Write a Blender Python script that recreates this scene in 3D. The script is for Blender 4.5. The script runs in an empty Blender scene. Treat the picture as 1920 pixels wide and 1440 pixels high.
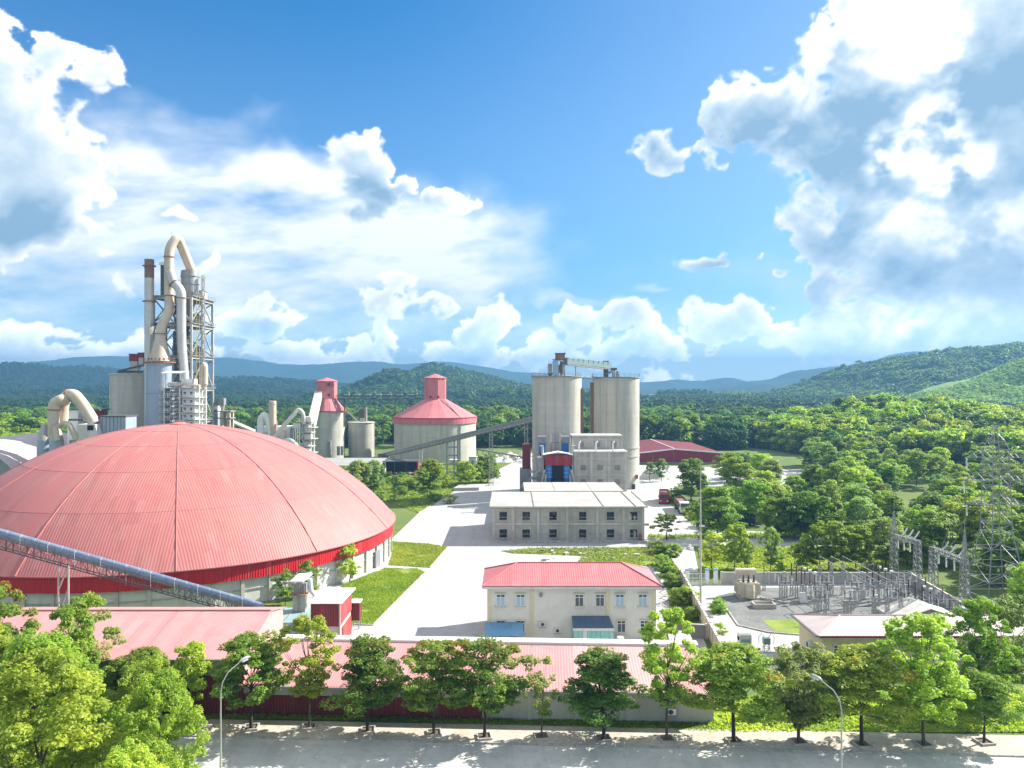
import bpy, math, random
import numpy as np
from mathutils import Vector

random.seed(7)
rng = np.random.default_rng(7)
R = math.radians
F, H = 1440.0, 33.0            # focal length in photo pixels, eye height in metres

def W(px, py, Y):              # photo pixel + distance -> place in the world
    return Vector(((px - 960) / F * Y, Y, H - (py - 720) / F * Y))
def G(px, py):                 # photo pixel on level ground
    Y = F * H / (py - 720)
    return Vector(((px - 960) / F * Y, Y, 0))

sc = bpy.context.scene
col = sc.collection

# ------------------------------------------------------------------ camera
cam = bpy.data.cameras.new('camera')
cam.sensor_width = 36.0
cam.lens = 36.0 * F / 1920.0
cam.clip_start = 0.5
cam.clip_end = 40000
co = bpy.data.objects.new('camera', cam)
co.location = (0, 0, H)
co.rotation_euler = (R(90), 0, 0)
col.objects.link(co)
sc.camera = co

# ------------------------------------------------------------------ light
SUN_EL, SUN_AZ = 36.0, 66.0     # azimuth from +Y towards +X
sv = Vector((math.sin(R(SUN_AZ)) * math.cos(R(SUN_EL)), math.cos(R(SUN_AZ)) * math.cos(R(SUN_EL)), math.sin(R(SUN_EL))))
sl = bpy.data.lights.new('sun', 'SUN')
sl.energy = 3.7
sl.angle = R(0.5)
sl.color = (1.0, 0.96, 0.88)
so = bpy.data.objects.new('sun', sl)
so.rotation_euler = sv.to_track_quat('Z', 'Y').to_euler()
so.location = (60, 60, 120)
col.objects.link(so)

sc.view_settings.view_transform = 'Standard'
sc.view_settings.look = 'None'
sc.view_settings.gamma = 1
sc.view_settings.use_curve_mapping = False
sc.view_settings.exposure = 1.95
sc.cycles.max_bounces = 6
sc.cycles.diffuse_bounces = 3
sc.cycles.glossy_bounces = 2
sc.cycles.transmission_bounces = 3
sc.cycles.transparent_max_bounces = 4
sc.cycles.volume_bounces = 0
sc.cycles.use_denoising = True

# ------------------------------------------------------------------ sky
class NT:
    """tiny helper for building node trees"""
    def __init__(s, tree):
        s.t = tree; s.n = tree.nodes; s.l = tree.links
    def new(s, kind, **kw):
        nd = s.n.new(kind)
        for k, v in kw.items(): setattr(nd, k, v)
        return nd
    def put(s, sock, v):
        if v is None: return
        if isinstance(v, bpy.types.NodeSocket): s.l.new(v, sock)
        else: sock.default_value = v
    def m(s, op, a, b=None, c=None, clamp=False):
        nd = s.new('ShaderNodeMath', operation=op, use_clamp=clamp)
        for i, v in enumerate((a, b, c)): s.put(nd.inputs[i], v)
        return nd.outputs[0]
    def v(s, op, a, b=None, out=0):
        nd = s.new('ShaderNodeVectorMath', operation=op)
        s.put(nd.inputs[0], a); s.put(nd.inputs[1], b)
        return nd.outputs[out]
    def rng(s, x, a, b, c=0.0, d=1.0, smooth=True):
        nd = s.new('ShaderNodeMapRange', interpolation_type='SMOOTHSTEP' if smooth else 'LINEAR')
        s.put(nd.inputs[0], x)
        for i, v in enumerate((a, b, c, d)): s.put(nd.inputs[i + 1], v)
        return nd.outputs[0]
    def mix(s, f, a, b, mode='MIX'):
        nd = s.new('ShaderNodeMix', data_type='RGBA', blend_type=mode)
        s.put(nd.inputs[0], f)
        for i, v in ((6, a), (7, b)):
            if isinstance(v, (tuple, list)): v = tuple(v) + (1,) if len(v) == 3 else tuple(v)
            s.put(nd.inputs[i], v)
        return nd.outputs[2]
    def noise(s, vec, scale, detail=4.0, rough=0.55, dist=0.0, two=False):
        nd = s.new('ShaderNodeTexNoise', noise_dimensions='2D' if two else '3D')
        s.put(nd.inputs['Vector'], vec)
        nd.inputs['Scale'].default_value = scale
        nd.inputs['Detail'].default_value = detail
        nd.inputs['Roughness'].default_value = rough
        nd.inputs['Distortion'].default_value = dist
        return nd.outputs[0]
    def xyz(s, x, y, z):
        nd = s.new('ShaderNodeCombineXYZ')
        for i, v in enumerate((x, y, z)): s.put(nd.inputs[i], v)
        return nd.outputs[0]
    def sep(s, v):
        nd = s.new('ShaderNodeSeparateXYZ'); s.put(nd.inputs[0], v)
        return nd.outputs

world = bpy.data.worlds.new('World')
sc.world = world
world.use_nodes = True
wt = NT(world.node_tree)
wt.n.clear()
sky = wt.new('ShaderNodeTexSky', sky_type='NISHITA')
sky.sun_disc = False
sky.sun_elevation = R(SUN_EL)
sky.sun_rotation = R(SUN_AZ)
sky.air_density = 1.0
sky.dust_density = 0.4
sky.ozone_density = 3.0
bg = wt.new('ShaderNodeBackground')
blue = wt.mix(1.0, sky.outputs[0], (.058, .312, .465), 'MULTIPLY')
# unseen broken cloud added above the band in view, to brighten and whiten the shade
dirv = wt.new('ShaderNodeTexCoord').outputs['Generated']
up_ = wt.rng(wt.sep(dirv)[2], .47, .60)
cl_ = wt.rng(wt.noise(dirv, 2.2, 3.0, .55), .38, .56)
wt.l.new(wt.mix(wt.m('MULTIPLY', up_, cl_), blue, (3.9, 3.95, 4.0)), bg.inputs[0])
bg.inputs[1].default_value = 0.10
wo = wt.new('ShaderNodeOutputWorld')
wt.l.new(bg.outputs[0], wo.inputs[0])

# ------------------------------------------------------------------ clouds
def azel(px, py):
    u, v = (px - 960) / F, (720 - py) / F
    return math.atan(u), math.atan(v / math.sqrt(1 + u * u))

# cumulus heaps: x, y, half width, half height, weight  (bearing and elevation after azel)
HEAPS = [(-20, 90, 75, 100, 1.0), (115, 118, 120, 56, .85), (20, 300, 170, 140, 1.15), (60, 390, 150, 75, .9), (-150, 250, 220, 260, 1.1),
         (672, 290, 62, 58, 1.0), (705, 360, 88, 62, .95), (690, 410, 60, 36, .75), (830, 372, 70, 32, .8),
         (320, 412, 34, 16, .55), (195, 466, 34, 16, .55), (240, 540, 36, 34, .40), (390, 500, 34, 46, .45),
         (60, 640, 120, 52, .85), (240, 650, 90, 40, .6), (490, 600, 95, 46, .9), (420, 590, 40, 26, .7), (600, 660, 220, 34, .75),
         (730, 560, 80, 46, .75), (730, 630, 50, 50, .7), (905, 605, 80, 62, 1.0), (880, 655, 150, 40, .8), (820, 570, 60, 30, .6),
         (1090, 610, 48, 55, .9), (1170, 600, 62, 48, .9), (1200, 655, 190, 42, .85), (1360, 605, 110, 52, .95), (1470, 620, 90, 44, .8),
         (1560, 540, 52, 34, .9), (1600, 590, 130, 30, .8), (1560, 640, 200, 48, .8), (1800, 600, 180, 55, .95), (1900, 640, 200, 60, .9),
         (1660, 70, 150, 125, 1.1), (1840, 40, 200, 130, 1.1), (1600, 20, 70, 50, .7), (1420, 200, 120, 84, .95), (1560, 250, 150, 95, 1.0),
         (1240, 292, 90, 44, .62), (1330, 290, 60, 40, .5), (1700, 280, 190, 130, 1.15), (1850, 200, 190, 200, 1.2), (1580, 440, 120, 90, 1.0), (1760, 470, 210, 120, 1.1),
         (1900, 400, 190, 180, 1.0), (1690, 530, 180, 50, .8), (1360, 488, 92, 26, .72), (1462, 518, 30, 12, .5), (1515, 360, 26, 36, .6),
         (2150, 300, 240, 330, 1.0), (2080, 560, 260, 110, .8)]
# shaded bodies of the heaps that stand between the sun and the eye
SHADES = [(20, 410, 150, 48, .95), (715, 365, 105, 60, 1.15), (690, 415, 85, 40, 1.1), (1430, 250, 190, 80, 1.0), (1590, 260, 190, 110, 1.0), (1560, 160, 90, 60, .6), (1240, 295, 90, 40, .95), (1340, 300, 90, 50, .9),
          (1830, 190, 160, 130, .95), (1700, 330, 260, 50, .8), (1880, 330, 120, 60, .7), (1560, 430, 110, 70, .8), (1700, 530, 220, 50, .7), (1360, 490, 95, 30, 1.1), (1462, 518, 32, 14, 1.0),
          (1640, 470, 150, 70, .4), (905, 650, 60, 30, .35), (500, 618, 60, 16, .5), (1900, 120, 90, 120, .5), (1850, 510, 150, 50, .6)]
GLOWS = [(1745, 275, 105, 75, 1.0), (1660, 60, 150, 110, .7), (1800, 430, 190, 60, .6)]
# high thin veil
VEILS = [(260, 400, 330, 130, .85), (480, 350, 140, 70, .6), (430, 345, 250, 60, 1.0), (330, 370, 260, 70, 1.0), (700, 430, 290, 60, 1.0), (480, 500, 480, 70, .95), (560, 390, 340, 90, 1.0), (420, 480, 520, 110, .95), (800, 450, 260, 80, 1.0), (700, 520, 420, 60, .7), (500, 590, 560, 60, .30),
         (330, 230, 170, 44, .4), (40, 555, 70, 14, .6), (1060, 563, 110, 18, .6), (1215, 550, 60, 10, .5), (910, 520, 60, 16, .5), (1100, 630, 1500, 50, .30), (1750, 560, 420, 130, .4), (-300, 500, 500, 200, .6)]

PERM = np.random.default_rng(11).permutation(512)
GRD = np.random.default_rng(12).uniform(0, 2 * np.pi, 512)
def perlin(x, y):
    xi = np.floor(x).astype(int); yi = np.floor(y).astype(int); xf = x - xi; yf = y - yi
    def g(ix, iy, dx, dy):
        a = GRD[PERM[(PERM[ix % 512] + iy) % 512]]
        return np.cos(a) * dx + np.sin(a) * dy
    u = xf * xf * xf * (xf * (xf * 6 - 15) + 10); v = yf * yf * yf * (yf * (yf * 6 - 15) + 10)
    a = g(xi, yi, xf, yf) * (1 - u) + g(xi + 1, yi, xf - 1, yf) * u
    b = g(xi, yi + 1, xf, yf - 1) * (1 - u) + g(xi + 1, yi + 1, xf - 1, yf - 1) * u
    return (a * (1 - v) + b * v) * 1.5
def fbm(x, y, o=6, gain=.52, bill=False):
    t = 0; a = 1; n = 0
    for i in range(o):
        p = perlin(x * 2.03 ** i + 17.1 * i, y * 2.03 ** i - 9.7 * i)
        t = t + a * ((1 - 2.2 * np.abs(p)) if bill else p); n += a; a *= gain
    return t / n
def sstep(x, a, b):
    t = np.clip((x - a) / (b - a), 0, 1); return t * t * (3 - 2 * t)
def blobs(az, el, L, soft=(1.3, .2), veil=False):
    t = np.zeros_like(az)
    for x, y, a, b, w in L:
        A, E = azel(x, y)
        d = np.sqrt(((az - A) * F / a) ** 2 + ((el - E) * F / b) ** 2)
        f = w * sstep(d, *soft)
        t = t + f * (1 - np.minimum(t, 1)) if veil else np.maximum(t, f)
    return t
def cloud_fields(az, el):
    """cloud cover and colour for bearings az and elevations el (radians)"""
    el2 = el * 1.2
    wx = fbm(az * 9, el2 * 9, 4); wy = fbm(az * 9 + 40, el2 * 9 + 11, 4)
    def dens(a, e):
        q = e * 1.2
        d = blobs(a + wx * .034, e + wy * .030, HEAPS)
        away = sstep(np.abs(a), .70, .95)
        d = d + away * .85 * sstep(fbm(a * 2.4 + 5, e * 4.2, 3), -.02, .30) * sstep(e, -.1, .02)
        low = .74 * sstep(e, .105, .03)                          # heaps pile up along the skyline
        d = np.maximum(d, low * (.55 + 1.3 * fbm(a * 6 + 3, e * 12, 3)))
        bl = fbm(a * 24 + wx * .5, q * 24 + wy * .5, 5, .5, True)
        return d + .50 * fbm(a * 13 + 8, q * 13, 6, .55) + .46 * (bl - .35) * np.clip(d + .3, 0, 1)
    d0 = dens(az, el)
    sf = sstep(fbm(az * 7 + 2, el2 * 7 + 6, 3), -.15, .40) * (1 - .75 * sstep(el, .16, .08))          # some edges crisp, some frayed
    fray = fbm(az * 60, el2 * 60, 4, .6) * .16 * sf
    alpha = sstep(d0 + fray, .46 - .16 * sf, .58 + .14 * sf)
    # light comes from the upper right: sum up the cloud on the way to it
    occ = 0
    for s in (.005, .012, .024):
        occ = occ + np.clip(dens(az + s * .70, el + s * .85) - .45, 0, .7)
    lit = np.exp(-1.25 * occ)
    rim = np.clip((.95 - d0) * 1.2, 0, 1)
    shade = blobs(az + wx * .05, el + wy * .05, SHADES, (1.35, .0)) * np.clip(.85 + .9 * fbm(az * 12 + 3, el2 * 14 + 9, 5, .6), .25, 1.25)
    glow = blobs(az + wx * .09, el + wy * .08, GLOWS, (1.15, .45)) * sstep(fbm(az * 14 + 7, el2 * 14, 5, .55), -.30, .02)
    low = sstep(el, .13, .04)
    body = np.clip(.52 - .10 * low + .62 * lit + .30 * rim - shade * (.82 - .30 * rim) * (1 - .75 * np.clip(glow, 0, 1)) + glow * .6 + .38 * fbm(az * 18, el2 * 18 + 4, 6, .62), 0, 1.1)
    st = fbm(az * 4 + el * 6, el * 16 - az * 3, 6, .58)
    vl = blobs(az + wx * .12, el + wy * .05, VEILS, (1.3, .1), True)
    vl = np.clip(vl * (.85 + 1.5 * st), 0, 1) * .98
    away = sstep(np.abs(az), .70, .95)
    vl = np.clip(vl + away * .5 * sstep(st, .05, .5), 0, 1)
    # thin bright air low down and towards the sun
    vl = np.maximum(vl, .36 * sstep(el, .18, .0))
    vl = 1 - (1 - vl) * (1 - .26 * sstep(az, -.25, .75)) * (1 - .10 * sstep(el, .5, .2))
    dark, white = np.array((.088, .142, .198)), np.array((.36, .36, .355))
    mid = np.array((.185, .228, .265))
    b = np.clip(body, 0, 1)[..., None]
    cc = np.where(b < .5, dark + (mid - dark) * b * 2, mid + (white - mid) * (b * 2 - 1)) * (1 + np.clip(body - 1, 0, 1))[..., None]
    vc = np.array((.33, .342, .35))
    lowb = (1 + 1.8 * sstep(el, .12, .0))[..., None]
    cc = cc * lowb; vc = vc * lowb
    a_all = 1 - (1 - alpha) * (1 - vl)
    rgb = (cc * alpha[..., None] + vc * ((1 - alpha) * vl)[..., None]) / np.maximum(a_all, 1e-4)[..., None]
    return rgb, a_all
#--blender
def cloud_sky():
    azs = np.concatenate([np.arange(-180, -38, 1.0), np.arange(-38, 38, .1), np.arange(38, 180.5, 1.0)])
    els = np.concatenate([[-3.0], np.arange(-.6, 28, .1), np.arange(28, 34.1, .5)])
    A, E = np.meshgrid(np.radians(azs), np.radians(els))
    rgb, al = cloud_fields(A, E)
    al = al * sstep(np.degrees(E), 33.5, 29.0)
    D = 30000.0
    v = np.stack([np.sin(A) * np.cos(E) * D, np.cos(A) * np.cos(E) * D, np.sin(E) * D + H], -1).reshape(-1, 3)
    ny, nx = A.shape
    i = (np.arange(ny - 1)[:, None] * nx + np.arange(nx - 1)[None]).ravel()
    f = np.stack([i, i + nx, i + nx + 1, i + 1], -1)
    me = bpy.data.meshes.new('sky')
    me.vertices.add(len(v)); me.vertices.foreach_set('co', v.astype(np.float32).ravel())
    me.loops.add(f.size); me.loops.foreach_set('vertex_index', f.astype(np.int32).ravel())
    me.polygons.add(len(f)); me.polygons.foreach_set('loop_start', np.arange(0, f.size, 4, dtype=np.int32))
    me.update(); me.validate()
    at = me.color_attributes.new('Col', 'FLOAT_COLOR', 'POINT')
    at.data.foreach_set('color', np.concatenate([rgb.reshape(-1, 3), al.reshape(-1, 1)], 1).astype(np.float32).ravel())
    m = bpy.data.materials.new('cloud_cover'); m.use_nodes = True
    t = NT(m.node_tree); t.n.clear()
    a = t.new('ShaderNodeAttribute', attribute_name='Col')
    em = t.new('ShaderNodeEmission'); tr = t.new('ShaderNodeBsdfTransparent'); mx = t.new('ShaderNodeMixShader'); out = t.new('ShaderNodeOutputMaterial')
    t.l.new(a.outputs[0], em.inputs[0]); t.l.new(a.outputs['Alpha'], mx.inputs[0])
    t.l.new(tr.outputs[0], mx.inputs[1]); t.l.new(em.outputs[0], mx.inputs[2]); t.l.new(mx.outputs[0], out.inputs[0])
    m.cycles.emission_sampling = 'NONE'
    me.materials.append(m)
    o = bpy.data.objects.new('sky', me); col.objects.link(o); o['kind'] = 'structure'
cloud_sky()

# ------------------------------------------------------------------ materials
MATS = {}
def mat(name, base, rough=.8, metal=0.0, stain=None, stain_amt=0.0, stain_scale=.25, streak=None, streak_amt=0.0, streak_scale=.6,
        grain=.10, grain_scale=3.0, corr=0.0, corr_depth=.03, bump=0.0, bump_scale=6.0, spec=.3, band=0.0, band_step=1.8, seam=0.0):
    if name in MATS: return MATS[name]
    m = bpy.data.materials.new(name); m.use_nodes = True
    t = NT(m.node_tree); b = t.n['Principled BSDF']
    b.inputs['Roughness'].default_value = rough
    b.inputs['Metallic'].default_value = metal
    b.inputs['Specular IOR Level'].default_value = spec
    pos = t.new('ShaderNodeNewGeometry').outputs['Position']
    c = tuple(base) + (1,)
    n = t.noise(pos, grain_scale, 5.0, .6)
    c = t.mix(1.0, c, t.mix(n, (1 - grain,) * 3, (1 + grain,) * 3), 'MULTIPLY')
    if stain:
        n2 = t.noise(pos, stain_scale, 6.0, .62, .4)
        c = t.mix(t.m('MULTIPLY', t.rng(n2, .42, .66), stain_amt), c, stain)
    if streak:
        p2 = t.v('MULTIPLY', pos, (1, 1, .06))
        n3 = t.noise(p2, streak_scale, 4.0, .6)
        c = t.mix(t.m('MULTIPLY', t.rng(n3, .45, .70), streak_amt), c, streak)
    if band:
        z = t.sep(pos)[2]
        w = t.m('FRACT', t.m('DIVIDE', z, band_step))
        ln = t.rng(t.m('ABSOLUTE', t.m('SUBTRACT', w, .5)), .44, .5)
        nb = t.noise(t.v('MULTIPLY', pos, (.05, .05, .55)), 1.0, 2.0, .5)
        c = t.mix(t.m('MULTIPLY', ln, band), c, tuple(v * .62 for v in base))
        c = t.mix(t.m('MULTIPLY', t.rng(nb, .4, .6), band), c, tuple(v * .78 for v in base))
    h = None
    if corr or seam:
        uv = t.new('ShaderNodeUVMap').outputs[0]
        ux = t.sep(uv)[0]
        if corr:
            h = t.m('MULTIPLY', t.m('SINE', t.m('MULTIPLY', ux, 2 * math.pi / corr)), corr_depth)
        # every sheet of cladding has weathered a little differently
        w = t.new('ShaderNodeTexWhiteNoise', noise_dimensions='1D')
        t.put(w.inputs['W'], t.m('FLOOR', t.m('DIVIDE', ux, .95)))
        c = t.mix(1.0, c, t.mix(w.outputs[0], (.955,) * 3, (1.035,) * 3), 'MULTIPLY')
        uy = t.sep(uv)[1]
        w2 = t.new('ShaderNodeTexWhiteNoise', noise_dimensions='2D')
        t.put(w2.inputs['Vector'], t.xyz(t.m('FLOOR', t.m('DIVIDE', ux, 1.05)), t.m('FLOOR', t.m('DIVIDE', t.m('ADD', uy, t.m('MULTIPLY', w.outputs[0], 7.0)), 5.5)), 0.0))
        c = t.mix(t.rng(w2.outputs[0], .90, .93, 0.0, .30), c, tuple(min(1, v * .70) for v in base))
        c = t.mix(t.rng(w2.outputs[0], .06, .03, 0.0, .20), c, tuple(min(1, v * .75 + .16) for v in base))
        # dust and rain drag down the slope
        dr = t.noise(t.xyz(t.m('MULTIPLY', ux, 1.6), t.m('MULTIPLY', uy, .09), 0.0), 1.0, 5.0, .62)
        c = t.mix(t.rng(dr, .50, .72, 0.0, .32), c, tuple(v * .55 + .10 for v in base))
        c = t.mix(t.rng(dr, .46, .28, 0.0, .24), c, tuple(v * .62 for v in base))
    if bump:
        nb = t.m('MULTIPLY', t.noise(pos, bump_scale, 5.0, .6), bump)
        h = nb if h is None else t.m('ADD', h, nb)
    if h is not None:
        bn = t.new('ShaderNodeBump'); bn.inputs['Strength'].default_value = .8; bn.inputs['Distance'].default_value = 1.0
        t.l.new(h, bn.inputs['Height']); t.l.new(bn.outputs[0], b.inputs['Normal'])
    t.l.new(c, b.inputs['Base Color'])
    MATS[name] = m
    return m

mat('dome_red', (.41, .132, .122), .55, stain=(.37, .165, .135), stain_amt=.55, stain_scale=.13, streak=(.36, .14, .125), streak_amt=.28, streak_scale=.9, corr=.42, corr_depth=.014, grain=.07)
mat('rib_red', (.42, .15, .14), .55)
mat('fascia_red', (.50, .012, .022), .45, corr=.4, corr_depth=.04, streak=(.30, .01, .015), streak_amt=.35)
mat('shed_red', (.49, .225, .22), .55, stain=(.46, .26, .24), stain_amt=.4, stain_scale=.25, streak=(.40, .13, .125), streak_amt=.25, corr=.30, corr_depth=.010)
mat('shed_pale', (.48, .29, .275), .6, stain=(.46, .22, .21), stain_amt=.4, stain_scale=.4, corr=.30, corr_depth=.010)  # paler sheeting; on the low shed roof it carries painted haze
mat('roof_red', (.52, .15, .155), .5, corr=.3, corr_depth=.012, stain=(.62, .2, .2), stain_amt=.3, stain_scale=.5)
mat('roof_pink', (.46, .375, .355), .55, corr=.3, corr_depth=.012, stain=(.40, .30, .28), stain_amt=.5, stain_scale=.5)
mat('wall_maroon', (.16, .018, .022), .6, corr=.32, corr_depth=.03, streak=(.10, .015, .018), streak_amt=.4)
mat('wall_crimson', (.26, .022, .032), .6, corr=.32, corr_depth=.03, streak=(.17, .018, .022), streak_amt=.4)
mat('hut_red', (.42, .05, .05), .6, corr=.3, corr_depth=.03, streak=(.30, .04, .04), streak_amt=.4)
mat('silo_red', (.50, .16, .165), .55, streak=(.40, .12, .12), streak_amt=.40, corr=.7, corr_depth=.03)
mat('concrete', (.44, .415, .36), .9, stain=(.30, .275, .23), stain_amt=.6, stain_scale=.3, streak=(.26, .235, .19), streak_amt=.5, bump=.02)
mat('concrete_silo', (.50, .475, .405), .9, stain=(.39, .36, .30), stain_amt=.6, stain_scale=.12, streak=(.30, .27, .215), streak_amt=.7, streak_scale=.45, band=.34, band_step=2.0)
mat('concrete_trim', (.50, .475, .42), .9, stain=(.33, .30, .25), stain_amt=.5, stain_scale=.6, streak=(.28, .25, .2), streak_amt=.4)
mat('concrete_dark', (.27, .25, .22), .9, stain=(.17, .16, .14), stain_amt=.6, stain_scale=.5, streak=(.15, .14, .12), streak_amt=.5)
mat('roof_slab', (.36, .35, .33), .9, stain=(.25, .235, .205), stain_amt=.6, stain_scale=.22, streak=(.24, .22, .19), streak_amt=.35, streak_scale=.8, grain=.12)
mat('wall_white', (.60, .59, .55), .85, stain=(.44, .42, .36), stain_amt=.5, stain_scale=.35, streak=(.40, .38, .33), streak_amt=.4)
mat('plaster_cream', (.66, .61, .54), .85, stain=(.56, .51, .44), stain_amt=.5, stain_scale=.35, streak=(.48, .43, .35), streak_amt=.25)
mat('plaster_yellow', (.64, .54, .36), .85, stain=(.52, .43, .3), stain_amt=.5, stain_scale=.5, streak=(.42, .36, .25), streak_amt=.3)
mat('white_paint', (.74, .74, .72), .5, stain=(.55, .53, .48), stain_amt=.4, stain_scale=.8)
mat('steel_pale', (.42, .42, .40), .45, .35, stain=(.30, .24, .18), stain_amt=.35, stain_scale=.5, streak=(.34, .28, .2), streak_amt=.3)
mat('steel_grey', (.26, .27, .28), .5, .3, stain=(.2, .16, .12), stain_amt=.4, stain_scale=.7)
mat('steel_dark', (.09, .095, .10), .6, .2, stain=(.12, .08, .05), stain_amt=.4, stain_scale=.8)
mat('steel_galv', (.34, .35, .34), .55, .3, stain=(.3, .29, .27), stain_amt=.4, stain_scale=1.2)
mat('steel_blue', (.30, .36, .44), .5, .25, streak=(.40, .42, .42), streak_amt=.4, seam=1)
mat('duct_beige', (.56, .48, .38), .55, .1, stain=(.42, .30, .18), stain_amt=.5, stain_scale=.22, streak=(.36, .26, .16), streak_amt=.35)
mat('duct_silver', (.52, .51, .48), .4, .45, stain=(.44, .36, .26), stain_amt=.5, stain_scale=.25, streak=(.4, .34, .26), streak_amt=.3)
mat('stack_brown', (.24, .14, .10), .7, stain=(.14, .09, .07), stain_amt=.6, stain_scale=.8)
mat('rust', (.30, .12, .06), .8, stain=(.16, .07, .04), stain_amt=.6, stain_scale=2.0)
mat('tube_blue', (.26, .34, .47), .45, .1, stain=(.40, .45, .52), stain_amt=.6, stain_scale=.5, streak=(.16, .22, .36), streak_amt=.4)
mat('awning_blue', (.12, .27, .42), .5, stain=(.2, .34, .46), stain_amt=.4, corr=.25, corr_depth=.015)
mat('paint_blue', (.03, .19, .48), .5, stain=(.05, .14, .3), stain_amt=.5, stain_scale=.6)
mat('paint_navy', (.02, .04, .09), .5)
mat('slate_blue', (.07, .11, .17), .6, corr=.3, corr_depth=.02)
mat('teal_board', (.22, .46, .40), .7, stain=(.36, .52, .45), stain_amt=.5, stain_scale=1.4, grain=.15)
mat('teal_roof', (.20, .30, .30), .6, stain=(.3, .33, .3), stain_amt=.4)
mat('glass', (.03, .045, .055), .12, spec=.6, grain=0)
mat('glass_pale', (.28, .42, .50), .15, spec=.6, grain=.05)
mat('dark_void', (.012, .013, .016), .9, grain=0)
mat('frame_white', (.72, .74, .75), .5, grain=.03)
mat('yellow_paint', (.50, .38, .07), .6, stain=(.3, .2, .08), stain_amt=.4)
mat('insulator_brown', (.07, .035, .03), .25, spec=.6)
mat('insulator_white', (.62, .63, .62), .25, spec=.6)
mat('tx_cream', (.52, .47, .36), .5, stain=(.36, .28, .18), stain_amt=.4, stain_scale=1.0)
mat('cabinet_green', (.14, .22, .18), .5)
mat('brick', (.36, .10, .07), .85, stain=(.2, .07, .05), stain_amt=.5, stain_scale=1.5)
mat('truck_red', (.34, .02, .03), .4, stain=(.3, .1, .08), stain_amt=.4, stain_scale=1.5)
mat('truck_white', (.70, .71, .71), .35, stain=(.5, .48, .43), stain_amt=.3, stain_scale=1.5)
mat('truck_brown', (.20, .12, .09), .7, stain=(.12, .08, .06), stain_amt=.5, stain_scale=1.0)
mat('tyre', (.018, .018, .018), .8)
mat('lamp_glass', (.45, .58, .70), .2, spec=.6)
mat('bark', (.075, .055, .042), .9, stain=(.14, .12, .10), stain_amt=.4, stain_scale=3.0, bump=.02, bump_scale=12)
mat('bark_dark', (.04, .028, .022), .9, bump=.02, bump_scale=12)
mat('soil', (.14, .10, .065), .95, stain=(.08, .06, .04), stain_amt=.5, stain_scale=2.0)
mat('kerb', (.40, .38, .34), .9, stain=(.2, .19, .16), stain_amt=.6, stain_scale=.7)
mat('gravel_pile', (.50, .48, .44), .95, stain=(.36, .34, .3), stain_amt=.6, stain_scale=.3, bump=.25, bump_scale=1.2)
mat('dark_metal', (.05, .055, .06), .6)

def leafmat(name):
    m = bpy.data.materials.new(name); m.use_nodes = True
    t = NT(m.node_tree); b = t.n['Principled BSDF']
    at = t.new('ShaderNodeAttribute', attribute_name='Col')
    ob = t.new('ShaderNodeObjectInfo')
    hs = t.new('ShaderNodeHueSaturation')
    t.put(hs.inputs['Color'], at.outputs[0])
    t.put(hs.inputs['Hue'], t.rng(ob.outputs['Random'], 0.0, 1.0, .472, .518, False))
    rnd2 = t.m('FRACT', t.m('MULTIPLY', ob.outputs['Random'], 17.3))
    t.put(hs.inputs['Value'], t.rng(rnd2, 0.0, 1.0, .70, 1.3, False))
    b.inputs['Roughness'].default_value = .55
    b.inputs['Specular IOR Level'].default_value = .25
    t.l.new(hs.outputs[0], b.inputs['Base Color'])
    tr = t.new('ShaderNodeBsdfTranslucent')
    tc = t.mix(1.0, hs.outputs[0], (1.5, 1.55, .8), 'MULTIPLY')
    t.l.new(tc, tr.inputs[0])
    ms = t.new('ShaderNodeMixShader'); ms.inputs[0].default_value = .44
    t.l.new(b.outputs[0], ms.inputs[1]); t.l.new(tr.outputs[0], ms.inputs[2])
    t.l.new(ms.outputs[0], t.n['Material Output'].inputs[0])
    MATS[name] = m
leafmat('leaf')

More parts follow.
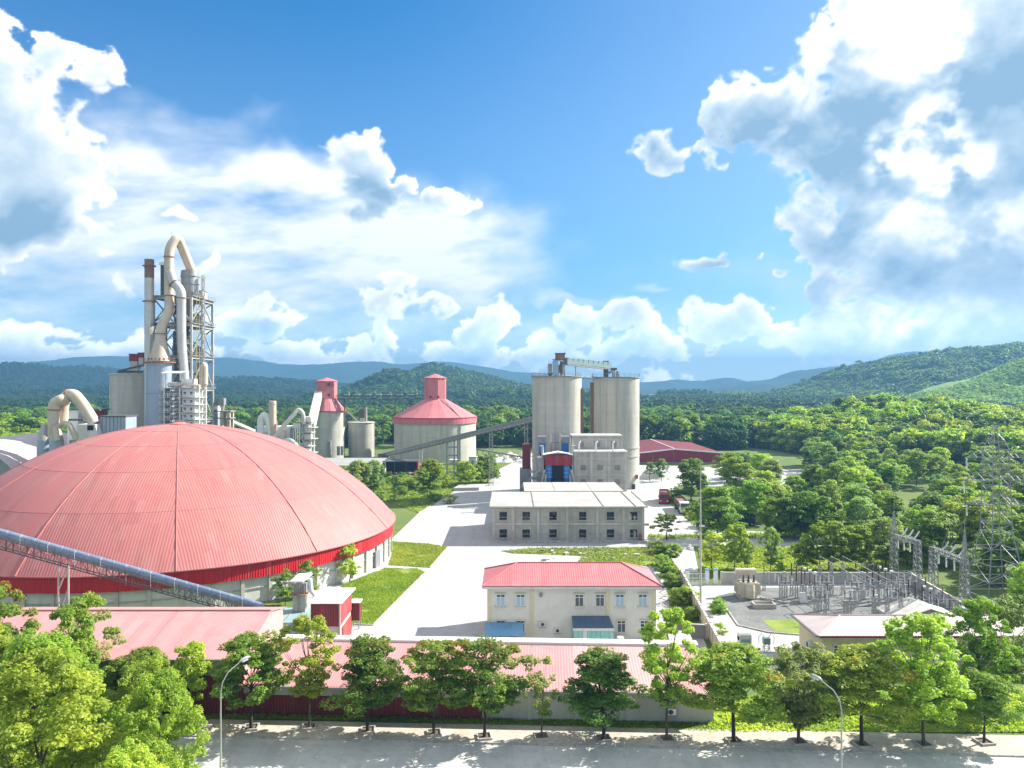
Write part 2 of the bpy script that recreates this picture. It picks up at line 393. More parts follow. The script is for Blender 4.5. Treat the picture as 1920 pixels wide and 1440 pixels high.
# ------------------------------------------------------------------ mesh building
ORG = {}
class MB:
    def __init__(s): s.v = []; s.f = []; s.u = {}; s.sm = False
    def add(s, vs, fs, ud=None):
        b = len(s.v); s.v.extend([tuple(x) for x in vs])
        for f in fs:
            if ud is not None: s.u[len(s.f)] = ud
            s.f.append(tuple(i + b for i in f))
        return s
    def box(s, x0, x1, y0, y1, z0, z1):
        return s.add([(x0, y0, z0), (x1, y0, z0), (x1, y1, z0), (x0, y1, z0), (x0, y0, z1), (x1, y0, z1), (x1, y1, z1), (x0, y1, z1)],
                     [(0, 3, 2, 1), (4, 5, 6, 7), (0, 1, 5, 4), (1, 2, 6, 5), (2, 3, 7, 6), (3, 0, 4, 7)])
    def obox(s, c, sx, sy, sz, rz=0.0):
        """box standing on c, turned about z"""
        ca, sa = math.cos(rz), math.sin(rz); o = []
        for z in (0, sz):
            for x, y in ((-1, -1), (1, -1), (1, 1), (-1, 1)):
                X, Y = x * sx / 2, y * sy / 2
                o.append((c[0] + X * ca - Y * sa, c[1] + X * sa + Y * ca, c[2] + z))
        return s.add(o, [(0, 3, 2, 1), (4, 5, 6, 7), (0, 1, 5, 4), (1, 2, 6, 5), (2, 3, 7, 6), (3, 0, 4, 7)])
    def beam(s, p, q, w, h=None):
        p, q = Vector(p), Vector(q); h = h or w
        d = (q - p)
        if d.length < 1e-6: return s
        d.normalize()
        up = Vector((0, 0, 1)) if abs(d.z) < .95 else Vector((0, 1, 0))
        a = d.cross(up).normalized() * w / 2; b = a.cross(d).normalized() * h / 2
        o = [p - a - b, p + a - b, p + a + b, p - a + b, q - a - b, q + a - b, q + a + b, q - a + b]
        return s.add(o, [(0, 3, 2, 1), (4, 5, 6, 7), (0, 1, 5, 4), (1, 2, 6, 5), (2, 3, 7, 6), (3, 0, 4, 7)])
    def tube(s, pts, r, n=10, caps=True):
        pts = [Vector(p) for p in pts]
        rs = r if isinstance(r, (list, tuple)) else [r] * len(pts)
        b = len(s.v); k = len(pts); pa = None
        for i, p in enumerate(pts):
            d = (pts[min(i + 1, k - 1)] - pts[max(i - 1, 0)]).normalized()
            if pa is None:
                up = Vector((0, 0, 1)) if abs(d.z) < .9 else Vector((1, 0, 0))
                pa = d.cross(up).normalized()
            pa = (pa - d * pa.dot(d)).normalized()
            pb = d.cross(pa)
            for j in range(n):
                an = 2 * math.pi * j / n
                s.v.append(tuple(p + (pa * math.cos(an) + pb * math.sin(an)) * rs[i]))
        for i in range(k - 1):
            for j in range(n):
                j2 = (j + 1) % n
                s.f.append((b + i * n + j, b + i * n + j2, b + (i + 1) * n + j2, b + (i + 1) * n + j))
        if caps:
            s.f.append(tuple(b + j for j in reversed(range(n)))); s.f.append(tuple(b + (k - 1) * n + j for j in range(n)))
        return s
    def cyl(s, x, y, r, z0, z1, n=32, r1=None):
        return s.tube([(x, y, z0), (x, y, z1)], [r, r if r1 is None else r1], n)
    def lathe(s, x, y, prof, n=48, a0=0.0, a1=2 * math.pi):
        b = len(s.v); k = len(prof); full = abs(a1 - a0 - 2 * math.pi) < 1e-6; m = n if full else n + 1
        for r, z in prof:
            for j in range(m):
                an = a0 + (a1 - a0) * j / n
                s.v.append((x + r * math.cos(an), y + r * math.sin(an), z))
        for i in range(k - 1):
            for j in range(n):
                j2 = (j + 1) % m
                s.f.append((b + i * m + j, b + i * m + j2, b + (i + 1) * m + j2, b + (i + 1) * m + j))
        return s
    def slab(s, poly, z0, z1):
        """prism over a plan polygon"""
        n = len(poly); ar = sum(poly[i][0] * poly[(i + 1) % n][1] - poly[(i + 1) % n][0] * poly[i][1] for i in range(n))
        if ar < 0: poly = poly[::-1]
        v = [(p[0], p[1], z0) for p in poly] + [(p[0], p[1], z1) for p in poly]
        f = [tuple(range(n))[::-1], tuple(range(n, 2 * n))] + [(i, (i + 1) % n, n + (i + 1) % n, n + i) for i in range(n)]
        return s.add(v, f)
    def sheet(s, quad, th=.06, ud=None):
        """thin sheet with thickness below a quad (or triangle) of points"""
        q = [Vector(p) for p in quad]
        nm = (q[1] - q[0]).cross(q[-1] - q[0]).normalized()
        if nm.z < 0: q = q[::-1]; nm = -nm
        n = len(q)
        v = q + [p - nm * th for p in q]
        f = [tuple(range(n)), tuple(range(n, 2 * n))[::-1]] + [((i + 1) % n, i, n + i, n + (i + 1) % n) for i in range(n)]
        return s.add(v, f, ud)
    def build(s, name, m, parent=None, smooth=False, org=None):
        o3 = Vector(org) if org is not None else (ORG[parent.name] if parent else Vector((0, 0, 0)))
        me = bpy.data.meshes.new(name)
        va = np.array(s.v, dtype=float).reshape(-1, 3)
        me.from_pydata((va - np.array(o3)).tolist(), [], s.f)
        me.update()
        uv = me.uv_layers.new(name='UVMap')
        nl = len(me.loops); out = np.zeros((nl, 2))
        vi = np.empty(nl, dtype=int); me.loops.foreach_get('vertex_index', vi)
        for p in me.polygons:
            if p.index in s.u: u = Vector(s.u[p.index])
            else:
                n = p.normal
                u = Vector((-n.y, n.x, 0))
                u = Vector((1, 0, 0)) if u.length < 1e-3 else u.normalized()
            w = p.normal.cross(u)
            i0, i1 = p.loop_start, p.loop_start + p.loop_total
            P = va[vi[i0:i1]]
            out[i0:i1, 0] = P @ np.array(u); out[i0:i1, 1] = P @ np.array(w)
        uv.data.foreach_set('uv', out.ravel())
        me.materials.append(MATS[m] if isinstance(m, str) else m)
        if smooth:
            me.shade_smooth() if smooth is True else me.shade_auto_smooth() if hasattr(me, 'shade_auto_smooth') else me.shade_smooth()
        ob = bpy.data.objects.new(name, me); col.objects.link(ob)
        if parent: ob.parent = parent
        else: ob.location = o3
        ORG[ob.name] = o3
        return ob

def edges(ob, ang=35):
    me = ob.data
    me.shade_smooth()
    me.set_sharp_from_angle(angle=R(ang))
    return ob

def thing(name, label, cat, loc, group=None):
    o = bpy.data.objects.new(name, None); col.objects.link(o)
    o.location = loc; o['label'] = label; o['category'] = cat
    if group: o['group'] = group
    ORG[o.name] = Vector(loc)
    return o
def tag(o, label, cat, group=None):
    o['label'] = label; o['category'] = cat
    if group: o['group'] = group
    return o
def copy_tree(o, loc=None, rz=None, label=None, parent=None, scale=None):
    c = o.copy(); col.objects.link(c)
    if parent: c.parent = parent
    if loc is not None: c.location = loc; ORG[c.name] = Vector(loc)
    if rz is not None: c.rotation_euler = (0, 0, rz)
    if scale is not None: c.scale = scale if hasattr(scale, '__len__') else (scale,) * 3
    if label: c['label'] = label
    for ch in list(o.children): copy_tree(ch, parent=c)
    return c
def structure(o): o['kind'] = 'structure'; return o
def box_part(name, m, parent, *a): return MB().box(*a).build(name, m, parent)
def ORD(i): return ['first', 'second', 'third', 'fourth', 'fifth', 'sixth', 'seventh', 'eighth', 'ninth', 'tenth', 'eleventh', 'twelfth', 'thirteenth', 'fourteenth', 'fifteenth', 'sixteenth'][i]

def lattice(mb, p, q, w0, w1, n, t=.07, tb=.05):
    """square lattice mast from p to q, w0 wide at p and w1 at q"""
    p, q = Vector(p), Vector(q); d = (q - p).normalized()
    up = Vector((0, 0, 1)) if abs(d.z) < .9 else Vector((0, 1, 0))
    a = d.cross(up).normalized(); b = a.cross(d).normalized()
    def ring(f):
        c = p.lerp(q, f); w = (w0 + (w1 - w0) * f) / 2
        return [c + a * w * i + b * w * j for i, j in ((-1, -1), (1, -1), (1, 1), (-1, 1))]
    for k in range(4): mb.beam(ring(0)[k], ring(1)[k], t)
    for i in range(n):
        r0, r1 = ring(i / n), ring((i + 1) / n)
        for k in range(4):
            k2 = (k + 1) % 4
            if (i + k) % 2: mb.beam(r0[k], r1[k2], tb)
            else: mb.beam(r0[k2], r1[k], tb)
            mb.beam(r1[k], r1[k2], tb)
    return mb
def rail(mb, pts, h=1.1, t=.05, step=2.0):
    """guard rail along a line of points"""
    for a, b in zip(pts[:-1], pts[1:]):
        a, b = Vector(a), Vector(b); n = max(1, int((b - a).length / step))
        for i in range(n + 1):
            p = a.lerp(b, i / n); mb.beam(p, p + Vector((0, 0, h)), t)
        for z in (h, h * .5): mb.beam(a + Vector((0, 0, z)), b + Vector((0, 0, z)), t)
    return mb

# ------------------------------------------------------------------ land
def groundmat(name, cols, scale, rough=.95, bump=.0, bscale=2.0, extra=None):
    m = bpy.data.materials.new(name); m.use_nodes = True
    t = NT(m.node_tree); b = t.n['Principled BSDF']
    b.inputs['Roughness'].default_value = rough
    b.inputs['Specular IOR Level'].default_value = .15
    pos = t.new('ShaderNodeNewGeometry').outputs['Position']
    n = t.noise(pos, scale, 7.0, .6, .6)
    n2 = t.noise(pos, scale * 9, 5.0, .65)
    c = t.mix(t.rng(n, .36, .64), cols[0], cols[1])
    c = t.mix(t.m('MULTIPLY', t.rng(n2, .42, .72), .75), c, cols[2])
    if extra: c = extra(t, pos, c)
    if bump:
        bn = t.new('ShaderNodeBump'); bn.inputs['Distance'].default_value = 1.0; bn.inputs['Strength'].default_value = .7
        t.l.new(t.m('MULTIPLY', t.noise(pos, bscale, 5.0, .65), bump), bn.inputs['Height']); t.l.new(bn.outputs[0], b.inputs['Normal'])
    t.l.new(c, b.inputs['Base Color'])
    MATS[name] = m
def slab_joints(step, amt):
    def fn(t, pos, c):
        x, y, z = t.sep(pos)
        f = None
        for s in (x, y):
            w = t.m('ABSOLUTE', t.m('SUBTRACT', t.m('FRACT', t.m('DIVIDE', s, step)), .5))
            l = t.rng(w, .492, .499)
            f = l if f is None else t.m('MAXIMUM', f, l)
        c = t.mix(t.m('MULTIPLY', f, amt), c, (.22, .2, .17))
        # tyre tracks and dust drag along the yard
        n = t.noise(t.v('MULTIPLY', pos, (.5, .05, 1)), 1.0, 4.0, .6)
        return t.mix(t.m('MULTIPLY', t.rng(n, .5, .75), .35), c, (.25, .24, .215))
    return fn
groundmat('ground_green', [(.07, .13, .028), (.12, .165, .035), (.15, .135, .06)], .06, bump=.25, bscale=1.2)
groundmat('lawn', [(.12, .20, .03), (.22, .28, .045), (.25, .23, .08)], .16, bump=.2, bscale=3.0)
groundmat('yard_concrete', [(.365, .36, .345), (.40, .395, .38), (.31, .30, .28)], .07, .9, .012, 5.0, slab_joints(6.0, .35))
groundmat('road_concrete', [(.46, .45, .415), (.51, .50, .46), (.38, .365, .325)], .12, .9, .012, 6.0, slab_joints(5.0, .4))
groundmat('pavement_dust', [(.42, .37, .30), (.48, .44, .38), (.30, .25, .19)], .3, .95, .02, 5.0)
groundmat('gravel', [(.15, .15, .145), (.20, .20, .19), (.10, .105, .095)], .35, .95, .10, 7.0)
groundmat('hill_near', [(.05, .10, .028), (.075, .13, .035), (.03, .065, .022)], .035, bump=2.0, bscale=.12)
groundmat('hill_far', [(.022, .050, .024), (.034, .066, .030), (.012, .030, .015)], .010, bump=10.0, bscale=.025)
groundmat('hill_grassy', [(.20, .31, .09), (.25, .36, .10), (.14, .23, .065)], .02, bump=1.0, bscale=.2)

def flat(name, poly, z, m, kerb=None):
    mb = MB(); mb.add([(p[0], p[1], z) for p in poly], [tuple(range(len(poly)))])
    me = mb
    ar = sum(poly[i][0] * poly[(i + 1) % len(poly)][1] - poly[(i + 1) % len(poly)][0] * poly[i][1] for i in range(len(poly)))
    if ar < 0: mb.f = [tuple(reversed(f)) for f in mb.f]
    return structure(mb.build(name, m))
def GP(*pp): return [tuple(G(x, y)[:2]) for x, y in pp]

# the ground, one sheet out to the horizon
mb = MB(); mb.add([(-15000, -400, 0), (15000, -400, 0), (15000, 16000, 0), (-15000, 16000, 0)], [(0, 1, 2, 3)])
structure(mb.build('ground', 'ground_green'))

KY = lambda X: 70.2 - .052 * X         # far kerb of the road
SY = lambda X: 74.0 - .045 * X         # back edge of the pavement
flat('road', [(-34, KY(-34)), (70, KY(70)), (70, 46), (-34, 46)], .02, 'road_concrete')
mb = MB(); mb.slab([(-33, KY(-33) + .25), (70, KY(70) + .25), (70, SY(70)), (-8, SY(-8)), (-29.5, SY(-29)), (-32, KY(-32) + 2.2)], 0, .14)
structure(mb.build('pavement', 'pavement_dust'))
k = MB()
xs = np.linspace(-34, 70, 90)
for a, b in zip(xs[:-1], xs[1:]):
    k.slab([(a + .02, KY(a)), (b - .02, KY(b)), (b - .02, KY(b) + .25), (a + .02, KY(a) + .25)], 0, .155)
structure(k.build('kerb', 'kerb'))
# works yard
flat('yard', GP((560, 1260), (1345, 1262), (1300, 1150), (1278, 1060), (1262, 1024), (1480, 1030), (1490, 1012), (1480, 1000), (1310, 990), (1290, 960), (1262, 920), (1265, 905), (1350, 905), (1500, 892), (1490, 880), (1195, 872), (960, 868), (935, 880), (915, 906), (850, 921), (785, 962), (735, 1010), (700, 1060), (560, 1100)), .03, 'yard_concrete')
flat('yard_apron', GP((1255, 912), (1460, 912), (1520, 880), (1440, 880), (1340, 892), (1250, 897)), .035, 'yard_concrete')
flat('side_road', GP((1255, 1012), (1242, 1024), (1278, 1074), (1310, 1074), (1300, 1024), (1560, 1024), (1560, 1012)), .05, 'road_concrete')
LAWNS = {
 'a': GP((640, 1100), (662, 1171), (700, 1172), (797, 1074), (782, 1067), (722, 1066), (690, 1078), (650, 1095)),
 'b': GP((728, 1060), (806, 1065), (840, 1026), (800, 1020), (735, 1016), (735, 1040)),
 'c': GP((560, 880), (785, 962), (815, 945), (848, 925), (848, 921), (905, 906), (933, 881), (940, 872), (700, 866), (560, 868)),
 'd': GP((940, 1034), (1000, 1028), (1212, 1027), (1245, 1026), (1278, 1076), (1322, 1160), (1318, 1185), (1262, 1185), (1250, 1100), (1236, 1063), (1084, 1054), (1092, 1043), (960, 1038)),
 'e': GP((1308, 1027), (1700, 1027), (1760, 1074), (1318, 1074)),
 'f': GP((1327, 1375), (1330, 1330), (1480, 1290), (1920, 1290), (2100, 1300), (2100, 1374), (1920, 1374)),
 'g': GP((300, 1372), (300, 1325), (640, 1335), (960, 1345), (1327, 1358), (1327, 1373), (960, 1362), (640, 1351), (400, 1348), (366, 1358)),
 'h': GP((1240, 930), (1255, 925), (1335, 995), (1320, 1003)),
 'i': GP((1215, 1004), (1480, 1000), (1560, 1002), (1560, 1010), (1215, 1011)),
}
for kx, pl in LAWNS.items(): flat('lawn', pl, .06 if kx != 'g' else .05, 'lawn')
# kerbs round the lawns beside the yard
for pts in (((700, 1172), (797, 1074)), ((806, 1065), (840, 1026)), ((785, 962), (848, 925)), ((940, 1034), (1212, 1027)), ((662, 1172), (700, 1173)), ((1310, 1030), (1320, 1074)), ((1245, 1027), (1278, 1076)), ((1215, 1011), (1560, 1011))):
    a, b = G(*pts[0]), G(*pts[1]); MB().beam(a + Vector((0, 0, .08)), b + Vector((0, 0, .08)), .22, .2).build('kerb', 'kerb')['kind'] = 'structure'
MB().slab(GP((850, 921), (898, 920), (910, 913), (862, 914)), 0, 1.0).build('loading_ramp', 'yard_concrete')['kind'] = 'structure'
# the substation floor
flat('compound_floor', GP((1276, 1095), (1700, 1095), (1960, 1180), (1960, 1255), (1350, 1255), (1345, 1225)), .045, 'yard_concrete')
flat('weedy_patch', GP((1430, 1165), (1512, 1160), (1515, 1192), (1452, 1184)), .09, 'lawn')
flat('gravel_bed', GP((1345, 1119), (1384, 1174), (1440, 1188), (1512, 1193), (1900, 1193), (1850, 1150), (1710, 1098), (1430, 1103)), .075, 'gravel')
pts = [G(*p) for p in ((1400, 1108), (1345, 1119), (1365, 1147), (1384, 1174), (1440, 1187), (1512, 1193))]
kb = MB()
for a, b in zip(pts[:-1], pts[1:]): kb.beam(a + Vector((0, 0, .1)), b + Vector((0, 0, .1)), .2, .22)
structure(kb.build('kerb', 'kerb'))

# ---- hills: ridge lines given as photo outline at a real distance
from mathutils import noise as mnoise
HILLS = []
def hill(name, D, outline, front, back, m, amp, nscale, nx=160, ny=26, power=1.0, sub=0.0):
    px = np.array([p[0] for p in outline], float); py = np.array([p[1] for p in outline], float)
    X = (px - 960) / F * D; Z = np.maximum(H - (py - 720) / F * D - sub, 1.0)
    xs = np.linspace(X[0], X[-1], nx)
    # smooth interpolation of the crest
    zs = np.interp(xs, X, Z)
    kk = np.ones(5) / 5; zs = np.convolve(np.pad(zs, 2, mode='edge'), kk, 'valid')
    ts = np.concatenate([np.linspace(0, 1, ny), 1 + np.linspace(0, 1, ny // 3)[1:]])
    v = []; nyv = len(ts)
    seed = D * .37
    for j, t in enumerate(ts):
        y = D - front * (1 - t) if t <= 1 else D + back * (t - 1)
        s = (t ** power) * (3 - 2 * t) / (3 - 2) if t <= 1 else 1 - (t - 1) ** 2
        s = max(0, min(1, s if t > 1 else (t * t * (3 - 2 * t) * .55 + t * .45) ** power))
        for i, x in enumerate(xs):
            g = mnoise.fractal(Vector((x * nscale + seed, y * nscale, seed)), 1.0, 2.1, 5)
            rid = abs(mnoise.noise(Vector((x * nscale * 1.7, y * nscale * .35 + seed, 3)))) - .3
            e = min(1.0, 4 * t) if t <= 1 else 1.0
            keep = .30 + .70 * min(1, abs(t - 1) * 4)
            z = zs[i] * s + (g * amp + rid * amp * .9) * e * keep * min(1, zs[i] / 40)
            v.append((x, y, z - 2 if t > 0 else -6))
    f = [(j * nx + i, j * nx + i + 1, (j + 1) * nx + i + 1, (j + 1) * nx + i) for j in range(nyv - 1) for i in range(nx - 1)]
    mb = MB(); mb.v = v; mb.f = f
    o = structure(mb.build(name, m)); o.data.shade_smooth()
    o['label'] = None or name
    del o['label']
    HILLS.append((o, np.array(v).reshape(nyv, nx, 3)))
    return np.array(v).reshape(nyv, nx, 3)

hill('mountain_range', 4700, [(-900, 690), (-300, 700), (0, 692), (60, 685), (130, 674), (190, 670), (240, 672), (320, 676), (400, 672), (450, 674), (520, 690), (580, 690), (640, 684), (690, 681), (760, 690), (800, 683), (850, 683), (900, 693), (960, 702), (1000, 701), (1060, 706), (1130, 716), (1200, 721), (1260, 716), (1330, 716), (1380, 722), (1440, 716), (1520, 700), (1600, 690), (1650, 680), (1690, 664), (1720, 658), (1750, 662), (1800, 680), (1900, 690), (2300, 690), (3000, 670)], 1200, 700, 'hill_far', 34, .0022, 260, 26, sub=-14)
hill('mountain_range', 3300, [(900, 770), (1000, 742), (1100, 735), (1200, 731), (1240, 745), (1280, 755), (1310, 738), (1345, 724), (1400, 719), (1450, 716), (1485, 705), (1540, 696), (1600, 690), (1700, 690), (1900, 690), (2600, 680)], 1000, 500, 'hill_far', 30, .0028, 200, 24, sub=-9)
hill('mountain_range', 2900, [(960, 770), (1060, 748), (1120, 742), (1200, 752), (1250, 768), (1300, 790), (1350, 800), (1420, 805)], 800, 300, 'hill_far', 24, .003, 90, 20)
V_MID = hill('forested_hill', 1700, [(300, 770), (420, 772), (480, 766), (560, 775), (620, 768), (690, 752), (720, 733), (764, 706), (808, 698), (866, 711), (954, 727), (1040, 742), (1120, 760), (1200, 776), (1300, 800), (1400, 803)], 720, 400, 'hill_near', 22, .0048, 170, 28, sub=3)
V_LEFTD = hill('forested_hill', 2200, [(-600, 700), (-200, 714), (0, 711), (80, 700), (150, 690), (210, 703), (270, 721), (340, 729), (420, 721), (500, 715), (580, 719), (640, 726), (700, 744), (770, 772), (840, 790)], 1000, 450, 'hill_near', 26, .004, 170, 28, sub=3)
V_R4 = hill('forested_hill', 1450, [(1180, 806), (1240, 800), (1300, 790), (1350, 780), (1400, 763), (1440, 747), (1500, 735), (1560, 713), (1600, 697), (1660, 684), (1720, 674), (1800, 662), (1870, 655), (1920, 651), (2050, 640), (2400, 640)], 720, 350, 'hill_near', 18, .0055, 160, 30, sub=5)
V_R5 = hill('grassy_hill', 900, [(1560, 806), (1620, 786), (1680, 756), (1740, 734), (1790, 722), (1840, 706), (1880, 692), (1920, 672), (2000, 660), (2300, 650)], 300, 200, 'hill_grassy', 7, .012, 110, 26, sub=3)
V_R6 = hill('wooded_knoll', 420, [(1390, 838), (1440, 828), (1500, 815), (1550, 798), (1620, 785), (1700, 781), (1800, 795), (1920, 806), (2100, 800), (2400, 800)], 150, 150, 'hill_near', 3, .02, 90, 20)
V_L7 = hill('wooded_knoll', 420, [(-500, 780), (-200, 776), (-40, 790), (20, 795), (90, 808), (200, 812), (260, 818), (420, 816), (520, 822), (600, 832)], 120, 120, 'hill_near', 3, .02, 90, 20)
V_R8 = hill('wooded_knoll', 470, [(1180, 852), (1240, 846), (1300, 838), (1360, 828), (1420, 830), (1460, 846)], 90, 120, 'hill_near', 3, .02, 60, 18)

# ------------------------------------------------------------------ plants
def leaf_mesh(name, C, N, S, cols, aspect=.55):
    """one leaf-shaped face per row: centres C, facings N, half lengths S, colours"""
    n = len(C)
    N = N / np.linalg.norm(N, axis=1, keepdims=True)
    r = rng.normal(size=(n, 3)); A = np.cross(N, r); A /= np.linalg.norm(A, axis=1, keepdims=True) + 1e-9
    B = np.cross(N, A)
    S = S[:, None]
    fold = N * S * .22
    V = np.stack([C - A * S, C + B * S * aspect + fold, C + A * S, C - B * S * aspect + fold], 1).reshape(-1, 3)
    f = np.arange(4 * n).reshape(n, 4)
    me = bpy.data.meshes.new(name)
    me.vertices.add(4 * n); me.vertices.foreach_set('co', V.astype(np.float32).ravel())
    me.loops.add(4 * n); me.loops.foreach_set('vertex_index', f.astype(np.int32).ravel())
    me.polygons.add(n); me.polygons.foreach_set('loop_start', np.arange(0, 4 * n, 4, dtype=np.int32))
    me.update(); me.validate()
    at = me.color_attributes.new('Col', 'FLOAT_COLOR', 'POINT')
    cc = np.repeat(np.concatenate([cols, np.ones((n, 1))], 1), 4, axis=0)
    at.data.foreach_set('color', cc.astype(np.float32).ravel())
    me.materials.append(MATS['leaf'])
    return me

LIGHT = ((.38, .48, .055), (.17, .29, .04)); DARK = ((.22, .33, .045), (.085, .17, .034)); MIDG = ((.32, .43, .055), (.13, .24, .04)); YEL = ((.52, .56, .05), (.27, .37, .04)); OLIVE = ((.31, .39, .12), (.14, .22, .065))
def crown(seed, h, z0, rad, ncl, nleaf, leaf, pal, flatc=.6, red=0.0, profile='round', clump=.32):
    """leaf clumps on boughs filling a crown of height h from z0; returns leaf mesh and clump centres"""
    r = np.random.default_rng(seed)
    P = []
    while len(P) < ncl:
        t = r.uniform(0, 1); a = r.uniform(0, 2 * np.pi); q = r.uniform(.15, 1) ** .6
        if profile == 'round': w = math.sin(math.pi * (.12 + .80 * t)) ** .7
        elif profile == 'vase': w = min(1, .35 + 1.1 * t) * (1 - max(0, t - .72) * 2.2)
        elif profile == 'umbrella': w = (1 - t * .55) * min(1, .5 + t * 3)
        elif profile == 'column': w = math.sin(math.pi * (.1 + .85 * t)) ** .5
        else: w = (1 - t) ** .8
        w *= 1 + .28 * math.sin(a * 2 + seed) + .18 * math.sin(a * 3 + seed * 1.7)
        P.append((math.cos(a) * q * w * rad, math.sin(a) * q * w * rad, z0 + t * h))
    P = np.array(P)
    cr = clump * rad * r.uniform(.6, 1.15, ncl)
    k = r.integers(0, ncl, nleaf)
    d = r.normal(size=(nleaf, 3)); d /= np.linalg.norm(d, axis=1, keepdims=True)
    d[:, 2] = np.where(d[:, 2] < -.3, d[:, 2] * .4, d[:, 2])
    q = r.uniform(.35, 1.0, nleaf) ** .5
    off = d * (cr[k] * q)[:, None]; off[:, 2] *= flatc
    C = P[k] + off
    N = d * .55 + np.array((0, 0, .65)) + r.normal(size=(nleaf, 3)) * .42
    S = leaf * r.uniform(.65, 1.35, nleaf)
    tone = np.clip(.5 + .28 * r.normal(size=ncl), 0, 1)[k] * .6 + r.uniform(0, 1, nleaf) * .4
    a, b = np.array(pal[0]), np.array(pal[1])
    cols = b + (a - b) * tone[:, None]
    if red:
        # young shoots at the top of the crown are copper coloured
        tz = (C[:, 2] - z0) / h + .35 * (np.linalg.norm(C[:, :2], axis=1) / rad) + r.normal(size=ncl)[k] * .07 + r.normal(size=nleaf) * .10
        f = np.clip((tz - (1.32 - red * .30)) * 4, 0, 1)[:, None] * .75
        cols = cols * (1 - f) + np.array((.36, .16, .035)) * f
    me = leaf_mesh('crown', C, N, S, cols)
    return me, P
def trunk_mesh(seed, P, z0, h, r0, bark, nb=12, lean=.3):
    r = random.Random(seed)
    mb = MB()
    top = Vector((r.uniform(-lean, lean), r.uniform(-lean, lean), z0 + h * .55))
    a, b = Vector((0, 0, -.15)), Vector((r.uniform(-.12, .12), r.uniform(-.12, .12), z0 * .6))
    sp = [a, a.lerp(b, .08), b, b.lerp(top, .4) + Vector((r.uniform(-.12, .12), 0, 0)), top]
    mb.tube(sp, [r0 * 1.5, r0 * 1.05, r0 * .85, r0 * .6, r0 * .18], 8)
    for i in r.sample(range(len(P)), min(nb, len(P))):
        e = Vector(P[i]); f = max(.35, min(.95, (e.z - z0) / h * .8 + .2))
        s = b.lerp(top, f * .8)
        m_ = s.lerp(e, .5) + Vector((0, 0, -.12 * (e - s).length))
        mb.tube([s, m_, e], [r0 * .42, r0 * .26, r0 * .07], 5, False)
    me_o = mb.build('trunk', bark); me_o.data.shade_smooth()
    me = me_o.data
    bpy.data.objects.remove(me_o)
    return me

TREES = {}
def proto(key, seed, h, z0, rad, ncl, nleaf, leaf, pal, r0=.14, bark='bark', nb=14, **kw):
    c, P = crown(seed, h - z0, z0, rad, ncl, nleaf, leaf, pal, **kw)
    TREES[key] = (c, trunk_mesh(seed, P, z0, h - z0, r0, bark, nb), h)
# nominal heights; copies are scaled
proto('street1', 1, 8, 2.75, 3.2, 120, 14500, .125, DARK, bark='bark_dark', flatc=.55, red=.50, profile='umbrella', clump=.24)
proto('street2', 2, 8, 2.75, 3.0, 115, 14000, .125, DARK, bark='bark_dark', flatc=.55, red=.70, profile='round', clump=.25)
proto('street3', 3, 8, 2.75, 3.2, 125, 15000, .125, MIDG, bark='bark_dark', flatc=.55, red=.30, profile='round', clump=.24)
proto('airy1', 4, 11, 3.0, 2.9, 130, 10500, .14, LIGHT, flatc=.75, profile='vase', clump=.19, nb=26)
proto('airy2', 5, 11, 2.6, 3.3, 170, 16000, .14, LIGHT, flatc=.75, profile='round', clump=.19, nb=24)
proto('airy3', 6, 9, 2.0, 3.0, 120, 9500, .135, OLIVE, flatc=.8, profile='vase', clump=.20, nb=20)
proto('slim', 7, 7, 2.0, 1.2, 50, 2800, .11, OLIVE, flatc=1.2, profile='column', clump=.32, r0=.08)
proto('yard1', 8, 9, 1.8, 3.7, 95, 8500, .21, MIDG, flatc=.7, profile='round', clump=.26)
proto('yard2', 9, 9, 1.6, 4.0, 100, 9000, .21, DARK, flatc=.65, profile='umbrella', clump=.25)
proto('yard3', 10, 9, 2.0, 3.4, 90, 8000, .21, LIGHT, flatc=.75, profile='round', clump=.26)
proto('yard4', 13, 9, 1.8, 3.3, 80, 6200, .21, OLIVE, flatc=.8, profile='vase', clump=.25)
proto('sap', 11, 5, 1.2, 1.5, 34, 1700, .15, LIGHT, flatc=.8, profile='round', r0=.07, clump=.34)
proto('flat', 14, 6, 2.2, 3.3, 60, 3600, .18, DARK, flatc=.35, profile='umbrella', clump=.20, bark='bark_dark')
proto('shrub', 12, 2.2, .15, 1.3, 26, 1500, .13, MIDG, flatc=.8, profile='round', r0=.05, clump=.40)
proto('yellow', 15, 7, 2.4, 2.0, 60, 4600, .14, YEL, flatc=.75, profile='umbrella', clump=.30)
proto('bigleaf1', 16, 12, .8, 5.2, 230, 42000, .135, LIGHT, flatc=.8, profile='round', clump=.17, r0=.22)
proto('bigleaf2', 17, 12, 1.0, 4.6, 200, 34000, .135, MIDG, flatc=.75, profile='round', clump=.18, r0=.22)

def tree(key, x, y, h, label, rz=None, wide=1.0, name='tree', cat='tree', group=None, z=0.0):
    c, tm, h0 = TREES[key]
    s = h / h0
    root = thing(name, label, cat, (x, y, z), group)
    root.rotation_euler = (0, 0, random.uniform(0, 6.28) if rz is None else rz)
    root.scale = (s * wide, s * wide, s)
    for nm, me in (('trunk', tm), ('crown', c)):
        o = bpy.data.objects.new(nm, me); col.objects.link(o); o.parent = root
    return root
def tpx(key, px, py, top, label, **kw):
    """tree by the photo position of its foot and top"""
    p = G(px, py); h = (py - top) / F * p.y
    return tree(key, p.x, p.y, h, label, **kw)

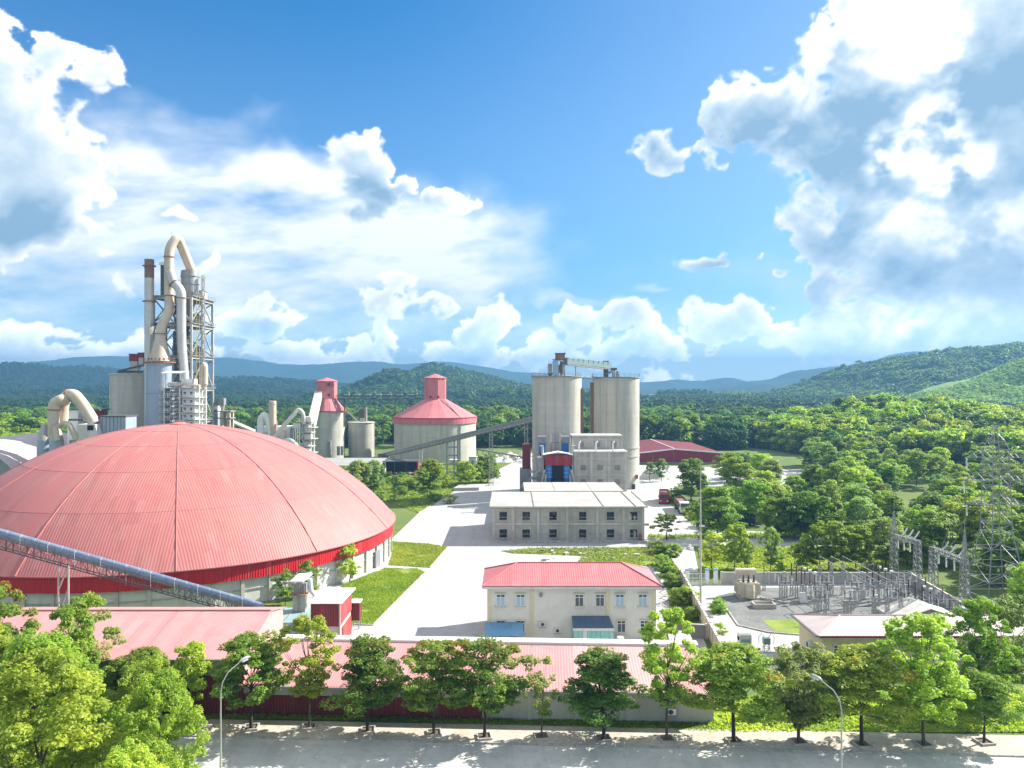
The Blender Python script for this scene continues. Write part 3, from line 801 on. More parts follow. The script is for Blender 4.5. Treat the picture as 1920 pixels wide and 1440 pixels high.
# --- the row along the pavement, each in its kerbed pit
ROW = [('street3', 471, 1368, 1197, 'dense dark green street tree standing beside the lamp post with the tall bare pole', 1.05),
       ('airy1', 580, 1366, 1158, 'tall light green street tree in front of the small red tower hut', 1.0),
       ('street1', 690, 1373, 1203, 'broad dark street tree with copper tips, third along the pavement from the dark bend', 1.1),
       ('street2', 814, 1378, 1208, 'copper-tipped street tree, third to the spindly sapling on the pavement', .98),
       ('street2', 908, 1385, 1203, 'copper-tipped street tree just before the spindly sapling in the row', 1.0),
       ('slim', 1015, 1385, 1228, 'spindly thin sapling with drooping pale leaves in the pavement row', 1.0),
       ('street1', 1131, 1388, 1228, 'wide dark street tree in front of the bare concrete shed wall', 1.25),
       ('airy1', 1250, 1390, 1142, 'tall sparse light green tree rising before the pale house corner', .86),
       ('street3', 1376, 1393, 1218, 'broad bushy dark green tree at the open end of the red roofed shed', 1.25),
       ('airy3', 1497, 1395, 1212, 'loose pale green tree behind the lamp post on the pavement', 1.2),
       ('street3', 1616, 1400, 1222, 'dark green street tree just past the curved lamp post', 1.15),
       ('airy2', 1732, 1400, 1158, 'largest light green street tree in front of the substation control house', 1.1),
       ('street3', 1845, 1395, 1265, 'low dark street tree, last of the pavement row in the picture', 1.0)]
for i, (k_, px, py, top, lab, wd) in enumerate(ROW):
    tpx(k_, px, py, top, lab, wide=wd * (1.06 if k_.startswith('street') else 1.0), name='street_tree', group='trees along the pavement')
    p = G(px, py)
    pit = thing('tree_pit', 'square kerbed planting pit around the foot of the ' + ['first', 'second', 'third', 'fourth', 'fifth', 'sixth', 'seventh', 'eighth', 'ninth', 'tenth', 'eleventh', 'twelfth', 'thirteenth'][i] + ' pavement tree from the left', 'tree pit', (p.x, p.y, .14), 'tree pits in the pavement')
    w = .62
    for a in range(4):
        an = a * math.pi / 2 + .15
        c = p + Vector((math.cos(an), math.sin(an), 0)) * w + Vector((0, 0, .13))
        MB().obox(c, .14, 2 * w + .14 if a % 2 == 0 else 2 * w - .16, .2, an).build('kerb_stone', 'kerb', pit)
    MB().obox(p + Vector((0, 0, .13)), 2 * w - .1, 2 * w - .1, .07, .15).build('soil', 'soil', pit)
tpx('yellow', 357, 1362, 1212, 'yellow-green young tree with a bare trunk by the road bend', name='street_tree')
tpx('street3', 268, 1352, 1222, 'dark layered tree in front of the tall maroon shed wall', wide=1.1)
tree('airy2', 46.6, 76.5, 11.3, 'tall pale green tree behind the last pavement tree, at the control house end', wide=.85)
tree('airy3', 51.0, 79, 10.5, 'grey-green loose tree at the picture edge beside the control house', wide=.9)
# --- the leafy corner below
for k_, x, y, h, lab, wd in (('bigleaf2', -40.8, 72.0, 12.6, 'tall leafy tree rising above the tall red shed roof at the corner', .80),
                             ('bigleaf1', -33.5, 54.5, 13.2, 'huge bright green tree filling the bottom corner', 1.0),
                             ('bigleaf1', -26.6, 57.5, 11.0, 'bright green leafy tree leaning out over the road bend', .72),
                             ('bigleaf1', -24.5, 49.0, 9.4, 'low bright leafy tree at the very bottom of the picture', .85),
                             ('bigleaf1', -39.0, 63.5, 12.0, 'mid green leafy tree wedged between the corner giants', .95),
                             ('bigleaf2', -32.0, 66.5, 9.0, 'leafy tree standing just behind the road bend trees', .85),
                             ('street2', -50.0, 73.5, 13.2, 'rust-tipped tree cut by the picture edge above the corner trees', .7),
                             ('bigleaf2', -45.5, 66.5, 11.5, 'dark leafy tree at the picture edge behind the huge bright one', .9)):
    tree(k_, x, y, h, lab, wide=wd, name='leafy_tree')

# --- trees about the works: key, foot x, foot y, top y, width, label
YARD = [('sap', 655, 1092, 1022, 1.2, 'small bushy tree against the dome wall above the grass bank'),
 ('sap', 535, 1135, 1070, 1.15, 'dusty small tree beside the white dust filter at the dome'),
 ('sap', 577, 1120, 1052, 1.1, 'small light green tree behind the white dust filter'),
 ('flat', 158, 1150, 1085, .7, 'thin tree poking up under the blue conveyor'),
 ('yard4', 672, 935, 866, 1.15, 'dusty tree at the dome edge by the white roofed store'),
 ('yard4', 700, 930, 866, 1.1, 'dusty pale tree below the white roofed store'),
 ('yard4', 640, 925, 876, 1.2, 'grey dusty tree half hidden by the red dome'),
 ('yard3', 806, 915, 862, 1.0, 'light green tree in front of the large grey silo drum'),
 ('yard1', 795, 918, 880, 1.2, 'low tree below the large grey silo drum'),
 ('yard3', 873, 912, 866, 1.15, 'round light green tree beside the steel frame of the conveyor'),
 ('yard2', 915, 905, 853, 1.15, 'dark green tree where the works road narrows'),
 ('yard1', 900, 908, 866, .9, 'mid green tree squeezed before the dark one at the road'),
 ('yard4', 741, 918, 893, .9, 'thin sapling on the grass by the brick ruin'),
 ('sap', 758, 922, 902, 1.0, 'dark conical sapling on the grass near the dome'),
 ('sap', 836, 916, 890, 1.1, 'little tree on the grass left of the works road'),
 ('flat', 1250, 1013, 963, 1.0, 'spreading flat-topped tree beside the packing hall corner'),
 ('yard2', 1296, 940, 864, 1.28, 'big dark round tree standing over the two trucks'),
 ('yard1', 1345, 1012, 918, 1.25, 'large round tree behind the tall lighting mast'),
 ('yard1', 1455, 1010, 938, 1.15, 'dark bushy tree behind the hedge, nearest the blue parked lorry'),
 ('yard2', 1490, 1012, 930, 1.2, 'dark broad tree next along the hedge from the blue lorry'),
 ('yard2', 1525, 1012, 926, 1.1, 'dark broad tree at the far end of the hedge'),
 ('yard1', 1405, 985, 905, 1.25, 'dark green tree rising behind the blue parked lorry'),
 ('yard1', 1380, 925, 860, 1.2, 'rounded tree on the far yard edge'),
 ('yard3', 1362, 905, 850, 1.1, 'lighter tree beside the red warehouse corner'),
 ('yard3', 1430, 908, 852, 1.2, 'forked tree leaning at the edge of the far white yard'),
 ('yard4', 1240, 903, 862, .8, 'slim tree before the white gravel heap'),
 ('flat', 1218, 902, 866, .7, 'small flat tree at the foot of the tall silo'),
 ('sap', 1335, 1068, 998, 1.2, 'young tree on the bright grass right beside the lighting mast'),
 ('yard3', 1378, 1073, 986, .8, 'upright light tree on the bright grass before the compound wall'),
 ('yard4', 1402, 1068, 1015, .8, 'wispy tree behind the transformer'),
 ('yard4', 1445, 1073, 992, .62, 'narrow pale tree standing over the compound wall'),
 ('sap', 1463, 1075, 1040, 1.3, 'low spreading sapling on the bright grass at the compound wall'),
 ('yard3', 1555, 1072, 980, 1.1, 'vivid light green tree behind the busbar posts'),
 ('yard3', 1605, 1072, 988, 1.0, 'second vivid light green tree behind the busbar posts'),
 ('yard1', 1510, 1070, 1012, 1.1, 'smaller tree in the shade of the vivid green pair'),
 ('yard4', 1660, 1068, 975, 1.1, 'pale dusty tree behind the lattice gantry'),
 ('yard1', 1700, 1060, 990, 1.2, 'green tree between the two lattice gantries'),
 ('yard2', 1755, 1062, 960, 1.2, 'dark tree filling the gap behind the right gantry'),
 ('yard3', 1735, 1040, 950, 1.0, 'yellowish tree above the right gantry beam'),
 ('yard3', 1815, 1050, 935, 1.1, 'light green tree just left of the tall pylon'),
 ('yard3', 1905, 1075, 965, 1.2, 'light green tree behind the tall pylon legs'),
 ('yard2', 1850, 1035, 935, 1.1, 'dark tree seen through the pylon'),
 ('airy2', 1930, 1200, 1058, 1.0, 'bright tree cut by the picture edge beyond the control house'),
 ('yard2', 1880, 1100, 1000, 1.2, 'shadowy tree at the foot of the tall pylon')]
for k_, px, py, top, wd, lab in YARD:
    tpx(k_, px, py, top, lab, wide=wd, group='trees about the works')
# --- the wood beyond the substation: trees nothing tells apart
WOOD = [('yard1', 'yard2', 'yard3', 'yard4')[i % 4] for i in range(200)]
spots = []
rw = random.Random(5)
while len(spots) < 120:
    px, py = rw.uniform(1380, 2000), rw.uniform(865, 1012)
    lim = 868 + max(0, (1560 - px)) * .12
    if py < lim: continue
    if px < 1545 and py > 905 and not (py > 925 and py < 985 and px > 1420): continue
    if 1410 < px < 1510 and 878 < py < 915: continue
    if 1655 < px < 1735 and 938 < py < 990: continue
    p = G(px, py)
    if any((p - q).length < 5.6 for q in spots): continue
    spots.append(p)
for i, p in enumerate(sorted(spots, key=lambda q: -q.y)):
    tree(WOOD[i], p.x, p.y, rw.uniform(6.5, 10.5) + max(0, p.y - 220) * .012, 'leafy green tree in the wood beyond the substation', wide=rw.uniform(1.0, 1.25), name='woodland_tree', group='trees of the wood beyond the substation')

# --- far woods: one mass on each hillside
def forest(name, grid, n, key_cols, hmin, hmax, label, seed, tmin=.05, tmax=1.04, leaf=.9, nl=260, pal=DARK, px_max=2080, clear=None):
    r = np.random.default_rng(seed)
    c, P = crown(seed + 70, 8, 1.0, 4.0, 26, nl, leaf, pal, flatc=.75, profile='round', clump=.36)
    ny, nx = grid.shape[:2]
    nfront = int(ny * .76)
    pts = []
    while len(pts) < n:
        u = r.uniform(0, nx - 1.001, 4000); w = r.uniform(tmin, tmax, 4000) * nfront
        i = u.astype(int); j = np.minimum(w.astype(int), ny - 2); fu = (u - i)[:, None]; fw = (w - j)[:, None]
        q = (grid[j, i] * (1 - fu) + grid[j, i + 1] * fu) * (1 - fw) + (grid[j + 1, i] * (1 - fu) + grid[j + 1, i + 1] * fu) * fw
        ppx = 960 + q[:, 0] / q[:, 1] * F
        ok = (ppx > -160) & (ppx < px_max) & (q[:, 2] > -1)
        if clear is not None: ok &= clear(q, ppx, r)
        pts.extend(q[ok].tolist())
    pts = np.array(pts[:n])
    me = bpy.data.meshes.new(name)
    me.vertices.add(n); me.vertices.foreach_set('co', pts.astype(np.float32).ravel()); me.update()
    for nm, arr in (('size', r.uniform(hmin, hmax, n) / 9.0), ('turn', r.uniform(0, 6.28, n))):
        a = me.attributes.new(nm, 'FLOAT', 'POINT'); a.data.foreach_set('value', arr.astype(np.float32))
    ob = bpy.data.objects.new(name, me); col.objects.link(ob)
    ob['kind'] = 'stuff'; ob['label'] = label; ob['category'] = 'forest'
    src = bpy.data.objects.new('treetop', c); src.hide_render = True
    gtree = bpy.data.node_groups.new(name, 'GeometryNodeTree')
    gtree.interface.new_socket('Geometry', in_out='INPUT', socket_type='NodeSocketGeometry')
    gtree.interface.new_socket('Geometry', in_out='OUTPUT', socket_type='NodeSocketGeometry')
    t = NT(gtree)
    gi, go = t.new('NodeGroupInput'), t.new('NodeGroupOutput')
    oi = t.new('GeometryNodeObjectInfo'); oi.inputs['Object'].default_value = src; oi.inputs['As Instance'].default_value = True
    ip = t.new('GeometryNodeInstanceOnPoints')
    m2p = t.new('GeometryNodeMeshToPoints')
    a1 = t.new('GeometryNodeInputNamedAttribute', data_type='FLOAT'); a1.inputs[0].default_value = 'size'
    a2 = t.new('GeometryNodeInputNamedAttribute', data_type='FLOAT'); a2.inputs[0].default_value = 'turn'
    t.l.new(gi.outputs[0], m2p.inputs[0]); t.l.new(m2p.outputs[0], ip.inputs['Points']); t.l.new(oi.outputs['Geometry'], ip.inputs['Instance'])
    e = t.new('FunctionNodeEulerToRotation'); t.l.new(t.xyz(0.0, 0.0, a2.outputs[0]), e.inputs[0]); t.l.new(e.outputs[0], ip.inputs['Rotation'])
    t.l.new(t.xyz(a1.outputs[0], a1.outputs[0], a1.outputs[0]), ip.inputs['Scale'])
    t.l.new(ip.outputs[0], go.inputs[0])
    md = ob.modifiers.new('scatter', 'NODES'); md.node_group = gtree
    return ob
forest('forest', V_MID, 15000, None, 9, 19, 'dark forest covering the long hill behind the silos', 21, nl=380, leaf=.85, pal=((.06, .125, .05), (.024, .062, .03)))
forest('forest', V_LEFTD, 12000, None, 10, 20, 'dark blue-green forest on the hill behind the kiln tower', 22, nl=300, leaf=1.0, pal=((.045, .095, .045), (.018, .048, .028)))
forest('forest', V_R4, 13000, None, 8, 17, 'forest climbing the high ridge on the far side', 23, nl=420, leaf=.8, pal=((.085, .155, .04), (.035, .08, .026)))
forest('forest', V_R4, 3000, None, 8, 22, 'taller pale trees standing out of the high ridge forest', 43, nl=300, leaf=.9, pal=((.17, .26, .06), (.08, .15, .04)))
forest('forest', V_MID, 3000, None, 9, 24, 'taller lighter trees standing out of the long hill forest', 41, nl=300, leaf=.9, pal=((.10, .18, .055), (.05, .10, .035)))
forest('forest', V_R6, 500, None, 8, 15, 'taller light trees standing out of the knoll wood', 45, nl=1100, leaf=.5, pal=LIGHT)
forest('forest', V_R6, 500, None, 6, 14, 'dark trees mixed into the knoll wood', 46, nl=1100, leaf=.5, pal=((.13, .22, .04), (.05, .11, .03)))
forest('undergrowth', V_R5, 9000, None, 2.2, 4.5, 'bright green scrub on the open hillside', 24, nl=160, leaf=1.1, pal=((.34, .48, .14), (.24, .37, .10)))
forest('forest', V_R6, 1500, None, 7, 12, 'dense green wood on the knoll beyond the substation', 25, nl=1100, leaf=.5, pal=MIDG)
forest('forest', V_L7, 900, None, 6, 10, 'sunlit green wood on the slope behind the kiln plant', 26, nl=900, leaf=.5, pal=LIGHT)
forest('forest', V_R8, 500, None, 5, 9, 'yellow-green thicket on the knoll behind the red warehouse', 27, nl=900, leaf=.5, pal=((.24, .27, .06), (.13, .18, .04)))

gx_, gy_ = np.meshgrid(np.linspace(-620, 700, 60), np.linspace(372, 650, 40))
PLAIN = np.stack([gx_, gy_, np.zeros_like(gx_)], -1)
def clr(q, ppx, r):
    return ~((q[:, 1] < 400) & (q[:, 0] > -100) & (q[:, 0] < 20)) & ~((q[:, 0] > 48) & (q[:, 0] < 92) & (q[:, 1] < 378))
forest('forest', PLAIN, 5200, None, 7, 14, 'broad belt of green trees on the valley floor behind the works', 28, tmax=1.3, nl=750, leaf=.6, pal=((.085, .16, .05), (.036, .085, .03)), clear=clr)
forest('forest', PLAIN, 900, None, 6, 16, 'scattered taller trees over the valley belt', 48, tmax=1.3, nl=750, leaf=.6, pal=((.19, .29, .05), (.08, .16, .032)), clear=clr)

gx_, gy_ = np.meshgrid(np.linspace(-900, 1000, 60), np.linspace(650, 1400, 40))
forest('forest', np.stack([gx_, gy_, np.zeros_like(gx_)], -1), 9000, None, 8, 15, 'far dark woodland filling the valley below the hills', 49, tmax=1.3, nl=380, leaf=.85, pal=((.06, .125, .05), (.024, .062, .03)))

gx_, gy_ = np.meshgrid(np.linspace(66, 260, 30), np.linspace(78, 360, 30))
forest('forest', np.stack([gx_, gy_, np.zeros_like(gx_)], -1), 520, None, 6, 11, 'wood going on to the side of the substation', 50, tmax=1.3, nl=1500, leaf=.42, pal=MIDG, px_max=9000, clear=lambda q, ppx, r: (ppx > 1955) & (q[:, 0] > 72))

# --- grass: blades standing on the lawns
def in_poly(x, y, poly):
    ins = np.zeros(len(x), bool); n = len(poly)
    for i in range(n):
        x0, y0 = poly[i][:2]; x1, y1 = poly[(i + 1) % n][:2]
        if y0 == y1: continue
        c = ((y0 > y) != (y1 > y)) & (x < (x1 - x0) * (y - y0) / (y1 - y0) + x0)
        ins ^= c
    return ins
def grass(polys, per_m2, size, pal, seed, label, name='grass', cap=60000, hump=None):
    r = np.random.default_rng(seed); C = []
    for pl in polys:
        a = np.array([p[:2] for p in pl]); lo, hi = a.min(0), a.max(0)
        n = int(min(cap * 3, (hi - lo).prod() * per_m2))
        q = lo + r.uniform(size=(n, 2)) * (hi - lo)
        q = q[in_poly(q[:, 0], q[:, 1], pl)]
        # tussocks
        nn = np.array([mnoise.noise(Vector((x * .35, y * .35, seed))) for x, y in q[:45000]]) if len(q) else np.zeros(0)
        q = q[:45000][nn > -.35 + r.uniform(-.3, .3, len(nn))]
        C.append(q)
    C = np.concatenate(C); n = len(C)
    S = size * r.uniform(.5, 1.5, n)
    Z = .05 + S * .55
    N = r.normal(size=(n, 3)); N[:, 2] = np.abs(N[:, 2]) * .6 + .35
    tone = np.clip(.5 + .5 * np.array([mnoise.noise(Vector((x * .15, y * .15, seed + 9))) for x, y in C]) * 1.6 + r.normal(size=n) * .2, 0, 1)[:, None]
    a, b = np.array(pal[0]), np.array(pal[1])
    me = leaf_mesh(name, np.column_stack([C, Z]), N, S, (b + (a - b) * tone) * 1.3, .35)
    o = bpy.data.objects.new(name, me); col.objects.link(o)
    o['kind'] = 'stuff'; o['label'] = label; o['category'] = 'grass'
    return o
GP_ = ((.27, .30, .045), (.10, .17, .025))
grass([LAWNS['g']], 110, .12, ((.30, .36, .04), (.13, .22, .025)), 31, 'bright grass verge between pavement and sheds')
grass([LAWNS['f']], 40, .18, ((.30, .36, .05), (.14, .22, .03)), 32, 'rank bright grass in front of the control house')
grass([LAWNS['a']], 110, .13, ((.25, .30, .035), (.12, .20, .02)), 33, 'thick green grass bank beside the dome wall')
grass([LAWNS['b']], 70, .14, ((.24, .28, .04), (.12, .19, .025)), 34, 'smaller square of grass beside the dome')
grass([LAWNS['d']], 22, .19, ((.24, .27, .06), (.11, .16, .03)), 35, 'weedy grass around the cream house and along the compound wall')
grass([LAWNS['e']], 16, .26, ((.36, .36, .04), (.19, .24, .03)), 36, 'yellow-green meadow behind the compound wall')
grass([LAWNS['c'], LAWNS['h'], LAWNS['i']], 9, .32, ((.18, .23, .04), (.07, .12, .02)), 37, 'grass and low scrub left of the works road')
# bushes that stand out of it
BUSH = [((1236, 1060), (1300, 1160), 16, 'weedy bush on the rough strip between cream house and compound wall'),
        ((1215, 1030), (1262, 1046), 9, 'weedy bush at the top of the rough strip by the side road'),
        ((700, 905), (845, 945), 26, 'dark low bush in the shaded grass left of the works road'),
        ((640, 890), (780, 930), 12, 'dusty low bush on the grass below the white roofed store'),
        ((1245, 922), (1330, 1000), 18, 'bush of the hedge along the truck yard'),
        ((1400, 1300), (1620, 1350), 16, 'pale bush among the weeds behind the pavement trees'),
        ((1650, 1300), (1900, 1350), 12, 'green bush in front of the control house wall'),
        ((1350, 1130), (1352, 1200), 5, 'leafy bush sprouting at the compound wall')]
rb = random.Random(3)
for (x0, y0), (x1, y1), n, lab in BUSH:
    for i in range(n):
        f = rb.random(); px = x0 + (x1 - x0) * f + rb.uniform(-8, 8); py = y0 + (y1 - y0) * (f if x1 - x0 < 100 else rb.random()) + rb.uniform(-4, 4)
        p = G(px, py)
        tree('shrub', p.x, p.y, rb.uniform(.9, 2.3), lab, wide=rb.uniform(.9, 1.5), name='bush', cat='bush', group=lab + 's')

# ------------------------------------------------------------------ the domed store
DC, DR, DE, DA = Vector((-63.8, 147, 0)), 41.0, 6.35, 25.2      # centre, eave radius, eave and apex height
dome = thing('domed_store', 'huge round storage hall with a faded red ribbed dome roof', 'storage dome', DC)
cap_R = (DR ** 2 + (DA - DE) ** 2) / (2 * (DA - DE))
def dome_z(r): return DA - (cap_R - math.sqrt(cap_R ** 2 - r * r)) * (DA - DE) / (cap_R - math.sqrt(cap_R ** 2 - DR * DR))
def dpt(r, a, dz=0.0): return Vector((DC.x + r * math.sin(a), DC.y - r * math.cos(a), dome_z(min(r, DR)) + dz))
A0 = R(23)
rings = [1.2, 9, 17, 25, 33, DR]
for k in range(12):
    a0, a1 = A0 + k * R(30), A0 + (k + 1) * R(30)
    am = (a0 + a1) / 2
    for q in range(5):
        r0, r1 = rings[q], rings[q + 1] + (.25 if q < 4 else 0)
        lift = .022 * (4 - q)
        mb = MB(); n, m_ = 8, 4
        for i in range(m_ + 1):
            for j in range(n + 1):
                mb.v.append(tuple(dpt(r0 + (r1 - r0) * i / m_, a0 + (a1 - a0) * j / n, lift * (1 if i else 1))))
        for i in range(m_):
            for j in range(n):
                mb.u[len(mb.f)] = (math.cos(am), math.sin(am), 0)
                mb.f.append((i * (n + 1) + j, (i + 1) * (n + 1) + j, (i + 1) * (n + 1) + j + 1, i * (n + 1) + j + 1))
        # turned-down lower edge gives the lap its thickness
        b = len(mb.v)
        for j in range(n + 1):
            p = dpt(r1, a0 + (a1 - a0) * j / n, lift); mb.v.append((p.x, p.y, p.z - .05))
        for j in range(n): mb.f.append((m_ * (n + 1) + j, b + j, b + j + 1, m_ * (n + 1) + j + 1))
        edges(mb.build('roof_panel', 'dome_red', dome), 30)
    rib = MB(); rib.tube([dpt(r, a0, .06) for r in np.linspace(1.0, DR, 14)], .10, 5); rib.build('roof_rib', 'rib_red', dome)
MB().lathe(DC.x, DC.y, [(0.01, DA + .55), (1.0, DA + .5), (1.6, DA + .2), (1.6, DA - .1)], 24).build('roof_cap', 'rib_red', dome)
NP = 60
for k in range(NP):
    a0, a1 = k * 2 * math.pi / NP, (k + 1) * 2 * math.pi / NP
    def wp(r, a, z): return (DC.x + r * math.sin(a), DC.y - r * math.cos(a), z)
    if k % 5 == 0:
        mb = MB(); n = 10
        for i in range(n):
            b0, b1 = a0 + (a0 + 10 * R(3) - a0) * i / n, a0 + R(30) * (i + 1) / n
            b0 = a0 + R(30) * i / n
            rr = DR - .35
            mb.add([wp(rr, b0, 3.95), wp(rr, b1, 3.95), wp(rr + .05, b1, DE - .06), wp(rr + .05, b0, DE - .06)], [(0, 1, 2, 3)], (math.cos((b0 + b1) / 2), math.sin((b0 + b1) / 2), 0))
        mb.build('fascia_sheet', 'fascia_red', dome)
    rr = DR - .9
    mb = MB(); mb.add([wp(rr, a0, 0), wp(rr, a1, 0), wp(rr, a1, 4.4), wp(rr, a0, 4.4), wp(rr - .2, a0, 0), wp(rr - .2, a1, 0), wp(rr - .2, a1, 4.4), wp(rr - .2, a0, 4.4)],
                      [(0, 1, 2, 3), (3, 2, 6, 7), (0, 4, 5, 1)])
    mb.build('wall_panel', 'wall_white', dome)
    c = Vector(wp(rr + .12, a0, 0)); MB().obox(c, .5, .42, 4.5, a0).build('wall_post', 'concrete_trim', dome)
    mb = MB(); mb.beam(wp(rr + .05, a0 + .008, 2.3), wp(rr + .05, a1 - .008, 2.3), .18, .16); mb.build('wall_beam', 'concrete', dome)
mb = MB(); mb.lathe(DC.x, DC.y, [(DR - .1, DE - .02), (DR + .12, DE + .02), (DR + .12, DE - .12), (DR - .3, DE - .12)], 120); mb.build('eaves_gutter', 'rib_red', dome)
# little door in the lit side
a = R(78); c = Vector((DC.x + (DR - .6) * math.sin(a), DC.y - (DR - .6) * math.cos(a), 0))
MB().obox(c, 2.2, .3, 3.0, a).build('door', 'steel_grey', dome)

# ------------------------------------------------------------------ pipe conveyor
cv = thing('pipe_conveyor', 'long blue covered conveyor sloping down in front of the red dome', 'conveyor', (-50, 97, 0))
pA, pB = W(-70, 979, 87.5), W(492, 1137, 104)
path = [pA.lerp(pB, t) for t in np.linspace(0, 1, 25)]
up = Vector((0, 0, 1))
for i in range(24):
    a, b = path[i], path[i + 1]
    o = MB().tube([a, a.lerp(b, .97), a.lerp(b, .975), b], [.47, .47, .50, .50], 16).build('cover_sheet', 'tube_blue', cv); o.data.shade_smooth()
tr = MB()
off = (pB - pA).cross(up).normalized()
for s in (-.75, .75):
    tr.beam(pA + off * s - up * .55, pB + off * s - up * .55, .12)
    tr.beam(pA + off * s - up * 1.75, pB + off * s - up * 1.75, .12)
for i in range(48):
    a = pA.lerp(pB, i / 48); b = pA.lerp(pB, (i + 1) / 48)
    for s in (-.75, .75):
        tr.beam(a + off * s - up * .55, a + off * s - up * 1.75, .06)
        tr.beam(a + off * s - up * (.55 if i % 2 else 1.75), b + off * s - up * (1.75 if i % 2 else .55), .05)
    tr.beam(a - off * .75 - up * 1.75, a + off * .75 - up * 1.75, .06)
tr.build('truss', 'steel_dark', cv)
wk = MB()
wk.beam(pA - off * .9 - up * .72, pB - off * .9 - up * .72, .5, .06)
rail(wk, [pA + off * .95 - up * .7, pB + off * .95 - up * .7], .95, .045, 1.6)
wk.build('walkway', 'steel_dark', cv)
for i in range(0, 24, 2):
    p = path[i]; MB().tube([p + up * 0.55 + off * .55, p - up * 1.2 + off * .9, p - up * 2.1 + off * .6], .04, 4).build('hanger', 'steel_pale', cv)
for px_, t_ in ((98, .28), (420, .86)):
    c = pA.lerp(pB, (px_ + 70) / 562)
    tl = MB(); g = Vector((c.x, c.y, 0))
    for s in (-1, 1):
        for q in (-.6, .6): tl.beam(g + off * s * .9 + Vector((q, 0, 0)), c + off * s * .75 + Vector((q, 0, -1.7)), .16)
    n = 4 if px_ < 200 else 2
    for i in range(n):
        z0, z1 = (c.z - 1.8) * i / n, (c.z - 1.8) * (i + 1) / n
        for q in (-.6, .6):
            tl.beam(g + off * .85 + Vector((q, 0, z0)), g - off * .85 + Vector((q, 0, z1)), .08); tl.beam(g - off * .85 + Vector((q, 0, z0)), g + off * .85 + Vector((q, 0, z1)), .08)
        for s in (-.85, .85): tl.beam(g + off * s + Vector((-.6, 0, z0)), g + off * s + Vector((.6, 0, z1)), .08)
        for q in (-.6, .6): tl.beam(g + off * .85 + Vector((q, 0, z1)), g - off * .85 + Vector((q, 0, z1)), .08)
    tl.build('trestle', 'steel_pale', cv)

# ------------------------------------------------------------------ long sheds in front
def shed_roof(mb, P, ud=None, th=.08): mb.sheet(P, th, ud)
sh = thing('tall_shed', 'tall long shed with faded red roof and maroon lower cladding, behind the leafy corner', 'shed', (-60, 82, 0))
x0, x1, yf, yr, yb, ze, zr = -110.0, -26.8, 76.6, 85.5, 90.2, 5.85, 7.8
xs = np.linspace(x0, x1, 9)
for a, b in zip(xs[:-1], xs[1:]):
    MB().sheet([(a, yf - .5, ze - .1), (b + .06, yf - .5, ze - .1), (b + .06, yr, zr), (a, yr, zr)], .07).build('roof_panel', 'shed_red', sh)
    MB().sheet([(b + .06, yr + .02, zr), (a, yr + .02, zr), (a, yb + .4, zr - 1.1), (b + .06, yb + .4, zr - 1.1)][::-1], .07).build('roof_panel', 'shed_red', sh)
    MB().box(a + .02, b - .02, yf, yf + .18, 0, 3.9).build('cladding', 'wall_maroon', sh)
    MB().box(a, b, yf + .03, yf + .2, 3.92, ze - .18).build('wall_band', 'concrete', sh)
    MB().box(a - .15, a + .15, yf - .06, yf + .1, 3.9, ze - .2).build('post', 'concrete_trim', sh)
MB().box(x0, x1, yr - .16, yr + .16, zr - .02, zr + .1).build('ridge_cap', 'rib_red', sh)
MB().box(x0, x1, yf - .68, yf - .5, ze - .3, ze - .12).build('gutter', 'steel_grey', sh)
for nm, m_, z0, z1 in (('end_wall', 'shed_pale', 0, 1),):
    mb = MB(); mb.add([(x1 - .1, yf, 0), (x1 - .1, yb, 0), (x1 - .1, yb, zr - 1.2), (x1 - .1, yr, zr - .12), (x1 - .1, yf, ze - .2)], [(0, 1, 2, 3, 4)]); mb.build(nm, m_, sh)
MB().box(x0, x1 - .2, yb - .2, yb, 0, zr - 1.25).build('back_wall', 'concrete', sh)

ls = thing('low_shed', 'long low shed with pink-red sheet roof and white rear parapet along the pavement', 'shed', (-3, 80, 0))
AX = Vector((1, -.045, 0)).normalized(); AY = Vector((.045, 1, 0)).normalized()
def LS(u, v, z): p = Vector((-3.6, 75.6, 0)) + AX * u + AY * v; return Vector((p.x, p.y, z))
u0, u1, zl, zt, vr = -26.0, 23.2, 3.15, 4.35, 9.2
us = np.linspace(u0, u1, 12)
for i, (a, b) in enumerate(zip(us[:-1], us[1:])):
    fm = 'shed_pale' if i in (8, 9) else 'shed_red'  # some panels paler: a whitish haze put into their colour
    MB().sheet([LS(a, -.5, zl), LS(b + .05, -.5, zl), LS(b + .05, vr, zt), LS(a, vr, zt)], .07).build('roof_panel', fm, ls)
    mid = (a + b) / 2 < 1.5
    mb = MB(); mb.slab([LS(a + .01, .02, 0)[:2], LS(b - .01, .02, 0)[:2], LS(b - .01, .2, 0)[:2], LS(a + .01, .2, 0)[:2]], 0, 2.0 if mid else 3.05); mb.build('cladding' if mid else 'wall_panel', 'wall_maroon' if mid else 'concrete', ls)
    if mid:
        mb = MB(); mb.slab([LS(a, .05, 0)[:2], LS(b, .05, 0)[:2], LS(b, .22, 0)[:2], LS(a, .22, 0)[:2]], 2.02, 3.05); mb.build('wall_band', 'concrete', ls)
    mb = MB(); mb.slab([LS(a - .14, -.06, 0)[:2], LS(a + .14, -.06, 0)[:2], LS(a + .14, .1, 0)[:2], LS(a - .14, .1, 0)[:2]], 0 if not mid else 2.0, 3.04); mb.build('post', 'concrete_trim', ls)
mb = MB(); mb.slab([LS(u0, vr - .05, 0)[:2], LS(u1 + .3, vr - .05, 0)[:2], LS(u1 + .3, vr + 1.3, 0)[:2], LS(u0, vr + 1.3, 0)[:2]], 0, 4.62); mb.build('parapet', 'white_paint', ls)
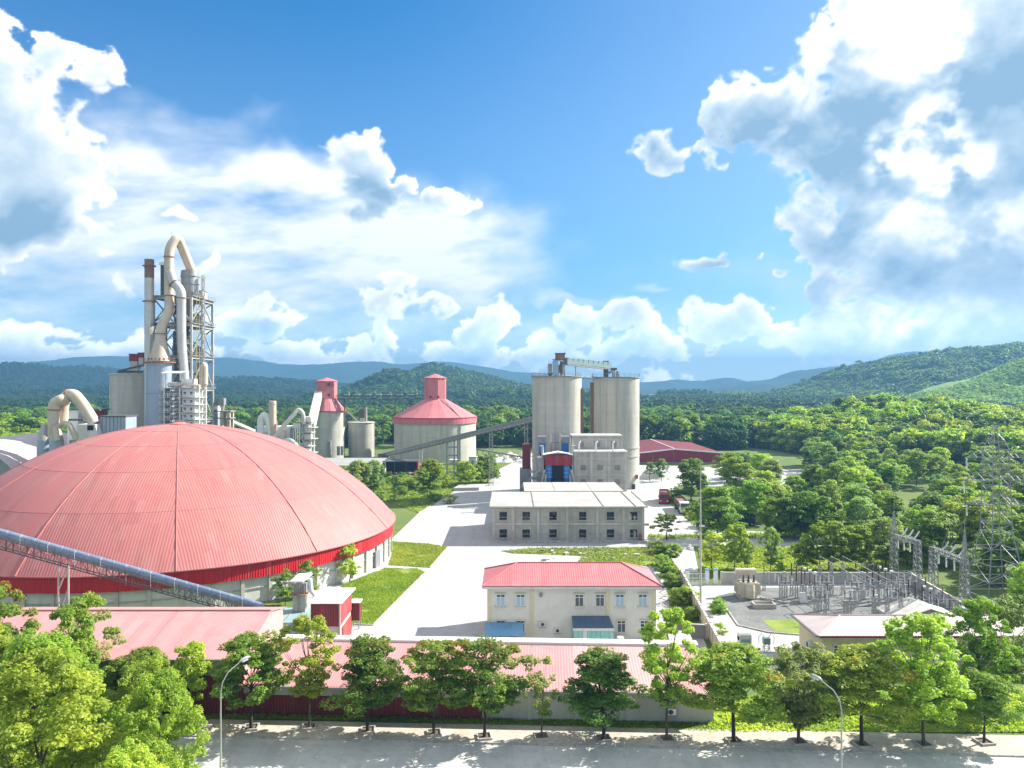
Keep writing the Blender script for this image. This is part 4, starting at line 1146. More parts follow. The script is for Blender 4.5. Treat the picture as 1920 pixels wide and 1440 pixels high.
mb = MB(); mb.add([LS(u1, 0, 0), LS(u1, vr, 0), LS(u1, vr, zt - .1), LS(u1, 0, zl - .1)], [(0, 1, 2, 3)]); mb.build('end_wall', 'concrete', ls)
mb = MB(); mb.add([LS(u0 + .1, 0, 0), LS(u0 + .1, vr, 0), LS(u0 + .1, vr, zt - .1), LS(u0 + .1, 0, zl - .1)], [(0, 3, 2, 1)]); mb.build('end_wall', 'concrete', ls)
mb = MB(); mb.slab([LS(u0, -.66, 0)[:2], LS(u1, -.66, 0)[:2], LS(u1, -.5, 0)[:2], LS(u0, -.5, 0)[:2]], zl - .2, zl - .03); mb.build('gutter', 'steel_galv', ls)
def on_wall(u, z, w, h, d, nm, m_, par, lab=None):
    mb = MB(); mb.slab([LS(u - w / 2, -d, 0)[:2], LS(u + w / 2, -d, 0)[:2], LS(u + w / 2, .0, 0)[:2], LS(u - w / 2, .0, 0)[:2]], z, z + h); return mb.build(nm, m_, par)
win = on_wall(19.2, 2.0, .95, .8, .05, 'window', 'frame_white', ls); win['label'] = 'small blue window in the bare concrete wall'
on_wall(19.2, 2.06, .83, .68, .07, 'pane', 'glass_pale', win)
ac = thing('air_conditioner', 'white air conditioner box on the bare concrete shed wall', 'air conditioner', LS(19.1, -.3, 1.0))
on_wall(19.1, .95, .85, .6, .45, 'case', 'white_paint', ac)
mb = MB(); mb.tube([LS(19.0, -.46, 1.25), LS(19.0, -.48, 1.25)], .24, 14); mb.build('fan_grille', 'dark_metal', ac)
on_wall(19.1, .86, .9, .06, .5, 'bracket', 'steel_grey', ac)

# tower hut at the conveyor end, its annex and the filter
hx0, hx1, hy0, hy1 = -24.9, -21.3, 95.0, 102.0
hut = thing('transfer_hut', 'small maroon sheet-clad tower hut with a flat white roof', 'hut', ((hx0 + hx1) / 2, 98.5, 0))
MB().box(hx0 + .1, hx1 - .1, hy0 + .1, hy1 - .1, 0, 3.0).build('plinth', 'concrete', hut)
MB().box(hx0, hx1, hy0, hy0 + .12, 3.0, 5.9).build('front_cladding', 'wall_maroon', hut)
MB().box(hx0, hx0 + .12, hy0 + .13, hy1, 3.0, 5.85).build('side_cladding', 'wall_maroon', hut)
MB().box(hx1 - .12, hx1, hy0 + .13, hy1, 3.0, 5.85).build('side_cladding', 'hut_red', hut)  # sunlit side put into the colour, a brighter red than the front
MB().box(hx1 - .08, hx1 + .04, hy0 + 1.5, hy1 - .4, 0, 2.4).build('lower_cladding', 'hut_red', hut)  # same painted-in sunlight as the side above
MB().sheet([(hx0 - .35, hy0 - .3, 5.98), (hx1 + .3, hy0 - .3, 5.98), (hx1 + .5, hy1 + .3, 5.86), (hx0 - .2, hy1 + .3, 5.86)], .1).build('roof', 'white_paint', hut)
MB().box(hx0 + 1.1, hx0 + 1.7, hy0 - .03, hy0, 3.02, 5.6).build('patch_sheet', 'wall_crimson', hut)
MB().box(hx1 - .1, hx1 + .06, hy0 - .06, hy0 + .14, 0, 5.86).build('corner_post', 'steel_galv', hut)
an = thing('hut_annex', 'little maroon cladding box hung on stilts beside the tower hut', 'hut', (-20.7, 104, 0))
MB().box(-21.7, -20.5, 103.2, 104.8, 1.2, 3.55).build('cladding', 'wall_maroon', an)
MB().box(-21.8, -20.4, 103.1, 104.9, 3.56, 3.66).build('roof', 'white_paint', an)
for x, y in ((-21.6, 103.3), (-20.6, 103.3), (-21.6, 104.7), (-20.6, 104.7)): MB().box(x - .06, x + .06, y - .06, y + .06, 0, 1.2).build('leg', 'steel_galv', an)
ft = thing('dust_filter', 'white box dust filter with ladder and hood beside the red tower hut', 'dust filter', (-29, 105.5, 0))
MB().box(-29.9, -28.2, 104.7, 106.4, 1.9, 4.3).build('case', 'steel_pale', ft)
MB().box(-29.8, -28.3, 104.8, 106.3, 4.3, 5.6).build('upper_case', 'steel_grey', ft)
MB().sheet([(-30.2, 104.4, 6.2), (-28.4, 104.4, 6.2), (-27.7, 106.6, 6.7), (-29.6, 106.6, 6.7)], .15).build('hood', 'white_paint', ft)
MB().tube([(-27.8, 105.5, 6.3), (-27.6, 105.5, 4.6), (-27.0, 105.5, 3.9), (-27.6, 105.5, 3.0)], .32, 10).build('duct', 'white_paint', ft)
lad = MB()
for x in (-29.25, -28.95): lad.beam((x, 104.6, 1.8), (x, 104.6, 6.2), .05)
for z in np.arange(2, 6.2, .35): lad.beam((-29.25, 104.6, z), (-28.95, 104.6, z), .04)
lad.build('ladder', 'yellow_paint', ft)
for x in (-29.8, -28.3):
    for y in (104.8, 106.3): MB().box(x - .07, x + .07, y - .07, y + .07, 0, 1.9).build('leg', 'steel_grey', ft)
MB().box(-30.3, -28.0, 104.3, 106.6, 4.25, 4.33).build('deck', 'rust', ft)
pf = thing('low_annex', 'low grey flat-roofed annex where the blue conveyor ends', 'shed', (-31, 100, 0))
MB().box(-35.0, -25.3, 93.6, 106.6, 0, 1.75).build('wall', 'concrete', pf)
MB().box(-35.4, -25.1, 93.2, 106.9, 1.76, 1.88).build('roof', 'teal_roof', pf)
for x in np.arange(-34.5, -25.5, 1.5): MB().box(x, x + .12, 93.1, 107.0, 1.88, 1.98).build('roof_seam', 'steel_grey', pf)

# ------------------------------------------------------------------ cream house
X0, X1, Y0, Y1, ZE, ZR = -3.2, 18.6, 99.2, 107.2, 6.9, 8.9
hs = thing('cream_house', 'two-storey cream house with bright red hipped roof', 'house', (7.7, 103, 0))
MB().box(X0, X1, Y0, Y1, 0, ZE).build('wall', 'plaster_cream', hs)
ov = .65
e = [(X0 - ov, Y0 - ov, ZE + .18), (X1 + ov, Y0 - ov, ZE + .18), (X1 + ov, Y1 + ov, ZE + .18), (X0 - ov, Y1 + ov, ZE + .18)]
ra, rb_ = (X0 + 3.9, (Y0 + Y1) / 2, ZR + .1), (X1 - 3.9, (Y0 + Y1) / 2, ZR + .1)
for q in ([e[0], e[1], rb_, ra], [e[2], e[3], ra, rb_], [e[1], e[2], rb_], [e[3], e[0], ra]): MB().sheet(q, .06).build('roof_slope', 'roof_red', hs)
for a, b in ((e[0], ra), (e[1], rb_), (e[2], rb_), (e[3], ra), (ra, rb_)): MB().tube([Vector(a) + Vector((0, 0, .03)), Vector(b) + Vector((0, 0, .03))], .085, 6).build('ridge_cap', 'roof_red', hs)
MB().box(X0 - ov, X1 + ov, Y0 - ov, Y1 + ov, ZE - .22, ZE + .06).build('eaves_slab', 'wall_white', hs)
MB().box(X1 + ov + .01, X1 + ov + .25, Y0 - ov, Y1 + ov, ZE - .1, ZE + .22).build('gutter', 'steel_dark', hs)
for x in (X0 + .25, 2.55, 12.35, X1 - .25): MB().box(x - .25, x + .25, Y0 - .08, Y0, 0, ZE - .23).build('pilaster', 'plaster_yellow', hs)
MB().box(X0, X1, Y0 - .05, Y0, .0, 1.75).build('plinth', 'plaster_cream', hs)
def wpx(px): return (px - 960) / F * Y0
def window(par, x, z, w, h, y, shut, lab=None, sill='plaster_yellow', mull=True):
    fr = MB()
    fr.box(x - w / 2 - .06, x + w / 2 + .06, y - .09, y - .02, z - .06, z); fr.box(x - w / 2 - .06, x + w / 2 + .06, y - .09, y - .02, z + h, z + h + .06)
    fr.box(x - w / 2 - .06, x - w / 2, y - .09, y - .02, z, z + h); fr.box(x + w / 2, x + w / 2 + .06, y - .09, y - .02, z, z + h)
    fr.box(x - .03, x + .03, y - .085, y - .02, z, z + h); fr.box(x - w / 2, x + w / 2, y - .08, y - .02, z + h * .74, z + h * .74 + .06)
    wn = fr.build('window', 'frame_white', par)
    for s in (-1, 1):
        a, b = sorted((x + s * .03, x + s * w / 2))
        MB().box(a, b, y - .06, y - .015, z, z + h * .73).build('pane', 'glass_pale' if shut else 'glass', wn)
        MB().box(a, b, y - .055, y - .015, z + h * .76, z + h).build('pane', 'glass', wn)
    MB().box(x - w / 2 - .2, x + w / 2 + .2, y - .22, y - .02, z - .2, z - .07).build('sill', sill, wn)
    MB().box(x - w / 2 - .2, x + w / 2 + .2, y - .25, y - .02, z + h + .1, z + h + .2).build('hood', sill, wn)
    if lab: wn['label'] = lab
    return wn
for px_, sh_ in ((939, 1), (976, 1), (1086, 0), (1125, 0), (1162, 1), (1205, 1)): window(hs, wpx(px_), 4.35, 1.0, 1.45, Y0, sh_)
for px_ in (939, 976, 1165, 1208): window(hs, wpx(px_), 1.0, .95, 1.4, Y0, 0)
MB().box(wpx(1011), wpx(1017), Y0 - .3, Y0 - .02, 5.6, 6.05).build('lamp_box', 'concrete_dark', hs)
for px_, z in ((1017, 1.75), (1045, .95)):
    ac = thing('air_conditioner', 'grey air conditioner on the cream house wall, ' + ('upper of two' if z > 1 else 'lower of two'), 'air conditioner', (wpx(px_), Y0, z), 'air conditioners on the cream house')
    MB().box(wpx(px_) - .42, wpx(px_) + .42, Y0 - .4, Y0 - .1, z, z + .62).build('case', 'wall_white', ac)
    MB().tube([(wpx(px_), Y0 - .4, z + .31), (wpx(px_), Y0 - .43, z + .31)], .22, 14).build('fan_grille', 'dark_metal', ac)
    MB().box(wpx(px_) - .45, wpx(px_) + .45, Y0 - .42, Y0 - .051, z - .08, z - .02).build('bracket', 'steel_grey', ac)
# blue awning with parked motorbikes beneath
aw = thing('awning', 'blue arched sheet awning on posts before the cream house', 'awning', (-.3, 97.6, 0))
ax0, ax1 = -3.45, 1.45
mb = MB(); n = 6
prof = [(99.0, 1.95), (98.4, 1.97), (97.8, 1.85), (97.2, 1.6), (96.7, 1.2), (96.5, .95)]
prof = [(y, z + .35) for y, z in prof]
for (ya, za), (yb_, zb) in zip(prof[:-1], prof[1:]): mb.sheet([(ax0, yb_, zb), (ax1, yb_, zb), (ax1, ya, za), (ax0, ya, za)], .04, (1, 0, 0))
mb.build('canopy', 'awning_blue', aw)
for x in (ax0 + .25, -1.0, ax1 - .2):
    MB().box(x - .05, x + .05, 96.6, 96.7, 0, 1.3).build('post', 'yellow_paint' if x < -3 else 'steel_galv', aw)
    MB().box(x - .04, x + .04, 98.9, 98.98, 0, 2.2).build('post', 'steel_galv', aw)
for i, x in enumerate((-2.4, -1.55, .35)):
    mo = thing('motorbike', ORD(i) + ' dark motorbike from the yellow post under the blue awning', 'motorbike', (x, 97.4, 0), 'motorbikes under the blue awning')
    for y in (96.85, 97.95):
        w_ = MB(); w_.tube([(x + .29 * math.cos(t) * 0 + .0, y + .27 * math.cos(t), .29 + .27 * math.sin(t)) for t in np.linspace(0, 2 * math.pi, 13)], .055, 5, False); w_.build('wheel', 'tyre', mo)
    MB().tube([(x, 96.9, .62), (x, 97.2, .45), (x, 97.6, .55), (x, 98.0, .62)], [.07, .13, .14, .06], 7).build('body', 'dark_metal', mo)
    MB().box(x - .12, x + .12, 97.45, 98.0, .68, .76).build('seat', 'tyre', mo)
    MB().beam((x, 96.85, .3), (x, 97.05, .95), .05).build('fork', 'steel_grey', mo)
    MB().beam((x - .3, 97.05, .98), (x + .3, 97.05, .98), .04).build('handlebar', 'dark_metal', mo)
# teal lean-to
tl_ = thing('lean_to', 'teal boarded lean-to with dark blue roof against the cream house', 'lean-to', (10.2, 97.4, 0))
tx0, tx1 = 7.75, 12.75
MB().sheet([(tx0 - .1, 96.2, 2.45), (tx1 + .0, 96.2, 2.45), (tx1 - .25, 99.05, 3.1), (tx0 - .05, 99.05, 3.1)], .08).build('roof', 'slate_blue', tl_)
MB().box(tx0 - .12, tx1 + .05, 96.05, 96.17, 2.12, 2.42).build('fascia', 'wall_white', tl_)
nb_ = 9
for i in range(nb_):
    a = tx0 + (tx1 - tx0) * i / nb_; b = tx0 + (tx1 - tx0) * (i + 1) / nb_
    o = MB().box(a + .015, b - .015, 96.2 + .02 * (i % 2), 96.27 + .02 * (i % 2), 0, 2.1).build('board', 'teal_board' if i not in (1, 2) else 'wall_white' if i == 2 else 'teal_board', tl_)
for x in (tx0, tx1 - .1): MB().box(x, x + .06, 96.3, 99.0, 0, 2.3).build('side_board', 'teal_board', tl_)
br = thing('water_barrel', 'white and blue barrel beside the teal lean-to', 'barrel', (13.6, 96.4, 0))
MB().lathe(13.6, 96.4, [(.01, 0), (.42, 0), (.46, .35), (.46, .75)], 18).build('barrel_body', 'paint_blue', br)
MB().lathe(13.6, 96.4, [(.46, .76), (.44, 1.15), (.40, 1.25), (.01, 1.27)], 18).build('lid', 'white_paint', br)
rs = thing('rusty_coop', 'small rusty red coop with pale sheet roof behind the low shed', 'hut', (21.0, 95.5, 0))
MB().box(19.8, 22.0, 94.8, 96.4, 0, 1.5).build('wall', 'rust', rs)
MB().sheet([(19.4, 94.5, 1.55), (22.2, 94.5, 1.55), (22.2, 96.7, 1.95), (19.4, 96.7, 1.95)], .05).build('roof', 'concrete_trim', rs)
for x in np.arange(19.9, 22, .5): MB().box(x, x + .06, 94.74, 94.8, 0, 1.48).build('slat', 'rust', rs)

# ------------------------------------------------------------------ street lamps
def lamp(px_top, x, y, h, lab):
    o = thing('street_lamp', lab, 'street lamp', (x, y, 0), 'street lamps on the near side of the road')
    s = 1 if px_top > 0 else -1
    MB().tube([(x, y, 0), (x, y, h * .45), (x, y, h * .78)], [.085, .07, .055], 10).build('pole', 'steel_galv', o)
    MB().tube([(x, y, h * .78), (x + s * .12, y + .1, h * .86), (x + s * .45, y + .45, h * .93), (x + s * 1.15, y + 1.2, h * .985)], [.055, .05, .042, .038], 8).build('arm', 'steel_galv', o)
    hd = MB().tube([(x + s * 1.05, y + 1.1, h * .985), (x + s * 1.25, y + 1.3, h * .998), (x + s * 1.6, y + 1.65, h * 1.01), (x + s * 1.8, y + 1.85, h * 1.01)], [.05, .12, .13, .05], 10).build('lamp_head', 'steel_pale', o); hd.data.shade_smooth()
    MB().tube([(x + s * 1.3, y + 1.35, h * .985), (x + s * 1.65, y + 1.7, h * .992)], [.09, .085], 10).build('lens', 'lamp_glass', hd)
    MB().cyl(x, y, .22, 0, .08, 8).build('base_plate', 'steel_galv', o)
lamp(1, -23.9, 63.0, 9.9, 'street lamp with long bare pole next to the leafy corner trees')
lamp(-1, 26.0, 60.6, 9.3, 'street lamp whose arm bends towards the road among the right-hand trees')

# ------------------------------------------------------------------ packing hall (bare concrete, two storeys)
YF = 161.0
pk = thing('packing_hall', 'two-storey bare concrete hall with flat white roof and broken windows', 'industrial hall', (12, 170, 0))
x0, x1 = (924 - 960) / F * YF, (1207 - 960) / F * YF
yb1, yb2, zt = 181.5, 199.0, 7.25
MB().box(x0, x1, YF, yb1, 0, zt - .01).build('wall', 'concrete', pk)
MB().box(3.4, 26.0, yb1 + .01, yb2, 0, zt - .02).build('rear_wall', 'concrete', pk)
fx = [x0 - .7, 4.6, 19.1, 25.8, x1 + .7]
for i in range(4):
    MB().box(fx[i] + .05, fx[i + 1] - .05, YF - .7, yb1 + .5, zt, zt + .22 + .02 * (i % 2)).build('roof_slab', 'roof_slab', pk)
for i, (a, b) in enumerate(((2.9, 10.2), (10.3, 19.0), (19.1, 26.6))):
    MB().box(a, b, yb1 + .62, yb2 + .4, zt + .03, zt + .27).build('roof_slab', 'roof_slab', pk)
for x in (4.6, 19.1, 25.8): MB().box(x - .09, x + .09, YF - .68, yb1 + .5, zt + .02, zt + .36).build('roof_joint', 'concrete_dark', pk)
MB().box(2.9, 26.6, yb1 + .5, yb1 + .62, zt, zt + .38).build('roof_joint', 'concrete_dark', pk)
for a, b in ((x0 - .72, x0 - .6), (x1 + .6, x1 + .72)): MB().box(a, b, YF - .7, yb1 + .5, zt - .1, zt + .36).build('roof_edge', 'concrete_dark', pk)
MB().box(x0 - .7, x1 + .7, YF - .85, YF - .71, zt - .08, zt + .24).build('roof_edge', 'concrete_trim', pk)
cols_ = [926, 962, 1009, 1063.5, 1120, 1169, 1205.5]
wx = [943.5, 986.5, 1037, 1092.5, 1144.5, 1188]
for px_ in cols_:
    x = (px_ - 960) / F * YF; MB().box(x - .28, x + .28, YF - .22, YF, 0, zt - .02).build('pilaster', 'concrete_trim', pk)
for i in range(6):
    a, b = (cols_[i] - 960) / F * YF + .29, (cols_[i + 1] - 960) / F * YF - .29
    for z, h in ((3.45, .45), (6.55, .4), (0.05, .25), (5.0, .12), (1.5, .12)): MB().box(a, b, YF - .15 if h > .2 else YF - .06, YF, z, z + h).build('beam', 'concrete_trim' if h > .2 else 'concrete', pk)
rk = random.Random(4)
for r_, (z0, h) in enumerate(((4.55, 1.65), (.85, 1.7))):
    for i, px_ in enumerate(wx):
        x = (px_ - 960) / F * YF; w = 1.75
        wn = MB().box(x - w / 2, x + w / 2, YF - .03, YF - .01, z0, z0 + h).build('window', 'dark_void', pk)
        fr = MB()
        for s in (-1, 1): fr.box(x + s * w / 2 - .07, x + s * w / 2 + .07, YF - .14, YF - .031, z0 - .08, z0 + h + .08)
        fr.box(x - w / 2 + .08, x + w / 2 - .08, YF - .14, YF - .031, z0 + h, z0 + h + .08); fr.box(x - w / 2 - .1, x + w / 2 + .1, YF - .3, YF - .031, z0 - .18, z0 - .085)
        fr.build('frame', 'concrete_trim', wn)
        for k in range(4):
            xx = x - w / 2 + w * (k + .5) / 4
            lo = z0 if rk.random() > .4 else z0 + rk.uniform(.2, .8)
            MB().box(xx - .045, xx + .045, YF - .10, YF - .05, lo, z0 + h).build('bar', 'steel_dark', wn)
        for k in range(rk.choice((1, 2, 2))):
            a = rk.randint(0, 3); xx = x - w / 2 + w * a / 4
            MB().box(xx + .05, xx + w / 4 - .05, YF - .08, YF - .04, z0 + .05 + rk.choice((0, .8)), z0 + .8 + rk.uniform(0, .7)).build('pane', 'glass' if not (i == 5) else 'wall_white', wn)
MB().box(x1 + .01, x1 + 1.3, YF + 1, YF + 2.4, 3.1, 3.6).build('balcony', 'concrete', pk)
fh = MB().box(26.5, 27.1, YF - .35, YF - .24, .3, 1.5).build('hose_cabinet', 'truck_red', pk); fh['label'] = 'small red fire hose cabinet'
fx_ = thing('pipe_fence', 'low pipe rail fence along the front of the concrete hall', 'fence', (12, 159.5, 0))
for i in range(11):
    x = -3 + i * 3; MB().beam((x, 159.3, 0), (x, 159.3, 1.1), .07).build('post', 'steel_grey', fx_)
for z in (.55, 1.08): MB().beam((-3, 159.3, z), (27, 159.3, z), .06).build('rail', 'steel_grey', fx_)
mb = MB(); mb.slab([(x0 - .5, YF - 1.2), (x1 + .4, YF - 1.2), (x1 + .4, YF - .01), (x0 - .5, YF - .01)], 0, .25); mb.build('step', 'concrete_trim', pk)

# tall packer block behind it
pb = thing('packer_block', 'tall stepped concrete block with three goose-neck vents on its ledge', 'industrial building', (23.5, 208, 0))
bx0, bx1, by = 16.6, 30.6, 205.0
MB().box(bx0, bx1, by, 211.9, 0, 14.7).build('lower_wall', 'concrete', pb)
MB().box(bx0 + .1, bx1 - .4, 212, 219, 0, 18.5).build('upper_wall', 'concrete', pb)
MB().box(bx0 - .25, bx1 + .25, by - .3, 211.9, 14.71, 15.05).build('ledge', 'concrete_trim', pb)
MB().box(bx0 - .1, bx1 - .1, 211.75, 219.2, 18.51, 18.85).build('roof_slab', 'concrete_trim', pb)
for x in (bx0 + .3, 21.2, 25.9, bx1 - .3):
    MB().box(x - .3, x + .3, by - .16, by, 0, 14.7).build('pilaster', 'concrete_trim', pb)
    MB().box(x - .25, x + .25, 211.85, 212, 15.06, 18.4).build('pilaster', 'concrete_trim', pb)
for a, b in ((bx0 + .61, 20.89), (21.51, 25.59), (26.21, bx1 - .61)):
    for z in (4.6, 8.6, 12.9): MB().box(a, b, by - .1, by, z, z + .35).build('beam', 'concrete_trim', pb)
    MB().box(a, b, 211.9, 212, 17.6, 17.95).build('beam', 'concrete_trim', pb)
    m = (a + b) / 2
    for y, z in ((by, 10.0), (by, 6.2), (212.0, 15.7)):
        wn = MB().box(m - .75, m + .75, y - .05, y - .02, z, z + 1.4).build('window', 'concrete_dark', pb)
        MB().box(m - .85, m + .85, y - .12, y - .01, z - .14, z - .01).build('sill', 'concrete_trim', wn)
        for k in range(4): MB().box(m - .74, m + .74, y - .09, y - .05, z + .1 + k * .34, z + .2 + k * .34).build('louvre', 'concrete_dark', wn)
    gv = MB().tube([(m - 1.1, by + .6, 15.0), (m - 1.1, by + .6, 17.0), (m - 1.0, by + .55, 17.45), (m - .85, by + .4, 17.6), (m - .8, by + .1, 17.45)], .21, 8).build('vent_pipe', 'white_paint', pb); gv.data.shade_smooth()

# bagging and loading plant beside it
ld = thing('loading_plant', 'blue and maroon cement loading machinery at the foot of the left tall silo', 'loading plant', (11, 205, 0))
MB().box(8.6, 16.4, 207.0, 213, 0, 13.0).build('back_wall', 'paint_navy', ld)
MB().sheet([(8.2, 203.3, 14.3), (12.3, 203.3, 15.0), (12.3, 207, 15.0), (8.2, 207, 14.3)], .15).build('roof', 'white_paint', ld)
MB().sheet([(12.3, 203.3, 15.0), (16.2, 203.3, 14.3), (16.2, 207, 14.3), (12.3, 207, 15.0)], .15).build('roof', 'white_paint', ld)
MB().box(8.7, 15.7, 203.6, 206.9, 11.4, 14.15).build('gable_cladding', 'wall_crimson', ld)
MB().box(10.9, 13.5, 203.9, 206.9, 5.0, 11.3).build('door', 'dark_void', ld)
for s, xx in ((0, 9.9), (1, 14.5)):
    MB().lathe(xx, 205.0, [(.1, 6.3), (.7, 7.1), (1.05, 8.0), (1.05, 11.3)], 16).build('hopper', 'paint_blue', ld)
    for k in range(3): MB().lathe(xx, 205.0, [(1.05, 8.2 + k * 1.1), (1.13, 8.25 + k * 1.1), (1.05, 8.35 + k * 1.1)], 16).build('hoop', 'steel_blue', ld)
    MB().tube([(xx + (-1.3 if s == 0 else 1.3), 204.5, 10.2), (xx + (-2.1 if s == 0 else 2.1), 204, 6.4), (xx + (-2.3 if s == 0 else 2.4), 203.6, 5.2)], [.5, .34, .3], 8).build('chute', 'steel_pale', ld)
    MB().tube([(xx + (-.9 if s == 0 else .9), 204.3, 9.0), (xx + (-1.2 if s == 0 else 1.2), 203.7, 5.0)], .3, 8).build('chute', 'steel_pale', ld)
    MB().tube([(xx + (-1.75 if s == 0 else 1.75), 205.5, 4.0), (xx + (-1.75 if s == 0 else 1.75), 205.5, 16.3)], .38, 10).build('riser_pipe', 'steel_pale', ld)
    MB().box(xx - .5 + (-2.0 if s == 0 else 2.0) , xx + .5 + (-2.0 if s == 0 else 2.0), 205.1, 205.9, 16.31, 16.6).build('riser_cap', 'concrete_trim', ld)
MB().box(6.8, 8.5, 204.5, 210, 5.5, 13.2).build('side_frame', 'steel_grey', ld)
for k in range(7): MB().box(9.2 + k * 1.0, 9.55 + k * 1.0, 203.5, 204.2, 4.6, 5.4).build('sack_spout', 'steel_grey', ld)
MB().box(2.6, 8.4, 202.0, 209, 5.4, 5.9).build('deck', 'teal_roof', ld)
for k in range(5): MB().beam((3.0 + k * .9, 203, 5.9 + k * .9), (3.9 + k * .9, 203, 6.8 + k * .9), 1.0, .2).build('stair_step', 'steel_grey', ld)
MB().beam((2.8, 202.4, 6.0), (7.4, 202.4, 10.6), .3).build('stair_string', 'teal_roof', ld)
MB().box(3.2, 7.6, 201.6, 202.3, 4.3, 5.2).build('belt', 'steel_blue', ld)
MB().box(2.8, 8.2, 203, 208.8, 0, 5.35).build('base_wall', 'concrete_dark', ld)
for zz in (7.6, 9.4): MB().box(4.8, 8.4, 204, 208, zz, zz + .2).build('deck', 'steel_grey', ld)
# twin filters on the deck above
for i, xx in enumerate((8.4, 14.9)):
    MB().box(xx - .95, xx + .95, 214.0, 217, 13.9, 16.5).build('filter_case', 'paint_blue', ld)
    MB().lathe(xx, 215.3, [(.2, 12.0), (.9, 13.9)], 10).build('filter_hopper', 'paint_navy', ld)
    MB().box(xx - 1.15, xx + 1.15, 213.8, 217.2, 16.52, 18.4).build('filter_hood', 'steel_grey', ld)
    MB().tube([(10.6 + i * 2.8 - (.0), 213.5, 13.0), (10.6 + i * 2.8, 213.5, 19.2)], .3, 8).build('riser_pipe', 'steel_pale', ld)
gr = MB(); rail(gr, [(10.9, 213.4, 13.1), (13.2, 213.4, 13.1)], 3.6, .09, .8); gr.build('gate_frame', 'steel_dark', ld)
MB().box(9.4, 16.0, 213.1, 217.5, 12.9, 13.08).build('deck', 'concrete_trim', ld)
mr = MB().box(2.9, 5.2, 214, 217, 9.5, 16.2).build('lift_tower', 'wall_maroon', ld); MB().box(2.2, 5.4, 213.5, 217.4, 0, 9.4).build('lift_base', 'steel_grey', ld)
lad = MB()
for x in (16.15, 16.55): lad.beam((x, 204.6, 14), (x, 212, 18.3), .07)
for k in range(9): lad.beam((16.15, 204.6 + .82 * k, 14 + .48 * k), (16.55, 204.6 + .82 * k, 14 + .48 * k), .06)
lad.build('ladder', 'concrete_trim', ld)

# ------------------------------------------------------------------ twin cement silos
def big_silo(x, y, r, h, lab, band=True):
    s = thing('cement_silo', lab, 'silo', (x, y, 0), 'twin tall concrete silos')
    o = MB().lathe(x, y, [(r, 0), (r, h * .5), (r, h)], 64).build('shell', 'concrete_silo', s); o.data.shade_smooth()
    MB().lathe(x, y, [(r - .1, h + .01), (r + .3, h + .01), (r + .3, h + .35), (r - .3, h + .35), (.01, h + .3)], 64).build('roof_slab', 'concrete_dark', s)
    gl = MB(); n = 24; pts = [(x + (r + .1) * math.cos(2 * math.pi * i / n), y + (r + .1) * math.sin(2 * math.pi * i / n), h + .35) for i in range(n + 1)]
    rail(gl, pts, 1.1, .05, 3.0); gl.build('guard_rail', 'steel_pale', s)
    if band:
        for z in (12.6, 9.9): MB().lathe(x, y, [(r + .01, z), (r + .14, z), (r + .14, z + .3), (r + .01, z + .3)], 64).build('collar', 'concrete', s)
    for a in (-2.1, -1.7): MB().tube([(x + (r + .12) * math.cos(a), y + (r + .12) * math.sin(a), 2), (x + (r + .12) * math.cos(a), y + (r + .12) * math.sin(a), h)], .07, 5).build('downpipe', 'concrete_trim', s)
    return s
SL, SR = (13.5, 231.0, 7.4, 35.0), (33.4, 247.0, 7.45, 34.9)
s1 = big_silo(*SL, 'left of the two tall concrete silos, with the machine tower on top', True)
s2 = big_silo(*SR, 'right of the two tall concrete silos, standing clear to the ground', True)
MB().box(SL[0] + 7.1, SL[0] + 7.75, 228.5, 231.5, 8, 31.8).build('cable_shaft', 'stack_brown', s1)
MB().box(SR[0] - 8.2, SR[0] - 7.3, 245.5, 248.5, 8, 33.5).build('cable_shaft', 'stack_brown', s2)
dv = MB().box(SR[0] + 4.2, SR[0] + 5.2, 240.6, 241.9, 0, 1.6).build('hatch', 'dark_metal', s2)
MB().box(SR[0] + 5.6, SR[0] + 6.3, 241.6, 242.6, 3.2, 4.4).build('hatch', 'rust', s2)
# head house and bridge on the roofs
hh = thing('elevator_head', 'grey machine tower with maroon top standing on the left tall silo', 'machine tower', (SL[0] - .2, 231, 35.36))
q = 231 / F
def hx(px_): return (px_ - 960) * q
def hz_(py_): return H - (py_ - 720) * q
B = 35.36
for nm, m_, a, b, t0, t1, y0, y1 in (('tower_top', 'stack_brown', 1041.5, 1058.5, 664, 676, 229.5, 232), ('tower_leg_box', 'steel_pale', 1047, 1058, 684, 700, 229.6, 231.5), ('bucket_casing', 'steel_blue', 1037, 1046, 676, 704, 229, 231), ('filter_box', 'steel_grey', 1027.5, 1035, 682, 700, 229, 231.5)):
    MB().box(hx(a), hx(b), y0, y1, max(hz_(t1), B), hz_(t0)).build(nm, m_, hh)
MB().box(hx(1041), hx(1060), 229.2, 232.3, hz_(664) + .01, hz_(664) + .3).build('top_roof', 'steel_dark', hh)
MB().lathe(hx(1031), 230.2, [(.2, B), (1.0, hz_(700))], 8).build('filter_hopper', 'steel_grey', hh)
for x in (1042, 1058): 
    for y in (229.6, 231.9): MB().beam((hx(x), y, B), (hx(x), y, hz_(676)), .22).build('leg', 'steel_grey', hh)
MB().tube([(hx(1053), 229.4, hz_(678)), (hx(1051), 229.2, hz_(690)), (hx(1053), 229.2, hz_(703))], .5, 8).build('chute', 'steel_dark', hh)
MB().beam((hx(1057), 229.3, hz_(690)), (hx(1050), 229.3, B), .5).build('chute', 'duct_beige', hh)
MB().box(hx(1036), hx(1043), 228.8, 231.2, hz_(675), hz_(674)).build('deck', 'steel_dark', hh)
